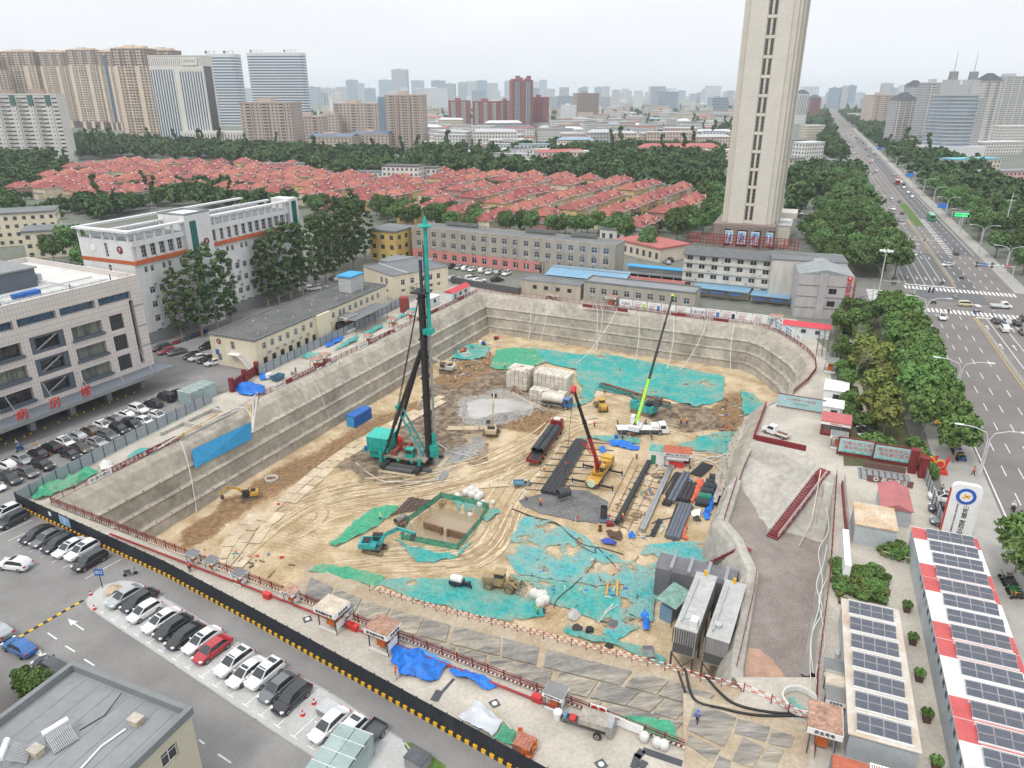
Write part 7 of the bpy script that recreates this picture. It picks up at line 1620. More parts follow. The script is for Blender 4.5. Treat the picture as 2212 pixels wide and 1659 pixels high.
ob('mast',mb.mesh('mast',mat('drill_dark',(.05,.13,.13),.6,.3,1)),dr);ob('kelly_bar',MB().tube((-7,0,4.55),(12,0,4.55),.25,n=8).mesh('kelly_bar',rust),dr);pa('rotary_head',dr,-4.6,-.8,3.0,-3.2,.8,4.9,dG);ob('mast_brace',MB().bar((.5,0,2.4),(4,0,3.4),.4).mesh('mast_brace',t_),dr)
blk_m=[mat('block_white_%d'%k,c,.9,.12,.8,4,bump=.02)for k,c in en(((.6,.555,.48),(.55,.5,.42),(.64,.6,.53)))]
def stack(p,rz,nx_,ny_,nz_,label,sx=1.15,sy=1.0,sz=.85,miss=0):
 t=tG('block_stack',label,'block stack',p,rz,'stacks of white blocks')
 for k in rg(nz_):
  for i in rg(nx_):
   for j in rg(ny_):
    if 0<i<nx_-1 and 0<j<ny_-1 and k<nz_-1:continue
    if k==nz_-1 and R.random()<miss:continue
    o=ob('block',bX(sx-.09,sy-.09,sz-.06,R.choice(blk_m)),t,(i*sx+R.uniform(-.03,.03),j*sy+R.uniform(-.04,.04),k*sz),R.uniform(-.015,.015))
 return t
sa=-.46
stack(F3(1094,842),sa,5,5,6,'tall stack of white blocks, left one',miss=.05);stack(F3(1152,846),sa,8,5,6,'tall stack of white blocks, right and wider one');stack(F3(1143,861),sa,8,3,3,'low front stack of white blocks',miss=.25)
def container(p,rz,L,Wd,H,m,label,name='container',cat='container',roofm=None,ribs=True,z0=0.):
 t=tG(name,label,cat,p,rz);pa('shell',t,0,0,z0,L,Wd,z0+H,m);pa('roof',t,-.05,-.05,z0+H,L+.05,Wd+.05,z0+H+.1,roofm or m)
 if ribs:
  for y in(-.06,Wd):
   for k in rg(int(L/.6)):ob('rib',bX(.2,.06,H-.3,m),t,(.2+k*.6,y,z0+.15))
  for x in(-.06,L):
   for k in rg(int(Wd/.6)):ob('rib',bX(.06,.2,H-.3,m),t,(x,.2+k*.6,z0+.15))
 return t
a,b=FQ(12,860,380),FQ(12,1010,290);rz=hD(a,b);c_=container(a,rz,6.1,2.5,2.7,be,'blue shipping container below the left pit wall')
for y in(.3,1.3):pa('door',c_,-.13,y,.15,-.07,y+.9,2.5,bS)
hut=tG('white_hut','white panel hut with green net over its roof','hut',FQ(22,1175,690),-.28,'huts on the pit floor');pa('wall',hut,0,0,0,7,3,2.8,wH);pa('roof',hut,-.1,-.1,2.8,7.1,3.1,2.95,wH);pa('door',hut,.5,-.04,.1,1.5,0,2.2,mat('door_green',(.04,.22,.12),.6));tag(ob('net_cover',drape([(-.1,0,0),(7.1,0,0),(7.1,3.2,0),(-.1,3.2,0)],lambda x,y:3.0,.5,.12,nd,.1),None,hut.location,-.28),'teal net thrown over the white hut roof','net')
sg=tG('canopy_stand','open steel stand with rust-red roof and white sign band','stand',FQ(22,1310,720),-.22,'huts on the pit floor')
for x in(0,5):
 for y in(0,2.6):pa('post',sg,x,y,0,x+.12,y+.12,3.1,dG)
pa('roof',sg,-.3,-.3,3.5,5.4,3.0,3.62,mat('roof_rust_red',(.4,.12,.07),.8,.2,1));pa('sign_band',sg,-.3,-.36,2.8,5.4,-.3,3.5,wH);tx('钢筋加工棚 安全生产',.52,bK,sg,(2.55,-.37,3.15),(PI/2,0,0));pa('lower_band',sg,.4,-.2,2.0,4.8,-.15,2.6,wH);pa('machine',sg,1,.3,0,4,2.3,1.3,red);pa('panel',sg,.1,2.5,0,5,2.6,2.4,mN)
sil=mat('silo_grey',(.36,.36,.36),.7,.2,.6,3);sil_d=mat('silo_dark_cover',(.1,.103,.11),.8,.15,.5)
for k,((x,y),lb)in en((((1446,1428),'left grey slurry tank on stilts beside the ramp'),((1512,1450),'right grey slurry tank on stilts beside the ramp'))):
 p=P(x,y,-9);p.z=FL;rz=hD(P(1470,1412,-3),P(1512,1300,-3));t=tG('slurry_tank',lb,'tank',p,rz,'slurry tanks');L,H=12.6,4.1
 pa('shell',t,0,-3.0,3.6,L,-.3,3.6+H,sil);pa('roof',t,-.1,-3.1,3.6+H,L+.1,-.2,3.7+H,mat('silo_top',(.42,.42,.41),.8,.12,.5,2))
 for j in rg(10):ob('front_rib',bX(.06,.12,H*.55,dG if k==0 else bS if False else ge),t,(-.06,-2.85+j*.3,3.6+H*.4))
 pa('front_vent',t,-.04,-2.8,3.8,0,-.2,3.6+H*.4,sil_d)
 for xx in(0,4.4,8.8,13.2):
  for yy in(-3,-.25):pa('stilt',t,xx,yy,0,xx+.25,yy+.25,3.6,dG)
 ob('brace',MB().bar((0,-2.9,.2),(0,-.2,3.4),.12).bar((0,-.2,.2),(0,-2.9,3.4),.12).mesh('brace',dG),t)
 ob('roof_hatch',MB().lathe([(.5,0),(.5,.5 if k else .12),(.05,.6 if k else .15)],12).mesh('roof_hatch',lG),t,(2.4,-1.2,3.7+H));ob('roof_pipe',MB().pipe([(1,-.8,4.0+H),(11,-.9,4.0+H)],.1).mesh('roof_pipe',lG),t)
 pa('lifting_eye',t,L-.5,-1.7,3.7+H,L-.2,-1.3,4.5+H,yP)
 if k==0:pa('control_box',t,.3,-2.9,3.7+H,1.5,-2.0,5.0+H,wH);ob('box_emblem',MB().tube((.9,-2.95,4.6+H),(.9,-2.9,4.6+H),.32,n=14).mesh('box_emblem',bS),t)
ct=tG('covered_tank','dark grey tarpaulin covered tank block beside the stair foot','tank',P(1412,1275,FL+1),hD(P(1412,1212,-6),P(1536,1242,-6)));ct.location.z=FL
mb=MB();L=11.5
r4=[[V_((x,y,z+.12*noise.noise(V_((x*.7,y*3,z)))))for y,z in((-.1,0),(-.12,5.2),(.3,5.7),(3.2,5.8),(3.7,5.3),(3.8,0))]for x in[k*L/20 for k in rg(21)]]
mb.loft(r4);mb.add(r4[0],[(5,4,3,2,1,0)]);mb.add(r4[-1],[(0,1,2,3,4,5)]);ob('cover',mb.mesh('cover',mat('tarp_dark_grey',(.15,.15,.165),.6,.2,.4,bump=.05)),ct)
for k in rg(4):pa('cover_strap',ct,2+k*2.6,-.2,5.55,2.5+k*2.6,3.6,5.95,mat('strap_grey',(.28,.29,.3),.7))
ob('ladder',MB().bar((2.4,-.5,0),(2.4,-.2,4.6),.07).bar((3.0,-.5,0),(3.0,-.2,4.6),.07).mesh('ladder',dG),ct)
gs=tG('lean_to','small lean-to with worn green sheet roof beside the tanks','shed',P(1452,1345,FL+1),hD(P(1440,1300,-8),P(1480,1262,-8)));gs.location.z=FL
ob('roof',MB().box(0,0,3.4,5,3.2,3.5,M4.Rotation(.1,4,'X')).mesh('roof',mat('worn_green',(.2,.33,.28),.8,.3,1)),gs);pa('tank',gs,.6,.5,0,3.6,2.4,2.6,mat('dull_blue',(.16,.27,.4),.7))
for x,y in((.1,.1),(4.8,.1),(.1,3),(4.8,3)):pa('post',gs,x,y,0,x+.1,y+.1,3.4,rust)
def FZ_line(a,b,r,m,name,label,cat,group=None,n=8,parts=1,gap=.42,hoops=0):
 a,b=V_(a),V_(b);t=tG(name,label,cat,a,hD(a,b),group);L=(b-a).length
 for k in rg(parts):
  y=(k-(parts-1)/2)*gap;ob('bar' if parts>1 else 'body',MB().tube((0,y,r+.1),(L,y,r+.1),r,n=n).mesh('bar',m),t)
 for k in rg(hoops):ob('hoop',MB().tube((L*(k+.5)/hoops-.08,0,r+.1),(L*(k+.5)/hoops+.08,0,r+.1),r*1.12,n=10).mesh('hoop',dG),t)
 return t
rb=mat('rebar_dark',(.045,.045,.05),.7,.3,2,6)
for k in rg(4):
 a=FQ(22,262+k*38,945+k*9,.05);b=FQ(22,562+k*24,497+k*6,.05);t=FZ_line(a,b,.42,rb,'steel_cage_bundle','long dark reinforcement cage, %s of the four left of the red crane'%ORD[k],'steel cage','long reinforcement cages',8)
 for y in(-.38,.38):ob('bar',MB().tube((0,y,.6),((b-a).length,y,.6),.1,n=5).mesh('bar',dG),t)
for k in rg(9):
 a=FQ(22,560-k*42,500+k*52,.02);b=a+V_((11-.4*k*0,-1.2,0));tag(ob('sleeper_bar',MB().bar((-2.5,.4,.1),(8.8,-1.4,.1),.14).mesh('sleeper_bar',dG),None,a),'thin sleeper bar under the long cages, %s from the far end'%ORD[k],'steel bar','sleeper bars')
for(a,b,r,pn,gp,lb,m)in(((905,1225),(1180,700),.55,1,.4,'single thick dark cage lying in the middle of the rebar yard',rb),((1120,1285),(1385,700),.3,2,.5,'pale steel rail frame right of the thick cage',s1),((1330,1060),(1450,790),.3,3,.55,'trio of dark cages right of the rail frame',rb),((1370,1040),(1505,790),.4,2,.8,'pair of grey-blue tubes right of the dark trio',mat('tube_bluegrey',(.12,.14,.17),.5)),((1470,1030),(1545,880),.45,3,.8,'dark tube stack beside the orange sheets',rb),((1385,1350),(1500,1060),.35,4,.6,'four grey tubes under the orange sheet strip',mat('tube_bluegrey',(0,0,0))),((1330,1330),(1435,1045),.14,2,.35,'thin bar pair in front of the grey tubes',rb),((1210,1325),(1280,1180),.12,4,.22,'short dark bar bundle at the near end of the yard',rb),((1585,800),(1690,705),.14,8,.3,'flat dark bar pile below the berm',rb),((1310,960),(1420,780),.12,2,.5,'thin dark bars beside the rail frame',rb),((1255,865),(1315,780),.06,1,.3,'thin single bar on the sand yard',rb)):
 FZ_line(FQ(22,*a,.05),FQ(22,*b,.05),r,m,'steel_stock',lb,'steel stock','steel stock in the rebar yard',8,pn,gp)
gridm=mat('yard_rail_rust',(.2,.14,.09),.8,.3,2)
yr=tG('yard_rails','thin rail grid laid on the sandy rebar yard','rails',FQ(22,1040,1000))
oy=yr.location.copy()
for(a,b)in(((900,1090),(1090,700)),((940,1250),(1140,840)),((810,1120),(1050,640)),((1000,1280),(1250,760)),((1080,1290),(1330,780))):
 ob('rail',MB().bar(FQ(22,*a,.12)-oy,FQ(22,*b,.12)-oy,.1,.12).mesh('rail',gridm),yr)
for k in rg(10):
 a=FQ(22,830+k*30,1140-k*48,.1)-oy;b=FQ(22,1090+k*30,1215-k*50,.1)-oy;ob('cross_rail',MB().bar(a,b,.08).mesh('cross_rail',gridm),yr)
for k,(x,y)in en(((1240,797),(1180,948),(1075,1138))):tag(ob('steel_hoop',MB().lathe([(.8,.1),(.95,.1),(.95,.2),(.8,.2)],18).mesh('steel_hoop',gridm),None,FQ(22,x,y)),'loose steel hoop on the sandy yard, %s from the far end'%ORD[k],'hoop','loose steel hoops')
pipe2=MB();pipe2.loft([[V_((x,(.72+.05*(k%2))*math.cos(a),(.72+.05*(k%2))*math.sin(a)+.75))for a in[q*2*PI/14 for q in rg(14)]]for k,x in en([j*.17 for j in rg(15)])],True,True);pipe2=pipe2.mesh('pipe',pipe_m)
for k,(x,y)in en(((1580,1050),(1605,1000),(1625,955),(1650,915),(1670,880),(1700,835))):
 o=ob('corrugated_pipe',pipe2,None,FQ(22,x,y),-.25);
 if k==1:o.material_slots[0].link='OBJECT';o.material_slots[0].material=mat('pipe_green',(.03,.2,.15),.5)
 tag(o,'short black corrugated pipe between the sheets, %s from the near end'%ORD[k]if k!=1 else 'green corrugated pipe among the black ones','pipe','short corrugated pipes')
def tH(pts,m,label,h=.9,zf=fz,name='tarpaulin',cell=.55):
 c=sum((V_((q[0],q[1],0))for q in pts),V_())/len(pts);rmax=max((V_((q[0],q[1],0))-c).length for q in pts)
 def z_(x,y):
  e=min(((V_((x,y,0))-V_((a[0],a[1],0)))-(V_((b[0],b[1],0))-V_((a[0],a[1],0)))*max(0,min(1,(V_((x,y,0))-V_((a[0],a[1],0))).dot(V_((b[0]-a[0],b[1]-a[1],0)))/max(1e-6,(b[0]-a[0])**2+(b[1]-a[1])**2)))).length for a,b in zip(pts,list(pts[1:])+[pts[0]]))
  return zf(x,y)+h*min(1,e/1.0)*(.7+.5*nz(x,y,.9,4))
 return tag(ob(name,drape(pts,z_,cell*.75,.3,m,.25,name)),label,name.replace('_',' '),name+'s lying about')
or_t=mat('orange_sheet',(.62,.13,.07),.6,.3,1.2,bump=.05)
tH(q22([(1585,840),(1640,830),(1665,860),(1640,920),(1600,990),(1560,1040),(1530,1020),(1545,960),(1560,900)]),or_t,'crumpled orange sheet beside the black pipes')
tH(q22([(1465,1080),(1500,1090),(1520,1150),(1510,1220),(1495,1300),(1530,1360),(1490,1350),(1445,1330),(1460,1260),(1485,1170)]),or_t,'long crumpled orange sheet strip beside the grey tubes',.5)
tH(q22([(1760,870),(1810,880),(1805,930),(1760,1010),(1740,1080),(1690,1130),(1650,1120),(1690,1030),(1730,950)]),t4,'long blue tarpaulin against the berm wall')
tH(q22([(1640,1120),(1720,1120),(1700,1180),(1660,1180)]),t4,'small blue tarpaulin below the berm',.4);tH(q22([(1500,1060),(1560,1050),(1550,1080),(1500,1085)]),t4,'blue scrap sheet beside the tubes',.3)
tH(q22([(840,500),(870,485),(1000,515),(1105,545),(1090,582),(1000,570),(850,535)]),t4,'long blue tarpaulin roll beyond the red crane',1.0);tH(q22([(750,560),(790,550),(815,575),(795,605),(755,595)]),t4,'small crumpled blue sheet beside the red boom',.5)
tH(q22([(760,1360),(800,1345),(905,1375),(890,1410),(780,1395)]),mat('tarp_indigo',(.05,.08,.35),.6,.3,1),'indigo tarpaulin in front of the yard',.5);tH(q22([(1000,1310),(1040,1290),(1070,1330),(1050,1350),(1010,1340)]),t4,'little blue sheet at the hose loop',.5)
tH([Q(23,*q,FL)for q in((1100,350),(1140,320),(1170,360),(1195,430),(1190,495),(1125,490),(1130,420))],t4,'blue tarpaulin bundle in front of the grey tanks',.6)
sack=mat('white_sack',(.62,.61,.58),.8,.12,2);d_=mat('dark_sheet',(.05,.045,.045),.7,.3,1)
tH(q22([(805,1300),(850,1280),(930,1300),(960,1340),(940,1362),(860,1340)]),mat('brown_heap',(.1,.065,.045),.9,.3,1),'dark brown heap of netting at the near yard end',.9,name='net_heap');tH([Q(23,*q,FL)for q in((480,370),(520,310),(570,320),(590,380),(540,420),(490,410))],mat('grey_sheet',(.42,.41,.39),.7,.15,1),'grey sheet heap beside the small white pit',1.4,name='covered_heap');tH([Q(23,*q,FL)for q in((810,430),(850,380),(910,400),(900,450),(840,460))],mat('slate_sheet',(.13,.13,.145),.6,.2,1),'dark grey sheet heap on the torn net',.9,name='covered_heap');tH(q22([(1545,1170),(1590,1150),(1635,1185),(1600,1200)]),d_,'black sheet heap in front of the short pipes',.5,name='covered_heap');tH(q22([(1545,1100),(1630,1090),(1620,1150),(1560,1150)]),wH,'flat white sheet beside the blue tarpaulin',.15,name='sheet')
bag_me=MB().lathe([(.35,0),(.5,.15),(.52,.6),(.42,.9),(.12,1.0)],9).mesh('bulk_bag',sack,True)
for k,(ij,x,y,s)in en(((12,1740,990,1.),(12,1815,965,1.1),(12,1860,940,1.2),(12,1905,960,1.1),(12,1940,985,1.1),(12,1865,985,1.2),(12,1915,1010,1.1),(12,1960,1040,.7),(12,2045,1040,.7),(12,1850,1080,.8),(12,1935,1065,.9),(12,1940,1125,.8),(23,190,180,1.2),(23,240,200,1.3),(23,270,185,1.1),(23,285,235,1.2),(23,245,260,1.2))):
 o=ob('bulk_bag',bag_me,None,FQ(ij,x,y),R.uniform(0,6));o.scale=(s*1.25,s*1.25,s*1.2);tag(o,'white bulk bag, %s from the left %s'%(ORD[k if k<12 else k-12],'behind the slurry pond' if k<12 else 'beside the small white pit'),'bulk bag','white bulk bags')
for k,(x,y)in en(((900,475),(1060,330))):tag(ob('drum',MB().tube((0,0,0),(0,0,1.1),.4,n=12).mesh('drum',be if k==0 else bK),None,FQ(22,x,y)),('blue upright drum by the blue roll','dark drum on the sand')[k],'drum')
t=tG('cage_cutter','upright dark drum machine at the corner of the gravel pad','machine',FQ(22,790,1170));ob('drum',MB().tube((0,0,.3),(0,0,2.6),.62,n=14,cap=False).mesh('drum',cage_m),t);pa('stand',t,-.8,-1.4,0,1.0,.6,.35,mat('stand_blue',(.1,.14,.22),.6));pa('crate',t,.3,-2.6,0,1.4,-1.6,.8,mN)
tag(ob('small_cage',MB().tube((0,0,0),(0,0,1.1),.32,n=10,cap=False).mesh('small_cage',rust),None,FQ(22,760,1280)),'small rusty upright cage tube in front of the drum machine','steel cage')
for k,(x,y,c,dx,dy)in en(((815,180,mat('pipe_ochre',(.6,.32,.08),.6),.5,2.0),(905,205,mat('pipe_ochre',(0,0,0)),.5,2.4),(850,187,be,1,0))):tag(ob('plastic_pipe',MB().tube((0,0,.2),(dx*1.3,dy*1.6,.2),.18,n=8).mesh('plastic_pipe',c),None,FQ(23,x,y)),('left ochre plastic pipe on the turquoise net','right ochre plastic pipe on the turquoise net','short blue pipe at the foot of the ochre pipe')[k],'pipe','plastic pipes on the net')
pf=tG('pond_fence','green mesh fence round the slurry pond','fence',F3(960,1130));pc=pf.location.copy();r5=[V_((q.x,q.y,0))for q in grow([POND[0],*POND[1:]],1.16)];r5.append(r5[0]);fence_net=nt('fence_mesh',(.03,.3,.2),.1,3.)
for a,b in zip(r5,r5[1:]):
 n=max(1,int((b-a).length/2.4))
 for k in rg(n):
  q0,q1=a.lerp(b,k/n),a.lerp(b,(k+1)/n);z0,z1=fz(q0.x,q0.y),fz(q1.x,q1.y);ob('fence_post',bX(.07,.07,1.4,dG),pf,(q0.x-pc.x,q0.y-pc.y,z0-pc.z))
  mb=MB();mb.add([V_((q0.x,q0.y,z0))-pc,V_((q1.x,q1.y,z1))-pc,V_((q1.x,q1.y,z1+1.25))-pc,V_((q0.x,q0.y,z0+1.25))-pc],[(0,1,2,3)]);ob('fence_mesh',mb.mesh('fence_mesh',fence_net),pf)
conc_d=mat('divider_brown',(.2,.12,.08),.8,.25,1);dv=tG('pond_divider','brown beam dividing the slurry pond','beam',FQ(12,1450,1215,-.6));dv.location.z=FL-.9;do=dv.location.copy()
for a,b in(((1450,1215),(1615,1265)),((1650,1275),(1815,1320))):A_,B_=Q(12,*a,FL-.5),Q(12,*b,FL-.5);ob('beam',MB().bar(A_-do,B_-do,.35,1.2).mesh('beam',conc_d),dv)
for q in((1600,1270),(1655,1285)):A_=Q(12,*q,FL-.5);ob('stub_post',MB().box(-.2,-.2,-1.2,.2,.2,.8).mesh('stub_post',conc_d),dv,A_-do)
for k in rg(14):
 a=FQ(12,1180+k*24,1140-k*5,.08+.06*(k%3));b=FQ(12,1330+k*15,985+k*2,.08+.06*(k%3));tag(ob('steel_beam',MB().bar((0,0,.1),b-a,.2,.2).mesh('steel_beam',mat('beam_rust',(.13,.09,.075),.8,.3,1)),None,a),'rusty steel beam behind the slurry pond, %s from the left'%ORD[k],'steel beam','rusty steel beams by the pond')
for k,(x,y,x2,y2,r,m)in en(((1210,1215,1290,1165,.62,mat('casing_grey',(.22,.2,.18),.6,.3,1)),(1235,1245,1305,1205,.4,rust))):a,b=FQ(12,x,y,r),FQ(12,x2,y2,r);tag(ob('steel_casing',MB().tube((0,0,0),b-a,r,n=14,cap=False).tube((0,0,0),b-a,r*.93,n=14,cap=False).mesh('steel_casing',m),None,a),('large grey steel casing behind the teal excavator','smaller rusty casing behind the teal excavator')[k],'steel casing')
ty=MB().lathe([(.3,0),(.55,0),(.6,.12),(.55,.25),(.3,.25)],14).mesh('tyre',r8)
for k,(x,y,z)in en(((665,480,0),(672,476,.26),(840,610,0))):tag(ob('tyre',ty,None,FQ(23,x,y,z)),('lower tyre of the small stack behind the ramp edge','upper tyre of the small stack behind the ramp edge','loose tyre beside the covered trolley')[k],'tyre')
tH([Q(23,*q,FL)for q in((430,470),(520,470),(640,510),(800,540),(790,600),(690,590),(560,540),(440,500))],ne,'teal net thrown over a trolley behind the ramp edge',1.0,name='covered_trolley');tH([Q(23,*q,FL)for q in((520,450),(570,425),(620,450),(600,490),(530,490))],d_,'black bag heap behind the covered trolley',.8,name='covered_heap')
t=tG('mortar_tub','grey mortar tub on the net near the ramp edge','tub',FQ(23,1180,680));ob('tub',MB().loft([[V_((sx*a,sy*b,z))for sx,sy in((-1,-1),(1,-1),(1,1),(-1,1))]for a,b,z in((.6,.9,0),(.8,1.1,.6),(.7,1.0,.6),(.55,.85,.15))],True,True).mesh('tub',ge),t)
for k,(x,y,s)in en(((1560,1350,1),(1790,1390,1.2),(1870,1360,1),(1960,1320,1.2),(2080,1270,1))):
 t=tG('pump_set','pump set in the back left corner of the pit, %s from the left'%ORD[k],'pump',FQ(11,x,y),k,'pumps in the back corner');t.scale=(s,)*3;pa('frame',t,-.8,-.5,0,.8,.5,.3,dG);ob('motor',MB().tube((-.6,0,.7),(.5,0,.7),.35,n=10).mesh('motor',[t3,oa,t3,be,red][k]),t);pa('box',t,.3,-.4,.3,.9,.4,1.1,[ge,mN,t3,wH,mN][k])
coil=MB();coil.pipe([(1.2*math.cos(a)*(1+.03*math.sin(5*a)),1.2*math.sin(a),.12+.02*a)for a in[k*.35 for k in rg(70)]],.09,5);coil=coil.mesh('hose_coil',mat('hose_white',(.6,.59,.56),.6,.08,1))
for k,(ij,x,y,s)in en(((12,135,830,1.),(11,1790,1400,1.3),(11,1815,1420,1.2),(22,1350,730,.9))):o=ob('hose_coil',coil,None,FQ(ij,x,y));o.scale=(s,)*3;tag(o,('white hose coil at the foot of the left wall','white hose coil by the pumps, left one','white hose coil by the pumps, right one','white hose coil beside the rust-red canopy')[k],'hose coil','hose coils')
hW=mat('hose_white',(0,0,0));hB=mat('hose_black',(.03,.03,.03),.6)
def he(pts,r,m,label,cat='hose',group='hoses'):
 pts=[V_(q)for q in pts];out=[]
 for i in rg(len(pts)-1):
  p0,p1,p2,p3=pts[max(0,i-1)],pts[i],pts[i+1],pts[min(len(pts)-1,i+2)]
  for k in rg(8):
   t=k/8;out.append(.5*((2*p1)+(p2-p0)*t+(2*p0-5*p1+4*p2-p3)*t*t+(3*p1-p0-3*p2+p3)*t**3))
 out.append(pts[-1]);o0=out[0].copy();mb=MB();mb.pipe([q-o0 for q in out],r,5);return tag(ob('hose',mb.mesh('hose',m),None,o0),label,cat,group)
he([FQ(22,0,1085,.2),FQ(22,170,1150,.2),FQ(22,380,1210,.2),FQ(22,480,1300,.25),FQ(22,620,1400,.2),FQ(22,800,1440,.2),FQ(22,960,1490,.2)],.09,hB,'long black cable across the near nets','cable');he([FQ(22,40,1100,.2),FQ(22,200,1170,.2),FQ(22,400,1230,.2),FQ(22,560,1380,.2),FQ(22,700,1480,.2),FQ(22,860,1530,.2)],.07,hB,'second black cable across the near nets','cable')
for k,l_ in en((((1480,650),(1600,620),(1740,640),(1860,600),(1700,670),(1560,640),(1500,610)),((1510,690),(1640,650),(1760,690),(1830,640),(1720,600),(1540,600)),((1750,690),(1800,760),(1840,830),(1780,880),(1760,760)),((1600,700),(1720,640),(1850,660),(1865,720)))):he([FQ(22,*q,.15+.05*k)for q in l_],.1,hW,'tangled white hose below the berm, %s of the tangle'%ORD[k])
he([FQ(12,1530,530,1.),FQ(12,1610,545,.2),FQ(12,1670,590,.2),FQ(12,1760,610,.2),FQ(12,1840,625,.2)],.1,hW,'white hose running from the pile driver');he([FQ(12,865,710,.1),FQ(12,1010,800,.1),FQ(12,1120,845,.1),FQ(12,1400,850,.1),FQ(12,1580,830,.1)],.08,hW,'white hose curving in front of the pile driver')
he([FQ(23,960,250,.2),FQ(23,800,330,.2),FQ(23,880,260,.2),FQ(23,740,420,.2)],.07,hW,'white hose on the torn net');he([P(1330,1224,-9.5)]+[FQ(22,*q,.3)for q in((730,1430),(720,1560),(640,1640))]+[FQ(23,540,80,.3),FQ(23,400,200,.3),FQ(23,360,300,.2)],.07,hB,'black cable to the small white pit','cable')
for k,l_ in en((((1130,780),(1250,740),(1330,790)),((1000,760),(1040,742),(1090,750)))):he([F3(*q,.15)for q in l_],.1,hW,('white hose on the back net','white hose in the back corner')[k])
rc_=FQ(22,1110,1370,.1);he([rc_+V_((1.5*math.cos(a),1.5*math.sin(a),.02*a))for a in[k*.6 for k in rg(12)]],.06,hW,'thin white hose ring at the near yard end')
def wall_hose(x0,y0,x1,y1,label,bend=0,r=.09):
 a=P(x0,y0,.3);b=P(x1,y1,FL+.3);
 pts=[a]
 for t,z in((.12,.4),(.3,-1.4),(.52,-4.1),(.7,-6.9),(.87,-9.6)):
  q=a.lerp(b,t);q.z=z+.35;q.x+=bend*math.sin(t*3.1);pts.append(q)
 pts.append(b);he(pts,r,hW,label,group='hoses hanging down the pit walls')
for k,(a,b,c,d,bd)in en(((1150,650,1142,735,0),(1170,655,1140,730,.6),(1187,655,1165,740,.5),(1215,662,1198,715,0),(1290,668,1290,755,0),(1300,670,1286,757,.8),(1335,672,1245,785,2.),(1358,675,1355,735,0),(1373,676,1372,745,0),(1377,676,1371,782,.8),(1452,684,1440,797,1.),(1530,690,1468,800,1.5),(1588,702,1580,810,-.8),(1630,706,1618,745,0))):wall_hose(a,b,c,d,'pale hose hanging down the back pit wall, %s from the left'%ORD[k],bd)
for k,(a,b,c,d,bd)in en(((856,716,880,780,1.),(800,755,828,800,.5),(728,790,750,830,.4),(668,820,720,920,0),(388,955,424,1105,.5))):wall_hose(a,b,c,d,'pale hose hanging down the left pit wall, %s from the back'%ORD[k],bd)
WK=[(12,1075,1185,'a','worker in white with yellow helmet on the green net'),(22,245,1055,'o','worker in orange vest on the gravel pad'),(22,120,1005,'w','worker in pale clothes at the edge of the gravel pad'),(22,712,375,'o','worker in orange vest beside the dirt road'),(22,1458,350,'o','left of two workers in orange near the white crane'),(22,1508,355,'o','right of two workers in orange near the white crane'),(22,800,85,'o','worker in orange beside the teal drill'),(22,1075,655,'b','worker in grey standing at the white hut'),(22,1315,1040,'o','worker in red bending over the dark cages'),(22,955,1195,'o','worker in red at the near end of the thick cage'),(22,310,560,'o','worker in orange standing at the red lorry'),(23,220,340,'l','worker in lime vest beside the small white pit'),(23,275,350,'n','worker in dark clothes beside the small white pit'),(11,1995,1520,'o','worker in orange at the edge of the back net'),(11,2150,1530,'o','worker in orange on the back green net'),(22,1330,690,'n','worker under the rust-red canopy')]
for k,(ij,x,y,c,lb)in en(WK):person(FQ(ij,x,y),R.uniform(0,6.28),{'a':we,'o':vest,'w':we,'b':khaki,'l':lime,'n':na}[c],na,lb,R.choice(('stand','walk','work')),{'a':hat_y,'o':hat_y,'w':we,'b':we,'l':hat_y,'n':hat_r}[c])
dbm=[mat('debris_wood',(.3,.22,.13),.9,.3,2),dG,mat('debris_pale',(.55,.53,.48),.8,.2,2),red,be,t3];dbs=[MB()for _ in dbm]
for pl,n_ in((q22([(1180,700),(1560,720),(1700,850),(1660,1150),(1500,1400),(900,1290),(820,1150)]),80),(D11([(1100,1200),(1380,1200),(1420,1380),(1200,1340)]),60),(D11([(940,790),(1060,745),(1060,790),(980,830)]),90),(D11([(400,1200),(560,1150),(640,1230),(480,1270)]),25),(D11([(1560,860),(1620,880),(1570,990),(1490,960)]),50)):
 for x,y in sT(pl,n_,.3,n_):
  k=R.choice((0,0,0,1,1,1,1,2,2,2,0,1,3,4,5));L=R.uniform(.3,2.2)if k<3 else R.uniform(.3,.9);dbs[k].cbox((x,y,fz(x,y)+.12),(L,R.uniform(.08,.3)if k<3 else R.uniform(.3,.7),R.uniform(.06,.3)),R.uniform(0,3.1))
for m,b_ in zip(dbm,dbs):tag(ob('debris',b_.mesh('debris',m)),'loose planks, offcuts and scraps scattered over the pit floor',None,kind='stuff')
flag_m=mat('flag_red',(.6,.06,.06),.7)
for k,(ij,x,y)in en(((22,555,240),(22,1015,470),(22,465,725),(22,265,780),(22,550,1210),(12,185,1090),(22,1115,95),(21,920,1575))):
 t=tG('marker_flag','small red marker flag on a stick in the pit, %s'%('beside the tanker','at the blue roll','on the long cages','beside the cages and tricycle','in front of the gravel pad','on the left floor','behind the white crane','on the back net')[k],'flag',FQ(ij,x,y),0,'red marker flags');ob('stick',MB().tube((0,0,0),(0,0,1.5),.04,n=5).mesh('stick',wH),t);ob('cloth',MBq([(0,0,1.0),(.6,.1,1.05),(.6,.1,1.45),(0,0,1.5)],flag_m),t)
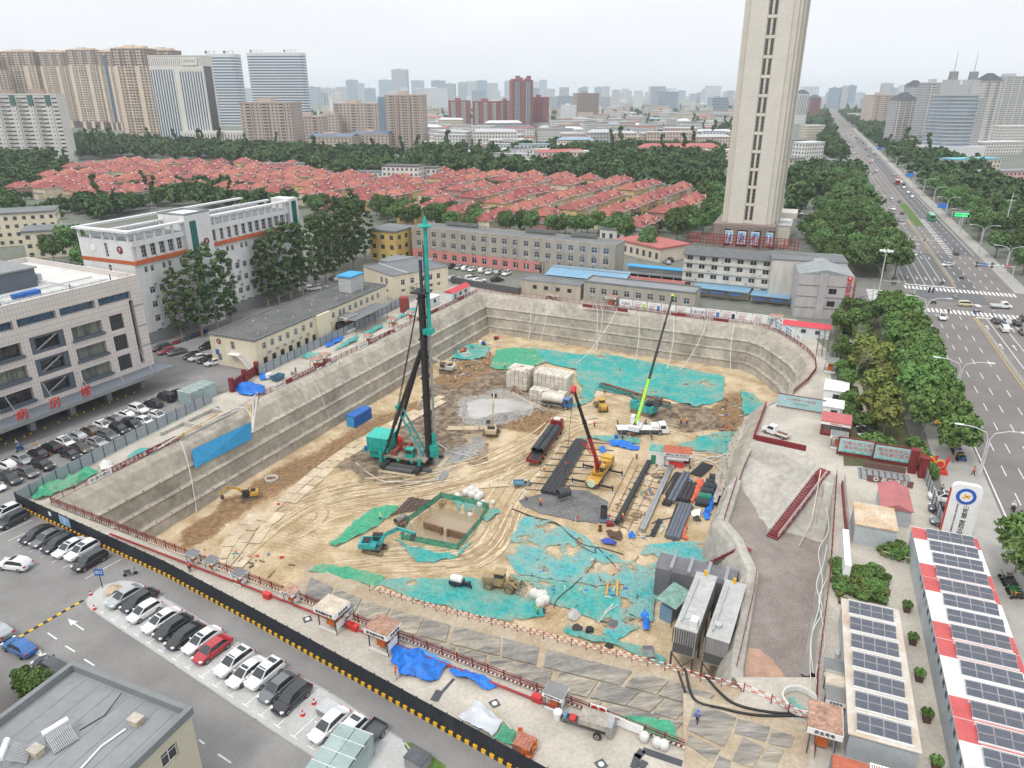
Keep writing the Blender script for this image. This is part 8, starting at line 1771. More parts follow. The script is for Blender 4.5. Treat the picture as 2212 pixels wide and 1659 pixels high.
# ============================================================ hoardings, rails and site edge
def run(name,label,cat,pts,step,me,zf=lambda p:p.z,part_name='panel',post=None,fit=True,every=1,group=None):
 pts=[V_(q)for q in pts];t=tG(name,label,cat,pts[0],0,group);o0=pts[0].copy()
 for a,b in zip(pts,pts[1:]):
  d=b-a;L=math.hypot(d.x,d.y);n=max(1,round(L/step));rz=math.atan2(d.y,d.x);sc=L/n/step;pit=-math.atan2(d.z,L)
  for k in rg(n):
   q=a.lerp(b,k/n);m=me[k%len(me)]if isinstance(me,list)else me
   o=ob(part_name,m,t,q-o0,rot=(0,pit,rz));o.scale=(sc,1,1)
   if post:ob('post',post,t,q-o0,rz)
 return t
black_panel=mat('hoarding_black',(.028,.033,.042),.45,.2,.6,2,streak=.15);mb=MB();n=20
mb.loft([[V_((2.0*k/n,.04*(k%2),.42)),V_((2.0*k/n,.04*(k%2),2.45))]for k in rg(n+1)])
HP=[P(*q)for q in((38,1094),(65,1107),(360,1244),(553,1349),(1106,1659),(1260,1745))]
bh=run('black_hoarding','long black corrugated hoarding with striped kerb along the front of the site','hoarding',HP,2.0,mb.mesh('panel',black_panel),post=MB().box(-.05,.05,0,.05,.15,2.5).mesh('post',dG))
kb=[MB().box(0,-.16,0,.5,.2,.42).mesh('kerb_block',m)for m in(yP,bK)];o0=HP[0];i=0
for a,b in zip(HP,HP[1:]):
 d=b-a;n=round(d.length/.5);rz=math.atan2(d.y,d.x)
 for k in rg(n):ob('kerb_block',kb[i%2],bh,a.lerp(b,k/n)-o0,rz);i+=1
ob('notice',MB().box(0,0,0,2.6,.03,1.5).mesh('notice',mat('notice_blue',(.12,.3,.6),.5,.5,.8,col2=(.4,.55,.65))),bh,P(134,1138)+V_((0,-.12,.7))-o0,math.atan2((HP[2]-HP[1]).y,(HP[2]-HP[1]).x));ob('notice',MB().box(0,0,0,.6,.03,.7).mesh('notice',wH),bh,P(111,1127)+V_((0,-.12,1.2))-o0,math.atan2((HP[2]-HP[1]).y,(HP[2]-HP[1]).x))
grey_panel=mat('hoarding_grey',(.3,.34,.37),.5,.1,.5,streak=.3);mb=MB();mb.box(0,0,.05,2.46,.03,2.3).box(0,-.05,.6,2.46,-.001,.66).box(0,-.05,1.7,2.46,-.001,1.76);gpm=mb.mesh('panel',grey_panel);gpo=MB().box(-.05,-.09,0,.05,.0,2.5).mesh('post',dG)
run('grey_hoarding','grey sheet hoarding beside the ward car park','hoarding',[P(*q)for q in((40,1090),(250,975),(460,868))],2.5,gpm,post=gpo);run('grey_hoarding','grey sheet hoarding below the low cream block','hoarding',[P(*q)for q in((560,812),(743,725),(872,656))],2.5,gpm,post=gpo)
run('grey_hoarding','dark grey boundary wall along the court of the grey block','wall',[P(*q)for q in((975,612),(1120,637),(1132,630))],2.5,MB().box(0,0,0,2.5,.2,2.2).mesh('panel',dG))
mb=MB();mb.box(0,0,1.15,2,.05,1.2).box(0,0,.12,2,.05,.17).box(0,0,.7,2,.04,.74)
for k in rg(9):mb.box(.2+k*.2,.01,.17,.23+k*.2,.04,1.15)
rp=mb.mesh('rail_panel',mN);r6=MB().box(-.05,-.02,0,.05,.07,1.3).mesh('post',mN)
mb=MB();mb.use(mN).box(0,0,1.15,2,.05,1.2).box(0,0,.45,2,.05,.5)
for k in rg(10):mb.box(.1+k*.2,.01,.5,.13+k*.2,.04,1.15)
mb.box(0,.01,.8,2,.045,.95)
for k in rg(8):mb.use(wH if k%2 else mN).add([(k*.25,-.01,.12),(k*.25+.25,-.01,.12),(k*.25+.33,-.01,.42),(k*.25+.08,-.01,.42)],[(0,1,2,3)])
rpf=mb.mesh('rail_panel')
E_=lambda l,off=0.:[P(*q)for q in l]
run('safety_rail','maroon safety rail with striped toe boards along the front pit edge','railing',E_([(112,1088),(1478,1619)]),2.0,rpf,part_name='rail_panel',post=r6);run('safety_rail','maroon safety rail along the left pit edge','railing',E_([(112,1088),(380,955)]),2,rp,part_name='rail_panel',post=r6);run('safety_rail','maroon safety rail along the far half of the left pit edge','railing',E_([(556,862),(1034,630)]),2,rp,part_name='rail_panel',post=r6)
run('safety_rail','maroon safety rail along the back pit edge','railing',E_([(1036,630),(1638,704)]),2,rp,part_name='rail_panel',post=r6);run('safety_rail','maroon safety rail round the curved right corner of the pit','railing',E_([(1640,705),(1682,721),(1714,740),(1743,760),(1760,780),(1762,802),(1744,826),(1712,852)]),2,rp,part_name='rail_panel',post=r6)
run('safety_rail','maroon rail along the right side of the gravel cut','railing',E_([(1806,1030),(1792,1244),(1764,1463),(1758,1640)]),2,rp,part_name='rail_panel',post=r6);run('safety_rail','maroon rail along the berm beside the gravel cut','railing',[P(*q,-4.4)for q in((1590,1042),(1562,1132))],2,rp,part_name='rail_panel',post=r6);run('safety_rail','maroon rail from the berm to the lower stair','railing',[P(*q,-4.4)for q in((1632,1244),(1628,1280),(1588,1455))],2,rp,part_name='rail_panel',post=r6)
mb=MB()
for k in rg(4):mb.use(wH if k%2 else red).box(k*.5,0,1.0,k*.5+.5,.06,1.08).use(wH if not k%2 else red).box(k*.5,0,.5,k*.5+.5,.06,.58)
rwp=mb.mesh('rail_panel');run('barrier_rail','red and white pipe barrier along the inner edge of the ramp','railing',[rA(s,.98)+V_((0,0,.05))for s in(.2,.35,.5,.62,.75,.88,1.0)],2.0,rwp,part_name='rail_panel',post=MB().box(-.04,0,0,.04,.08,1.15).mesh('post',mN));run('barrier_rail','red and white pipe barrier at the top of the ramp','railing',[P(1606,1495),P(1665,1520),P(1740,1560)],2.0,rwp,part_name='rail_panel',post=r6)
wl_=mat('yard_wall_maroon',(.2,.025,.03),.7,.2,.6);run('yard_wall','low maroon wall round the concrete parking yard','wall',E_([(1653,878),(1626,950),(1740,975)]),2.0,MB().box(0,0,0,2,.2,1.1).mesh('panel',wl_))
def s6(p,az,w,h,z,bg,label,txt=(),name='sign_board',legs=True,cat='sign',t=.08,group=None,extra=None):
 o=f2((p[0],p[1]),az,name,label,cat,group);o.location.z=p[2]if len(p)>2 else 0
 pa('board',o,0,0,z,w,t,z+h,bg)
 if legs:
  for x in(.1,w-.2):pa('leg',o,x,t+.002,0,x+.1,t+.1,z+h*.8,dG)
 for s_,sz,m,x,zz in txt:tx(s_,sz,m,o,(w*x,-.012,z+h*zz),(PI/2,0,0),ext=.008)
 return o
azL=math.degrees(math.atan2((P(1034,630)-P(112,1088)).x,(P(1034,630)-P(112,1088)).y));azB=math.degrees(math.atan2((P(1638,704)-P(1036,630)).x,(P(1638,704)-P(1036,630)).y))
def si(px,w,bgm,txt,sz,m,label):p=P(*px);s6(p+V_((.12,-.06,0)),azL,w,.95,.25,bgm,label,[(txt,sz,m,.5,.5)],legs=False,group='banners on the rails')
si((193,1049),4.2,wH,'◎ 昌大建设',.7,bK,'white name board on the left rail near the front corner');si((222,1034),17,mN,'安全生产是民生大事  一丝一毫不能放松',.85,wH,'long maroon slogan banner on the left rail');si((592,845),3.6,wH,'◎ 昌大建设',.6,bK,'white name board halfway along the left rail');si((610,836),15,mN,'党建引领 筑牢安全生产',.85,wH,'maroon slogan banner halfway along the left rail');si((774,757),4,wH,'◎ 昌大建设',.6,bK,'white name board near the back of the left rail');si((790,748),11,mN,'严格规范施工 确保安全',.8,wH,'maroon slogan banner near the back of the left rail');si((930,681),20,mN,'◎ 昌大建设  安全责任重于泰山',.85,wH,'maroon slogan banner at the back end of the left rail')
p4,prn_b=mat('print_red',(.5,.08,.06),.6),mat('print_grey',(.3,.33,.36),.6)
bb=[(1336,668),(1366,672),(1397,676),(1428,680),(1460,684),(1492,687),(1524,690),(1557,694),(1591,698),(1625,702)]
for k,(x,y)in en(bb):
 p=P(x,y)+V_((.3,1.1,0));big_=k in(0,5);o=s6(p,azB,4.0,2.6,.35,wH,'white site information board, %s from the left along the back rail'%ORD[k],[('◎ 昌大建设' if k else '大建设',.95,bK,.5,.5)]if big_ else[('安全生产责任制',.3,p4,.4,.82)],group='information boards along the back rail')
 if not big_:
  for j in rg(5):pa('text_line',o,.4,-.02,1.9-j*.28,2.6-.3*(j%3),-.001,2.02-j*.28,prn_b if j%2 else p4)
  if k in(1,2,6,7):pa('picture',o,2.8,-.02,.7,3.7,-.001,2.2,[oa,lime,bc,na][k%4])
bl=[P(*q)+V_((.4,.5,0))for q in((1652,702),(1672,712),(1694,724),(1714,737),(1729,748))]
for k in rg(4):
 a,b=bl[k],bl[k+1];az_=math.degrees(math.atan2((b-a).x,(b-a).y));o=s6(a,az_,(b-a).length*.92,2.2,.4,wH,'small white board on the curved corner rail, %s from the left'%ORD[k],[('昌大',.9,bK,.5,.5)]if k==3 else[],group='boards on the curved rail')
 if k<3:
  for j in rg(6):pa('photo',o,.25+(j%3)*1.0,-.02,.7+(j//3)*.9,1.05+(j%3)*1.0,-.001,1.4+(j//3)*.9,[bS,lG,prn_b][j%3])
s6(P(1110,632)+V_((0,.5,0)),azB,20,.9,.35,mN,'maroon slogan banner at the left end of the back rail',[('建设平安工地 落实安全责任',.8,wH,.5,.5)],legs=False);s6(P(1258,664)+V_((0,-.2,0)),azB,14,.9,.25,mN,'maroon slogan banner in the middle of the back rail',[('◎ 昌大建设 人人讲安全',.75,wH,.5,.5)],legs=False);s6(P(1450,682)+V_((0,-.2,0)),azB,16,.8,.2,mN,'maroon slogan banner below the information boards',[('人人安全放首位 他人安全',.7,wH,.5,.5)],legs=False)
def shelter(p,rz,label,roofm,txt='配电箱防护棚',s=1.,band2='安全用电'):
 t=tG('power_shelter',label,'shelter',p,rz,'power box shelters');t.scale=(s,)*3
 for x in(0,2.2):
  for y in(0,1.8):pa('post',t,x,y,0,x+.1,y+.1,2.5,dG)
 pa('roof',t,-.25,-.25,2.85,2.55,2.15,2.93,roofm);pa('sign_band',t,-.25,-.3,2.3,2.55,-.25,2.85,wH);pa('sign_band',t,2.55,-.25,2.3,2.6,2.15,2.85,wH);pa('sign_band',t,-.3,-.25,2.3,-.25,2.15,2.85,wH)
 tx(txt,.36,bK,t,(1.15,-.31,2.57),(PI/2,0,0));tx(band2,.36,bK,t,(-.31,.95,2.57),(PI/2,0,-PI/2));tx(band2,.36,bK,t,(2.61,.95,2.57),(PI/2,0,PI/2))
 pa('power_box',t,.6,.5,.5,1.6,1.3,1.9,oa);pa('toe_board',t,0,-.02,.1,2.3,.02,.5,wH);pa('lower_panel',t,2.2,.1,.5,2.24,1.8,1.4,wH);return t
rt=[mat('shelter_beige',(.5,.44,.35),.8,.2,1),mat('shelter_rust',(.36,.22,.16),.8,.35,1),mat('shelter_grey',(.2,.2,.2),.8),rM]
fz_=math.atan2((P(1478,1619)-P(112,1088)).y,(P(1478,1619)-P(112,1088)).x)
for k,(x,y,m,s)in en(((690,1358,0,1.15),(798,1404,1,1.15),(726,1345,2,.75),(614,1303,1,.7),(1176,1530,2,.8),(405,1218,3,.6),(445,1232,3,.6),(505,1262,3,.6))):shelter(P(x,y),fz_,'power box shelter beside the front rail, %s from the left'%ORD[(4,6,5,3,7,0,1,2)[k]],rt[m],s=s)
for k,(ij,x,y,m,s)in en(((11,790,1225,2,1.6),(11,520,1545,1,.9),(11,600,1505,1,.9),(11,975,1320,1,.8),(11,1190,1175,1,.8),(31,480,1560,2,1.1),(31,10,1175,1,1.2),(21,815,990,1,1.1),(21,300,935,1,.7),(21,350,945,1,.7),(11,1340,1110,1,.8),(32,535,560,2,1.0))):shelter(Q(ij,x,y),rad(90-azL)if ij==11 else rad(90-azB),'power box shelter %s'%('with dark roof under the black awning','at the blue skip, left one','at the blue skip, right one','beside the slogan banner on the left rail','at the kink of the left rail','at the curved corner rail','beside the red-roofed cabin','behind the back rail, with red roof','behind the back rail, left small one','behind the back rail, right small one','near the red water tank','beside the red kiosk')[k],rt[m],s=s)
rbx=MB().box(-.5,-.3,0,.5,.3,.75).box(-.55,-.35,.75,.55,.35,.82).mesh('fire_box',red)
for k,(x,y)in en(((578,1292),(758,1357),(766,1361),(1160,1515))):tag(ob('fire_box',rbx,None,P(x,y),fz_),'red fire box beside the front rail, %s from the left'%ORD[k],'box','red fire boxes')
rpp=[P(*q)+V_((-.3,-.9,.35))for q in((250,1150),(560,1268),(900,1400),(1210,1522))];o0=rpp[0];mb=MB();mb.pipe([q-o0 for q in rpp],.15,7);tag(ob('fire_main',mb.mesh('fire_main',mat('pipe_dull_red',(.3,.04,.04),.6,.25,.8)),None,o0),'long red water pipe lying outside the front rail','pipe')
zg=lambda x,y:.02
q13=lambda l:[Q(13,*q)for q in l];q23=lambda l:[Q(23,*q)for q in l]
tH(q13([(1140,620),(1240,600),(1400,660),(1560,720),(1680,780),(1600,860),(1580,900),(1460,935),(1400,900),(1240,870),(1230,800),(1160,780),(1190,700)]),t4,'big crumpled blue tarpaulin beside the front rail',1.0,zg,cell=.4);tH(q13([(1410,660),(1480,665),(1690,770),(1660,800),(1420,700)]),mat('tarp_pale_blue',(.08,.28,.6),.5,.2,.7),'pale blue sheet against the front rail',.9,zg);tH(q13([(1670,840),(1720,800),(1800,830),(2000,900),(2100,960),(2000,1000),(1850,920),(1720,890)]),t4,'long blue tarpaulin roll beside the front rail',.7,zg,cell=.4);tH(q13([(1760,1240),(1900,1105),(2030,1190),(2150,1290),(2040,1400),(1850,1290)]),mat('tarp_white',(.55,.58,.62),.6,.1,1),'pale grey tarpaulin behind the black hoarding',1.0,zg,cell=.5);tH([Q(13,2050,1410),Q(13,2160,1300),Q(23,60,1390),Q(23,0,1480)],n6,'green net heap behind the black hoarding',.8,zg,name='net_heap')
tag(ob('timber_pole',MB().bar(Q(13,2025,1195)-Q(13,2025,1195)+V_((0,0,1.1)),Q(13,2210,1390)-Q(13,2025,1195)+V_((0,0,1.0)),.12).mesh('timber_pole',pS[0]),None,Q(13,2025,1195)),'timber pole lying across the pale tarpaulin','pole')
t=tG('brick_pile','small stack of red bricks behind the black hoarding','brick pile',Q(23,0,1530),fz_);brm=mat('brick_red',(.38,.16,.11),.9,.2,2)
for k in rg(5):
 for i in rg(5):
  for j in rg(4):ob('brick',bX(.36,.42,.24,brm),t,(i*.38,j*.44,k*.25),R.uniform(-.02,.02))
st=MB();st.box(-.2,-.2,.42,.2,.2,.48)
for x in(-.18,.14):
 for y in(-.18,.14):st.box(x,y,0,x+.04,y+.04,.42)
st.box(-.2,.16,.48,.2,.2,.9);st=st.mesh('chair',oa)
for k,(x,y,h)in en(((70,1410,.2),(135,1500,0),(115,1540,0),(100,1570,.2),(160,1560,0),(185,1530,.3),(140,1600,0),(60,1640,0))):o=ob('orange_stool',st,None,Q(23,x,y),k*1.1);o.location.z=h;o.scale=(1.25,)*3;tag(o,'orange plastic chair beside the brick pile, %s'%ORD[k],'chair','orange chairs at the brick pile')
tm=tG('tank_tricycle','grey motor tricycle with concrete tipping tank at the front rail','tricycle',Q(23,655,1320),fz_+PI+.1);tgm=mat('dusty_grey_tank',(.33,.3,.26),.8,.25,1)
mb=MB();mb.loft([[V_((x,y,z))for y,z in((-.55,.8),(-1.0,1.4),(-.9,1.9),(.9,1.9),(1.0,1.4),(.55,.8))]for x in(-2.0,.8)],True,True);ob('tank',mb.mesh('tank',tgm),tm);pa('chassis',tm,-2.2,-.5,.55,2.4,.5,.75,dG);pa('seat',tm,1.3,-.4,.76,1.9,.4,1.0,red);ob('front_fork',MB().bar((2.5,0,.5),(2.3,0,1.4),.2).bar((2.2,-.5,1.4),(2.2,.5,1.4),.06).cbox((2.4,0,1.0),(.3,.7,.5)).mesh('front_fork',mat('dull_blue',(0,0,0))),tm);pa('frame',tm,-2.6,-.8,.5,-2.0,.8,1.9,s1)
for x,y in((-1.2,-.95),(-1.2,.95),(2.5,0)):w=ob('wheel',te,tm,(x,y,.42));w.scale=(1.25,)*3;ob('rim',re,w)
mb=MB();mb.lathe([(.4,0),(.5,.9),(.45,1.0)],10);tag(ob('water_butt',mb.mesh('water_butt',wH),None,Q(23,395,1230)),'white barrel in front of the grey tipping tricycle','barrel')
dst=mat('dark_strip',(.07,.075,.085),.7,.1,1)
t=tG('floor_strip','dark angled cable strip laid on the concrete at the bottom edge','strip',Q(23,1140,1500));o0=t.location.copy()
for a,b in(((1130,1505),(1470,1620)),((1130,1505),(1080,1570)),((1090,1540),(1050,1659)),((1150,1600),(1110,1659))):ob('strip',MB().bar(Q(23,*a,.05)-o0,Q(23,*b,.05)-o0,.7,.08).mesh('strip',dst),t)
t=tG('floor_strip','dark cable strip crossing from the hoarding to the front rail','strip',Q(13,1540,1080));o0=t.location.copy();ob('strip',MB().bar((0,0,.03),Q(13,1710,890)-o0,.35,.05).mesh('strip',dst),t);ob('strip',MB().bar((0,0,.06),Q(13,1590,990)-o0,.9,.05).mesh('strip',dst),t)
for k,(ij,x,y)in en(((13,445,375),(13,2062,1105),(23,770,1630))):t=tG('manhole','square manhole cover in the front concrete, %s from the left'%ORD[k],'manhole',Q(ij,x,y),.5,'manholes');pa('cover',t,-.5,-.5,.0,.5,.5,.06,dG);ob('disc',MB().tube((0,0,.06),(0,0,.09),.28,n=12).mesh('disc',wH),t)
for k,(ij,x,y)in en(((23,1250,1470),(23,1310,1490),(23,1140,1420))):o=ob('bulk_bag',bag_me,None,Q(ij,x,y),k);tag(o,'small white sack at the end of the front rail, %s'%ORD[k],'sack','sacks at the rail end')
signs_=((690,1165),(755,1185))
for k,(x,y)in en(signs_):
 o=s6(Q(23,x-20,y+50)+V_((0,.1,.5)),90-math.degrees(fz_),1.0,1.2,0,wH,'white prohibition plate on the front rail, %s'%('left one','right one')[k],legs=False);ob('ring',MB().lathe([(.3,-.01),(.38,-.01),(.38,.02),(.3,.02)],16,M4.Translation((.5,-.02,.75))@M4.Rotation(PI/2,4,'X')).mesh('ring',red),o)
for k,(x,y)in en(((800,1240),(945,1300))):s6(Q(23,x,y+40)+V_((0,.1,.4)),90-math.degrees(fz_),2.2,1.1,0,wH,'white notice panel on the front rail, %s'%('left one','right one')[k],[('严禁攀爬',.35,p4,.4,.75)]if k==0 else[],legs=False)
he([P(1480,1445,.2),P(1500,1510,.1),P(1560,1530,.1),P(1640,1545,.1),P(1760,1545,.1)],.16,hB,'thick black cable crossing the top of the ramp','cable');he([P(1520,1455,.2),P(1560,1500,.2),P(1600,1525,.1),P(1680,1540,.1),P(1760,1540,.1)],.16,hB,'second thick black cable crossing the top of the ramp','cable');he([P(1465,1450,.2),P(1480,1495,.1)],.13,hB,'short black cable at the ramp barrier','cable')
o=ob('hose_coil',coil,None,P(1728,1522));o.scale=(1.5,)*3;tag(o,'white hose coil tied with teal net at the ramp top','hose coil');tH([P(*q)for q in((1702,1512),(1715,1505),(1722,1530),(1745,1545),(1738,1552),(1708,1535))],ne,'teal net scrap over the hose coil',.3,zg,name='net_heap')
for k,(a,b)in en((((1786,1100),(1752,1460)),((1781,1180),(1745,1500)),((1778,1250),(1768,1600)))):q0,q1=P(*a),P(*b);he([q0.lerp(q1,j/6)+V_((.5*math.sin(j*2.2+k),.3*math.cos(j*3+k),.15))for j in rg(7)],.06,hW,'white hose along the right rim of the gravel cut, %s'%ORD[k])
t=P(1726,1180,-4.8);tag(ob('long_pole',MB().pipe([(0,0,0),(3.0,3.6,2.5),(8,14,5.6)],.1).mesh('long_pole',pS[2]),None,t),'long bent pole leaning on the slope of the gravel cut','pole')
def stair(a,b,label,w=1.5,n=28):
 a,b=V_(a),V_(b);d=b-a;L=math.hypot(d.x,d.y);t=tG('steel_stair',label,'stair',a,math.atan2(d.y,d.x),'maroon steel stairs');h=d.z;wr_=mat('handrail_white',(.62,.6,.58),.6)
 tr=MB().box(0,-w/2,0,L/n*1.05,w/2,.05).mesh('tread',mN)
 for k in rg(n):ob('tread',tr,t,(L*k/n,0,h*(k+.5)/n))
 for y in(-w/2-.06,w/2):
  ob('stringer',MB().bar((0,y+.03,-.1),(L,y+.03,h-.1),.06,.3).mesh('stringer',mN),t);ob('handrail',MB().bar((0,y+.03,1.1),(L,y+.03,h+1.1),.07).bar((0,y+.03,.6),(L,y+.03,h+.6),.05).mesh('handrail',wr_),t)
  for k in rg(10):ob('baluster',MB().box(-.03,y,0,.03,y+.06,1.1).mesh('baluster',wr_)if k==0 and y<0 else bpy.data.meshes['baluster'],t,(L*(k+.5)/10,0 if y<0 else w+.06,h*(k+.5)/10))
 pa('landing',t,-1.6,-w/2-.06,-.06,0,w/2+.06,.06,mN)
stair(P(1775,1022,.3),P(1667,1162,GR+.1),'long maroon steel stair down to the gravel bed',1.7);stair(P(1598,1182,-4.3),P(1520,1222,FL+.2),'short maroon steel stair from the berm to the pit floor',1.5,18)
for k,(a,b)in en((((1180,645),(1176,672)),((1532,690),(1526,716)),((856,715),(870,738)))):stair(P(*a,.2),P(*b,-2.6),'small maroon access stair on the pit wall, %s'%('left one at the back','right one at the back','on the left wall')[k],.8,8)
mb=MB();A_,B_=P(421,1012,-4.2),P(544,948,-4.2);C_,D_=P(542,912,-.9),P(415,972,-.9);mb.add([A_,B_,C_,D_],[(0,1,2,3)]);mb.add([q+V_((-.1,.05,0))for q in(A_,B_,C_,D_)],[(3,2,1,0)])
tag(ob('blue_sheet',mb.mesh('blue_sheet',bS)),'large blue sheet panel leaning on the left pit wall','sheet')
t=tG('basement_remains','broken concrete basement walls behind the blue sheet','ruin',P(400,955),rad(90-azL))
for a in((0,1,14,1.4),(0,6,14,6.5),(5,1.4,5.4,6),(12,1.4,12.5,6)):pa('wall_stub',t,a[0],a[1],0,a[2],a[3],R.uniform(.5,1.3),s3)
for k in rg(4):he([P(340+k*40,970-k*22,.8),P(380+k*40,945-k*20,1.2+.3*k),P(430+k*40,915-k*20,.9),P(520+k*12,880-k*10,.6),P(545,905+k*10,.3)],.12,hW if k!=1 else mat('hose_orange',(.6,.35,.1),.6),'%s hose over the broken basement, %s'%('white' if k!=1 else 'orange',ORD[k]))
tH([Q(2,*q)for q in((280,1000),(320,910),(450,870),(560,850),(680,780),(760,735),(830,750),(860,800),(760,830),(640,900),(520,940),(350,1015))],n6,'long green net over stores in the front left corner',1.3,zg,name='covered_store',cell=.6);tH([Q(2,*q)for q in((1110,640),(1180,590),(1330,560),(1345,600),(1250,640),(1120,680))],ne,'teal net over stores beside the left rail',1.0,zg,name='covered_store',cell=.6);tH([Q(2,*q)for q in((850,710),(930,670),(985,710),(960,740),(880,760))],sack,'white plastic heap beside the left rail',1.0,zg,name='covered_heap',cell=.5)
for k,pl in en((((660,1370),(790,1300),(880,1240),(880,1290),(800,1330),(690,1375)),((930,1230),(1090,1150),(1100,1175),(1000,1225),(950,1240)),((1140,1140),(1270,1060),(1390,1000),(1390,1030),(1250,1095),(1150,1145)),((380,1430),(480,1400),(630,1410),(600,1450),(480,1460)))):tH([Q(11,*q)for q in pl],ne,'green net fence heap along the grey hoarding, %s from the back'%ORD[(1,2,0,3)[k]if k!=2 else 0],1.1 if k<3 else .8,zg,name='covered_store',cell=.7)
tH([Q(11,*q)for q in((590,1340),(700,1270),(760,1260),(740,1290),(620,1350))],t4,'blue sheet over stores along the grey hoarding',.8,zg,cell=.6);tH([P(*q)for q in((507,840),(530,832),(572,838),(575,852),(540,858),(515,852))],t4,'blue tarpaulin over a machine behind the maroon gate',1.6,zg,cell=.6);tH([Q(11,*q)for q in((20,1600),(60,1575),(110,1590),(95,1625),(40,1635))],t4,'blue tarpaulin bundle beside the blue skip',1.0,zg,cell=.5)
awn=mat('black_awning',(.03,.032,.036),.8,.2,.6);mb=MB();aw=[Q(11,*q,z)for q,z in(((700,1180),2.2),((930,1085),2.4),((1000,1070),3.2),((860,1050),3.6),((800,1040),4.2),((690,1125),3.3))];mb.add(aw,[tuple(rg(6))]);tag(ob('black_awning',mb.mesh('black_awning',awn)),'sagging black shade net beside the low cream block','awning')
t=tG('skip','blue open skip on the left concrete strip','skip',Q(11,190,1625),rad(90-azL));ob('tub',MB().loft([[V_((sx*a,sy*b,z))for sx,sy in((-1,-1),(1,-1),(1,1),(-1,1))]for a,b,z in((1.1,.7,0),(1.5,.95,1.2),(1.4,.85,1.2),(1.0,.6,.2))],True,True).mesh('tub',mat('skip_blue',(.07,.16,.24),.7,.25,1)),t)
t=tG('mixer_cart','white cart with handle beside the blue skip','cart',Q(11,115,1615),1.);pa('box',t,-.6,-.5,.3,.6,.5,1.3,wH);ob('wheel',te,t,(0,.6,.3));person(Q(11,345,1570),2.5,mat('grey_cloth',(.2,.2,.2),.8),na,'man pushing a wheelbarrow on the left concrete strip','walk',None);t=tG('wheelbarrow','wheelbarrow pushed across the left concrete strip','wheelbarrow',Q(11,325,1580),2.6);ob('tray',MB().loft([[V_((sx*a,sy*b,z))for sx,sy in((-1,-1),(1,-1),(1,1),(-1,1))]for a,b,z in((.3,.25,.4),(.6,.4,.75))],True,True).mesh('tray',s1),t);w=ob('wheel',te,t,(.6,0,.25));w.scale=(.7,.5,.7)
t=tG('site_gate','maroon steel gate between two posts at the left hoarding','gate',P(500,848),hD(P(500,846),P(556,808)))
for x in(0,5.2,10.3):pa('post',t,x,-.4,0,x+.8,.4,3.2,mN)
pa('leaf',t,.8,-.1,.2,5.2,.1,2.4,mN);pa('leaf',t,6.0,-.1,.2,10.3,.1,2.4,mN)
gk=mat('kiosk_glass',(.45,.58,.56),.1,.1,.5,alpha=.45)
def kiosk(A,az,L,D,h,label):
 t=f2(A,az,'glass_kiosk',label,'kiosk','glass kiosks')
 for nm,a in(('glass_wall',(0,0,0,L,.04,h)),('glass_wall',(0,D-.04,0,L,D,h)),('glass_wall',(0,.04,0,.04,D-.04,h)),('glass_wall',(L-.04,.04,0,L,D-.04,h))):pa(nm,t,*a,gk)
 nx_=max(2,round(L/1.6))
 for k in rg(nx_):pa('roof_pane',t,L*k/nx_+.04,.1,h+.1,L*(k+1)/nx_-.04,D/2-.04,h+.14,gk);pa('roof_pane',t,L*k/nx_+.04,D/2+.04,h+.1,L*(k+1)/nx_-.04,D-.1,h+.14,gk)
 for k in rg(nx_+1):pa('rafter',t,max(0,L*k/nx_-.04),0,h,L*k/nx_+.04,D,h+.1,wH)
 for x in(0,L-.08):
  for y in(0,D-.08):pa('post',t,x,y,0,x+.08,y+.08,h,s1)
 pa('steps',t,.6,.6,0.02,L-.6,D-.6,.4,ge);return t
kiosk((-15.6,46.2),22,6,3.8,2.7,'glass basement kiosk at the bottom edge');kiosk(tuple(P(417,878))[:2],azL,6.5,4,2.8,'glass basement kiosk beside the ward car park')
t=tG('vent_block','grey vent block standing between cars on the parking pad','vent',Q(13,640,1195),hz+.5*PI);pa('box',t,-1.1,-.8,0,1.1,.8,.9,ge);pa('lid',t,-1.15,-.85,.9,1.15,.85,1.0,lG);t=tG('vent_block','grey vent block on the grass beside the bottom kiosk','vent',Q(13,1400,1640),hz+.5*PI);pa('box',t,-1,-.8,0,1,.8,1.3,ge);pa('lid',t,-1.05,-.85,1.3,1.05,.85,1.4,dG)
tag(se('lawn',q13([(1300,1440),(1340,1440),(1640,1640),(1620,1700),(1320,1650),(1340,1560),(1280,1470)]),.058,grass_m),'small lawn beside the bottom kiosk',None,kind='stuff')
mk=MB();fwp=V_((math.cos(hz),math.sin(hz),0));sd=V_((-fwp.y,fwp.x,0))
def flat(mb,a,b,w,z):
 a,b=V_((a[0],a[1],z)),V_((b[0],b[1],z));d=(b-a).normalized();n_=V_((-d.y,d.x,0))*w/2;mb.add([a-n_,b-n_,b+n_,a+n_],[(0,1,2,3)])
a0=P(219,1324);
for k in rg(18):
 q=a0-sd*2.47*k*-1 if False else a0+(P(553,1540)-P(217,1323)).normalized()*2.47*k;flat(mk,q,q-fwp*4.9,.1,.056);flat(mk,q-sd*.5,q+sd*.5,.1,.0565)
a1=a0-fwp*4.9;flat(mk,a1,a1+(P(553,1540)-P(217,1323)).normalized()*30,.1,.057)
for k in rg(9):q=P(-8+k*24,1158+k*11.5);flat(mk,q,q-fwp*5,.1,.012)
for a,b in(((103,1367),(123,1381)),((141,1395),(162,1408)),((182,1424),(204,1438)),((223,1453),(247,1468)),((430,1598),(441,1607)),((471,1629),(499,1648)),((153,1342),(181,1361)),((76,1404),(88,1414))):flat(mk,P(*a),P(*b),.16,.012)
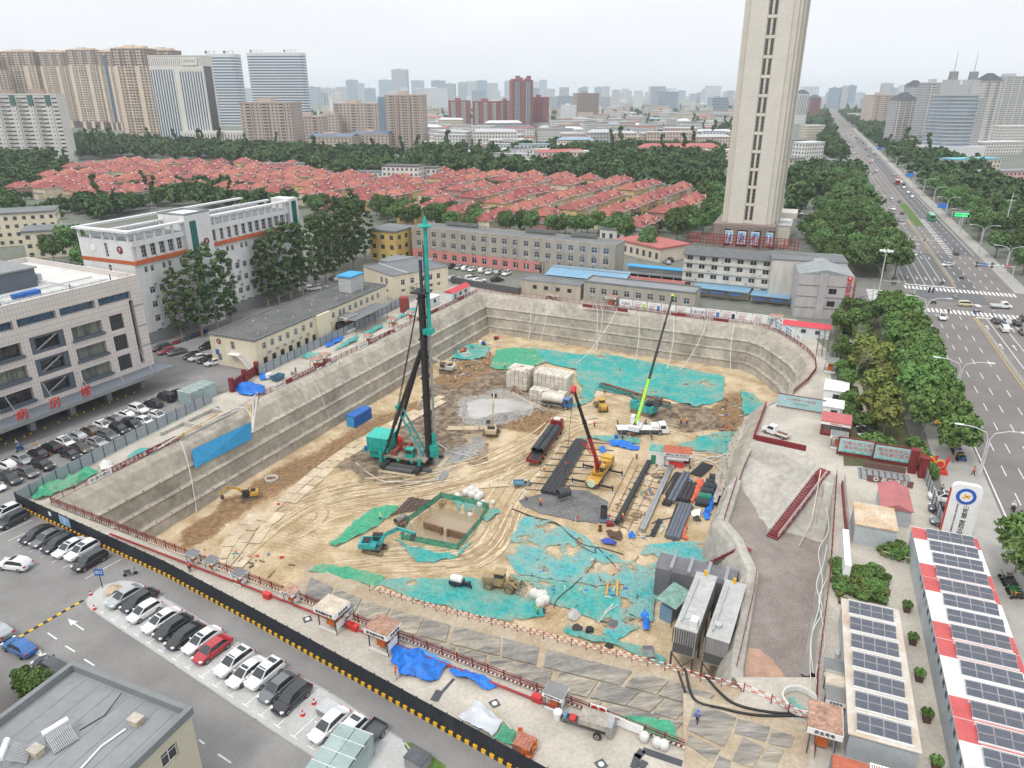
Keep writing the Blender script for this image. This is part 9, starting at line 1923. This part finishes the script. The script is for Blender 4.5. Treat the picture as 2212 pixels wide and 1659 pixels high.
for(x,y,x2,y2)in((160,1347,152,1341),(80,1407,88,1415)):
 a,b=P(x,y),P(x2,y2);d=(b-a).normalized();n_=V_((-d.y,d.x,0))*.4;mk.add([V_((*q[:2],.0125))for q in(a-n_,b+d*.6,a+n_)],[(0,1,2)])
sU('parking_lines',mk.mesh('parking_lines',ra))
sb=[MB().box(0,-.18,0,.55,.18,.06).mesh('hump_block',m)for m in(yP,bK)];a,b=P(41,1377),P(180,1297);t=tG('speed_hump','yellow and black speed hump across the lane','speed hump',(a.x,a.y,.006));n=int((b-a).length/.55)
for k in rg(n):ob('hump_block',sb[k%2],t,(b-a)*k/n,hD(a,b))
cone=MB();cone.use(bK).box(-.22,-.22,0,.22,.22,.06);cone.use(yP).lathe([(.17,.06),(.1,.5)],8);cone.use(bK).lathe([(.1,.5),(.05,.85)],8);cone=cone.mesh('bollard');ce=MB();ce.use(red).lathe([(.3,0),(.3,.05),(.2,.06),(.14,.3)],8);ce.use(wH).lathe([(.14,.3),(.1,.5)],8);ce.use(red).lathe([(.1,.5),(.04,.8)],8);ce=ce.mesh('traffic_cone')
for k,(x,y)in en(((10,470),(50,510),(135,475),(212,448),(268,425),(388,375),(508,327),(602,290),(668,265),(730,238),(812,208),(885,177),(950,152),(1018,125),(1088,98),(1160,70),(302,508))):tag(ob('bollard',cone,None,Q(2,x,y+15)),'yellow and black bollard before the ward building, %s from the left'%ORD[k],'bollard','bollards before the ward building')
for k,(ij,x,y)in en(((3,785,165),(3,818,290),(13,503,1105),(13,405,1205),(2,835,1625))):tag(ob('traffic_cone',ce,None,Q(ij,x,y)),'traffic cone, %s'%('at the rounded pad end, farther one','at the rounded pad end, nearer one','upright in the empty pad bay','in the middle of the empty pad bay','under the blue plate sign')[k],'cone','traffic cones')
t=tG('parking_sign','small blue plate sign on a striped post at the pad end','sign',Q(3,888,105));ob('post',MB().tube((0,0,0),(0,0,2.2),.06,n=6).mesh('post',bK),t);pa('plate',t,-.6,-.05,2.0,.6,0,3.0,be);tx('出口',.5,wH,t,(0,-.06,2.5),(PI/2,0,0))
tH([Q(3,*q)for q in((905,150),(960,100),(1030,80),(1075,120),(1000,150),(920,190))],mat('kraft_heap',(.42,.34,.24),.9,.2,1),'flattened brown sack heap on the rounded pad end',.6,zg,name='covered_heap',cell=.4)
fb=f2((-41.8,53.8),112.4,'flat_roofed_house','cream house with grey felt roof filling the bottom left corner');fb.rotation_euler=(0,0,rad(90-112.4));Hh=9.0
ow=[(1.9,6.2,3.6,7.8),(6.0,6.2,7.7,7.8),(1.9,3.0,3.6,4.6)]
me_=wZ(14.5,40,Hh,mat('cream_block',(.52,.48,.37),.85,.06,.3),Rr=[(40-o[2],o[1],40-o[0],o[3])for o in ow],roof=rG,rec=.2);ob('wall',me_,fb,(0,-40,0));hr_=ob('side_frame',None,fb,(0,-40,0))
wd(fb,'R',[(-o[2],o[1],-o[0],o[3])for o in ow],14.5,40,2,2,None,wD,.2);bpy.data.objects.remove(hr_)
pQ(fb,14.9,40.4,Hh,.75,.5,mat('parapet_felt',(.2,.215,.22),.85,.1,.5),'parapet',-.2,-40.2)
for k in rg(8):pa('felt_seam',fb,.5+k*1.8,-39.5,Hh,.55+k*1.8,-.6,Hh+.015,rM)
def heater(x,y,rz,lb):
 t=ob('solar_heater',None,fb,(x,y,Hh),rz);tk_=ob('tank',MB().tube((-1.0,0,1.3),(1.0,0,1.3),.24,n=12).mesh('tank',wH),t)
 for k in rg(14):ob('tube',MB().tube((0,0,1.2),(0,-1.5,.2),.035,n=5).mesh('tube',lG)if 'tube' not in bpy.data.meshes else bpy.data.meshes['tube'],t,(-.9+k*.138,-.1,0))
 ob('rack',MB().bar((-1,-1.6,.15),(1,-1.6,.15),.08).bar((-.9,.1,0),(-.9,0,1.2),.05).bar((.9,.1,0),(.9,0,1.2),.05).mesh('rack',s1),t)
heater(6.0,-6.2,rad(75),'');heater(4.2,-9.4,rad(130),'')
for x,y in((5.4,-8.4),(10.4,-2.9),(12.6,-8.6)):pa('flue_block',fb,x,y,Hh,x+1.0,y+.7,Hh+.6,mat('flue_cream',(.5,.42,.3),.9,.2,2));pa('flue_cap',fb,x-.1,y-.1,Hh+.6,x+1.1,y+.8,Hh+.7,cc)
ob('roof_pipe',MB().pipe([(10.6,-3.4,Hh+.1),(10.2,-5.5,Hh+.1),(10.6,-8,Hh+.1),(11.5,-12,Hh+.1)],.09).mesh('roof_pipe',wH),fb);ob('roof_cable',MB().pipe([(7.0,-5,Hh+.05),(7.6,-3,Hh+.05),(7.2,-.8,Hh+.4)],.05).mesh('roof_cable',bK),fb)
ph_=f2((-52.5,52.5),112.4,'peach_house','peach rendered house cut by the left picture edge');pa('wall',ph_,-16,-30,0,4.2,0,11.5,mat('peach_wall',(.62,.42,.26),.85,.06,.3));pa('cornice',ph_,-16.2,-30,11.5,4.6,.4,12.1,wH);pa('band',ph_,-16.1,-30,7.6,4.4,.2,7.9,wH)
for y in(-3,-6.5,-10):pa('window',ph_,4.2,y-2,8.4,4.26,y,10.2,wG);pa('window',ph_,4.2,y-2,4.4,4.26,y,6.4,wG)
for k,(x,y,s)in en(((64,1496,.42),(78,1516,.5),(92,1518,.45),(102,1528,.4))):t5('street',P(x,y),s,'dense green tree beside the flat-roofed house, %s'%ORD[k],'trees at the bottom left')
def ci(p,az,L,D,h,wm,rm,label,door=None,wins=1,group='site cabins',gable=False):
 t=f2((p[0],p[1]),az,'site_cabin',label,'cabin',group);pa('wall',t,0,0,0,L,D,h,wm)
 if gable:mb=MB();mb.add([(-.2,-.3,h),(L+.2,-.3,h),(L+.2,D+.3,h),(-.2,D+.3,h),(-.2,D/2,h+.9),(L+.2,D/2,h+.9)],[(0,1,5,4),(2,3,4,5),(0,4,3),(1,2,5)]);ob('roof',mb.mesh('roof',rm),t)
 else:pa('roof',t,-.15,-.2,h,L+.15,D+.15,h+.2,rm)
 if door:pa('door',t,L*.12,-.04,.05,L*.12+.9,0,2.1,door)
 for k in rg(wins):a,b=wM(1.2,1.0,2,1,dG,wD);w=ob('window',a,t,(L*.4+k*L*.3,-.06,1.1));ob('pane',b,w)
 return t
roof_pk=mat('cabin_roof_red',(.55,.06,.08),.6,.12,.5);grn=mat('door_green',(0,0,0));cwh=mat('cabin_white',(.6,.64,.66),.6,.06,.5)
ci(P(1689,722),azB,11.5,3.5,2.8,cwh,roof_pk,'white cabin with red roof at the back right corner',grn,2,gable=True);ci(Q(11,1700,950),azL,11,3,2.7,cwh,roof_pk,'white cabin with red roof at the back left corner',grn,2,gable=True);ci(Q(11,1500,1005),azL+4,5.5,2.6,2.7,cwh,wH,'plain white cabin at the back left corner',None,1)
t=tG('red_tank','upright maroon water tank at the back left corner','tank',Q(11,1285,1035));ob('shell',MB().lathe([(1.35,0),(1.35,4.3),(1.2,4.6),(.1,4.8)],18).mesh('shell',mat('tank_maroon',(.25,.05,.045),.6,.15,.6)),t);pa('pipe',t,1.3,-.1,0,1.45,.1,3,dG)
ci(P(1776,868),azB,4.5,6,2.8,wH,wH,'white container cabin at the yard edge, rear one');ci(P(1774,903),azB,3.6,4,2.6,wH,wH,'white container cabin at the yard edge, middle one');k_=ci(P(1770,938),azB,5,4.5,2.8,mN,mat('kiosk_roof',(.45,.13,.13),.7,.15,1),'maroon fire kiosk at the yard edge with open front',None,0);pa('sign_band',k_,-.1,-.25,2.3,5.1,-.2,2.8,wH);tx('微型消防站',.38,p4,k_,(2.5,-.26,2.55),(PI/2,0,0));pa('niche',k_,.4,-.05,.4,4.6,0,2.1,dG)
for j in rg(5):pa('extinguisher',k_,.8+j*.5,-.2,.5,1.05+j*.5,-.06,1.3,red)
sb2=mat('board_sky',(.42,.58,.62),.5,.25,.3,col2=(.28,.5,.48));frm=mN
yb=s6(P(1677,880),azB,9,2.6,.5,sb2,'sky-blue safety banner board at the far end of the yard',[('人人讲安全 个个会应急',.55,p4,.5,.68),('畅通生命通道',.5,prn_b,.5,.35)]);pa('frame',yb,-.15,-.05,.35,9.15,.0,.5,frm);pa('frame',yb,-.15,-.05,3.1,9.15,0,3.25,frm)
for k,(px,l1,l2)in en((((1809,982),'创建文明工地','落实扬尘治理'),((1885,997),'整治建筑扬尘','再现碧日蓝天'))):
 o=s6(P(*px),111.4,5.6,2.6,.7,sb2,('left','right')[k]+' pale blue slogan board on the maroon wall by the gate',[(l1,.78,p4,.5,.7),(l2,.78,p4,.55,.38)]);pa('frame',o,-.2,.1,0,5.8,.3,.7,frm);pa('frame',o,-.2,.1,3.3,5.8,.3,3.5,frm);pa('frame',o,-.25,.085,0,0,.31,3.5,frm)
 for j in rg(12):pa('green_print',o,.2+j*.45,-.02,.72,.5+j*.45,-.001,.85+.12*(j%3),mat('print_green',(.1,.4,.3),.6))
for k,(x,y,h)in en(((1968,1020,4.2),(1990,1030,3.6))):t=tG('gate_pillar',('taller','shorter')[k]+' maroon pillar of the site gate','pillar',P(x,y),rad(-21),'gate pillars');pa('shaft',t,-.6,-.6,0,.6,.6,h,mN);pa('cap',t,-.7,-.7,h,.7,.7,h+.15,mN)
t=tG('gate_emblem','red and gold party emblem sculpture at the gate','emblem',P(2010,1018),rad(-20));pa('plinth',t,-2.4,-.8,0,2.4,.8,.5,red);gold=mat('gold',(.75,.42,.05),.4)
for x,r in((-.6,1.0),(1.2,.7)):d=ob('medal',MB().tube((x,-.1,1.3+r*.5),(x,.1,1.3+r*.5),r,n=22).mesh('medal',gold),t);ob('medal_face',MB().tube((x,-.16,1.3+r*.5),(x,-.1,1.3+r*.5),r*.8,n=22).mesh('medal_face',red),d)
for x in(-2,0,1.8):ob('ribbon',MB().bar((x,.2,.5),(x+.5,.2,3.0),.1,.5).mesh('ribbon',red),t)
wp=tG('wheel_wash','brown grated wheel wash with name board at the gate','wheel wash',P(1855,1034),rad(90-111.4));pa('grate',wp,0,0,.02,8,4.2,.1,ge)
for k in rg(8):pa('slat',wp,.3+k*.95,.2,.1,.5+k*.95,4,.16,dG)
brn=mat('board_brown',(.16,.09,.08),.7,.1,1);pa('name_board',wp,1.2,-.5,.1,8,-.35,1.2,brn);tx('◎ 昌大建设',1.0,wH,wp,(4.6,-.51,.65),(PI/2,0,0));pa('rear_board',wp,.8,4.5,.1,7.4,4.65,1.2,brn)
ci((58.7,91.3),21.2,7.5,3.8,2.8,mat('cabin_sheet',(.42,.45,.47),.6,.1,.5),mat('cabin_roof_pink',(.42,.15,.15),.7,.12,.6),'guard cabin with pink-red sheet roof at the gate',None,1,gable=True).rotation_euler=(0,0,rad(90-21.2));ci((53.6,85.6),21.2,6.2,5.2,3.2,mat('cabin_sheet',(0,0,0)),mat('roof_cream_rust',(.6,.53,.42),.7,.3,.4,col2=(.45,.28,.14)),'cream roofed cabin beside the pylon sign',None,1).rotation_euler=(0,0,rad(90-21.2))
pylon=tG('pylon_sign','tall white pylon sign with round blue emblem','sign',P(2060,1166),rad(90-111.4));mb=MB();rr_=.9;pr=[(-1.9,0),(1.9,0)]+[(1.9-rr_+rr_*math.cos(a),8.3+rr_*math.sin(a))for a in[k*PI/10 for k in rg(6)]]+[(-1.9+rr_-rr_*math.sin(a),8.3+rr_*math.cos(a))for a in[k*PI/10 for k in rg(6)]]
mb.loft([[V_((x,y,z))for x,z in pr]for y in(-.4,.4)],True,True);ob('slab',mb.mesh('slab',wH),pylon);pa('red_edge',pylon,-2.0,-.38,0,-1.905,.38,8.2,red);emb=ob('emblem',MB().tube((0,-.46,7.4),(0,-.4,7.4),1.25,n=26).mesh('emblem',mat('emblem_blue',(.03,.12,.45),.5)),pylon);ob('emblem_face',MB().tube((0,-.5,7.4),(0,-.46,7.4),.8,n=20).mesh('emblem_face',wH),emb);ob('emblem_bird',MB().bar((-.4,-.52,7.2),(.5,-.52,7.7),.04,.25).bar((.4,-.52,7.2),(-.3,-.52,7.8),.04,.2).mesh('emblem_bird',gold),emb)
for k,ch in en('山东第二医科大学附属'):tx(ch,.78,mat('ink_navy',(.03,.03,.06),.5),pylon,(.35,-.42,5.6-k*.62),(PI/2,0,0))
tx('AFFILIATED HOSPITAL OF SHANDONG SECOND',.3,mat('ink_navy',(0,0,0)),pylon,(-.75,-.42,2.9),(PI/2,rad(90),0))
pv=mat('solar_cell',(.075,.085,.11),.3,.15,1.5,spec=.6);pvm=MB();pvm.use(lG).box(0,0,0,1.05,1.75,.04);pvm.use(pv).add([(.03,.03,.045),(1.02,.03,.045),(1.02,1.72,.045),(.03,1.72,.045)],[(0,1,2,3)]);pvm=pvm.mesh('solar_panel')
def solar_roof(A,L,D,h,n,name,label,strip=None,ph=.84,x0=.6,wallm=None):
 t=tG(name,label,'building',(A[0],A[1],0),rad(90-21.2));pa('wall',t,0,-D,0,L,0,h,wallm or mat('cabin_sheet',(0,0,0)));base_m=mat('roof_white_rust',(.62,.6,.56),.6,.12,.4,col2=(.48,.38,.28));pa('roof',t,-.2,-D-.2,h,L+.2,.2,h+.12,base_m);pt=L/n
 sp_=1.2 if D<7 else 1.42
 for k in rg(n):
  if strip:pa('roof_stripe',t,k*pt+.06,-D-.18,h+.12,k*pt+pt-.06,.18,h+.135,strip[k%len(strip)])
  for i in rg(2):
   for j in rg(4 if D<7.0 else 4):
    o=ob('solar_panel',pvm,t,(k*pt+.35+i*1.08*ph,-D+x0+j*sp_,h+.3+i*.22),rot=(0,-.2,0));o.scale=(ph,(sp_-.04)/1.75,1)
  pa('panel_rail',t,k*pt+.25,-D+.4,h+.13,k*pt+.33,-D+x0+sp_*4,h+.32,wH);pa('panel_rail',t,k*pt+pt-.5,-D+.4,h+.13,k*pt+pt-.42,-D+x0+sp_*4,h+.6,wH)
 return t
rw2=[mat('stripe_red',(.5,.1,.1),.6,.12,.5),wH]
sA=solar_roof((32.3,51.5),21,5.9,3.2,7,'solar_cabin_row','white cabin row with seven solar arrays, left one');sB=solar_roof((39.6,44.4),44,7.6,4.0,15,'solar_cabin_row','long cabin row with red and white roof stripes and solar arrays',[wH,wH,rw2[0],rw2[0]],.84,.5)
for k in rg(22):pa('fascia_panel',sB,k*2+.05,.01,2.6,k*2+1.95,.1,3.8,lG if k%2 else mat('fascia_blue',(.36,.45,.52),.6))
for k,ch in en('山东第二医科大学附属医院新建工程项目部'):tx(ch,.8,dG,sB,(33-k*1.7,.12,3.2),(PI/2,0,PI))
sC=tG('shed_roofs','rusty ribbed shed roof at the bottom right corner','shed',(29.5,42.5,0),rad(90-21.2));pa('wall',sC,0,-6.5,0,7.0,2.2,2.6,ge);pa('roof',sC,0,-6.5,2.6,7,-1,2.75,wH);pa('red_roof',sC,0,-.9,2.6,6.8,2.2,2.72,mat('roof_rust_red',(0,0,0)))
for k in rg(9):pa('rust_rib',sC,.3,-2.8+k*.2-.0,2.75,6.8,-2.72+k*.2,2.8,rust)
pl_m=mat('planter_wood',(.1,.05,.04),.8);
for k in rg(6):
 p=P(1659+[1195,1245,1300,1365,1445,1530][k]/4,1244+[300,580,895,1245,1659,2100][k]/4);t=tG('planter','wooden planter with clipped bush between the cabin rows, %s from the far end'%ORD[k],'planter',p,rad(68),'planters between the cabin rows');pa('tub',t,-.5,-.35,0,.5,.35,.7,pl_m);o=ob('bush',KIND['shrub'][0][0],t,(0,0,.35));o.scale=(.55,.5,.75)
for k,(pts,lb)in en(((((960,1370),(1130,1410),(1240,1490),(1250,1550),(990,1490)),'clipped garden bed with cloud-pruned tree beside the long cabin row'),(((715,1600),(1000,1650),(1030,1920),(735,1850)),'yellow-green garden bed above the left cabin row'),(((600,1580),(625,1600),(650,1900),(605,1900)),'narrow hedge strip beside the gravel cut'))):
 pp=[Q(32,*q)for q in pts];c=sum(pp,V_())/len(pp);t=tG('garden_bed',lb,'garden bed',c,0,'garden beds');o=ob('soil',sheet_mesh([q-c for q in pp],.03,mat('park_ground',(0,0,0))),t)
 for j,q in en(sT(pp,22,.9,90+k)):o=ob('bush',KIND['shrub' if j%3 else 'yellow'][j%3][0],t,(q[0]-c.x,q[1]-c.y,0 if j%3 else-.5));s_=R.uniform(.6,1.1)if j%3 else .22;o.scale=(s_,)*3
mb=MB();mb.box(0,0,.9,2,.05,.95).box(0,0,.2,2,.05,.25)
for k in rg(3):mb.box(k*.95,0,0,k*.95+.05,.05,.95)
run('garden_fence','white low fence in front of the clipped garden bed','fence',[Q(32,985,1495),Q(32,1250,1560)],2,mb.mesh('panel',wH));run('site_screen','maroon kerb screen with glass panels right of the gravel cut','fence',[Q(32,630,870),Q(32,650,1140),Q(32,675,1400)],2.0,MB().use(mN).box(0,0,0,2,.25,.8).use(s1).box(.0,.3,.0,.05,.35,2.2).box(.95,.3,0,1.0,.35,2.2).box(0,.3,2.1,2,.35,2.2).box(0,.3,1.2,2,.35,1.26).mesh('panel'));t=tG('white_wall','narrow white wall end above the left cabin row','wall',Q(32,640,1410),rad(90-21.2+180));pa('slab',t,0,-.4,0,9,.4,3,wH)
run('street_fence','grey steel fence behind the gate cabins','fence',[Q(32,1340,790),Q(32,1490,1260)],2,MB().box(0,0,0,2,.06,2.2).mesh('panel',mat('steel_fence',(.35,.37,.38),.5,.2,2)),post=gpo);run('park_fence','dark steel fence between the yard cabins and the park','fence',[P(1806,760),P(1812,900),P(1812,975)],2,MB().box(0,0,0,2,.06,2.4).mesh('panel',mat('steel_fence_dark',(.12,.13,.15),.6,.2,2)),post=gpo)
acb=MB().box(0,0,0,.9,.35,.65).mesh('condenser',lG)
for k,(x,y)in en(((605,720),(610,850),(635,1380))):tag(ob('condenser',acb,None,Q(33,x,y),rad(68)),'white condenser unit left of the cabin row, %s from the far end'%ORD[k],'condenser','condensers at the cabin row')
for k,(x,y,m)in en(((610,1010,3),(625,1120,0),(630,1250,2),(560,1600,1))):shelter(Q(33,x,y),rad(68),'power box shelter left of the solar cabin row, %s from the far end'%ORD[k],rt[m],s=.85 if k<3 else 1.3)
t=tG('scaffold_tower','dense rusty scaffold frame at the back right corner','scaffold',Q(31,415,1420),rad(-20));mb=MB()
for x in rg(5):
 for y in rg(3):mb.box(x*1.2,y*1.4,0,x*1.2+.07,y*1.4+.07,6.5)
for z in(1.5,3,4.5,6):
 for y in rg(3):mb.box(0,y*1.4,z,4.9,y*1.4+.06,z+.06)
 for x in rg(5):mb.box(x*1.2,0,z,x*1.2+.06,2.9,z+.06)
ob('frame',mb.mesh('frame',mat('scaffold_brown',(.15,.12,.1),.8)),t)
t=tG('pavilion','small grey tiled pavilion with upturned eaves at the junction','pavilion',Q(31,790,1060),rad(-10));mb=MB();mb.loft([[V_((sx*a,sy*a,z))for sx,sy in((-1,-1),(0,-1),(1,-1),(1,0),(1,1),(0,1),(-1,1),(-1,0))]for a,z in((2.9,3.2),(2.2,3.5),(1.2,4.4),(.15,5.6))],True,True);ob('roof',mb.mesh('roof',rM),t)
for x in(-1.8,1.7):
 for y in(-1.8,1.7):pa('column',t,x,y,0,x+.2,y+.2,3.3,mN)
lm=mat('lamp_post_pale',(.55,.57,.58),.5)
def lamp(p,rz,label,h=11.,arm=4.2,s=1.):
 t=tG('street_lamp',label,'street lamp',p,rz,'double-arm street lamps');t.scale=(s,)*3;ob('post',MB().tube((-.15,0,0),(-.15,0,h-2),.13,.1,8).tube((.15,0,0),(.15,0,h-2),.13,.1,8).mesh('post',lm),t)
 for sg in(-1,1):a=ob('arm',MB().pipe([(.15*sg,0,h-2),(.6*sg,0,h-.8),(arm*.6*sg,0,h-.1),(arm*sg,0,h)],.09).mesh('arm',lm),t);ob('lamp_head',MB().cbox((arm*sg+.5*sg,0,h+.02),(1.3,.4,.14)).mesh('lamp_head',wH),a)
for k,u in en((128,157,208)):lamp(RV(u,34.2),-AZ,'double-arm street lamp among the kerb trees, %s from the gate'%ORD[k],11 if k else 9)
for k,u in en((285,330,375,420,465,510,560,620,690,770)):lamp(RV(u,35.2),-AZ,'double-arm street lamp left of the avenue, %s beyond the junction'%ORD[k]);lamp(RV(u+8,69.5),-AZ,'double-arm street lamp right of the avenue, %s beyond the junction'%ORD[k])
t=tG('high_mast_lamp','tall mast with a ring of floodlights at the junction corner','street lamp',Q(31,930,995));ob('mast',MB().tube((0,0,0),(0,0,17),.22,.12,8).mesh('mast',lm),t)
for k in rg(8):a=k*PI/4;ob('floodlight',MB().cbox((1.5*math.cos(a),1.5*math.sin(a),17),(.8,.5,.3),a).bar((0,0,17),(1.3*math.cos(a),1.3*math.sin(a),17),.08).mesh('floodlight',wH),t)
pa('base',t,-.6,-.6,0,.6,.6,.6,wH)
def gantry(p,rz,L,label,items,h=6.2):
 t=tG('signal_gantry',label,'traffic signal',p,rz,'signal gantries');ob('post',MB().tube((0,0,0),(0,0,h+.4),.16,.12,8).mesh('post',lm),t);ob('arm',MB().bar((0,0,h),(L,0,h),.18).mesh('arm',lm),t)
 for x,w,hh,m in items:pa('panel',t,x,-.12,h-hh/2,x+w,-.095,h+hh/2,m)
 return t
gantry(RV(323,36),-AZ,17,'white camera gantry across the far lanes',[(6,.6,.8,dG),(11,.6,.8,dG)]);gantry(RV(281,69),PI-AZ,11,'signal gantry with red lights right of the junction',[(1,1.6,.9,red),(3,.7,.9,wH),(4.4,.7,.9,wH),(6,.8,1.9,dG),(7.6,2.6,1.0,be),(10.4,.8,1.9,dG)]);gantry(RV(237,35),-AZ,5,'black traffic light above the kerb trees',[(3.4,.5,1.5,bK),(4.4,.5,1.5,bK)]);gantry(Q(31,895,945),rad(60),1.2,'black traffic light at the side street',[(.4,.6,1.4,bK)],4.8)
t=tG('led_sign','roadside screen with green lit characters','sign',RV(402,72),-AZ);pa('post',t,-.2,0,0,.2,.3,4.5,lm);pa('cabinet',t,-4,-.3,4.5,4,.3,7.4,lG);pa('screen',t,-3.6,-.34,4.8,3.6,-.3,7.1,bK);mg=mat('led_green',(.05,.8,.2),.5,0,emit=1.2);pa('lit_text',t,-3,-.37,5.2,2.6,-.34,5.8,mg);pa('lit_text',t,-3,-.37,6.2,3,-.34,6.8,mg)
for k,(u,v)in en(((430,70),(590,71),(860,70))):t=tG('road_sign','blue road sign on the avenue, %s beyond the junction'%ORD[k],'sign',RV(u,v),-AZ,'blue road signs');ob('post',MB().tube((0,0,0),(0,0,6),.12,n=6).mesh('post',lm),t);pa('plate',t,-4.5,-.1,5,.2,0,7.4,mat('road_sign_blue',(.05,.2,.6),.5))
t=tG('telecom_pole','white telecom pole right of the avenue','pole',RV(372,84));ob('mast',MB().tube((0,0,0),(0,0,20),.3,.15,8).mesh('mast',lm),t);pa('arm',t,-2,-.1,17,2,.1,17.2,lm)
for k,(p,rz,tp,lg,lb,ps,ht)in en(((P(1505,1562),1.,bc,na,'worker with blue helmet and safety vest on the steel plates','walk',hat_b),(Q(32,1770,790),2.,vest,na,'street cleaner in orange on the avenue kerb','walk',None),(Q(32,1495,945),1.2,khaki,na,'man in brown standing outside the gate','stand',None),(Q(2,155,550),1.,we,na,'man in white shirt before the ward building','walk',None),(Q(2,1645,1625),2.,vest,na,'worker in orange behind the front rail','stand',hat_b),(Q(31,1865,635),2.,we,na,'pedestrian in white waiting right of the junction','stand',None),(Q(13,1210,895),0.,vest,we,'worker in red and white beside the blue tarpaulin','stand',hat_r),(Q(31,280,320),0.,na,na,'pedestrian in the lot behind the stone tower','walk',None))):person(p,rz,tp,lg,lb,ps,ht,None)
# ============================================================ air
def haze(density):
 me=MB().box(-8800,-150,-13,8800,13500,190).mesh('haze')
 m=bpy.data.materials.new('haze_air');m.use_nodes=True;n,l=m.node_tree.nodes,m.node_tree.links
 n.remove(n['Principled BSDF']);v=n.new('ShaderNodeVolumePrincipled');v.inputs['Color'].default_value=(.86,.93,1,1);v.inputs['Density'].default_value=density;v.inputs['Anisotropy'].default_value=.2
 l.new(v.outputs[0],n['Material Output'].inputs['Volume']);me.materials.append(m)
 tag(ob('haze',me),'pale summer haze hanging over the whole city',None,kind='stuff')
haze(.00011)
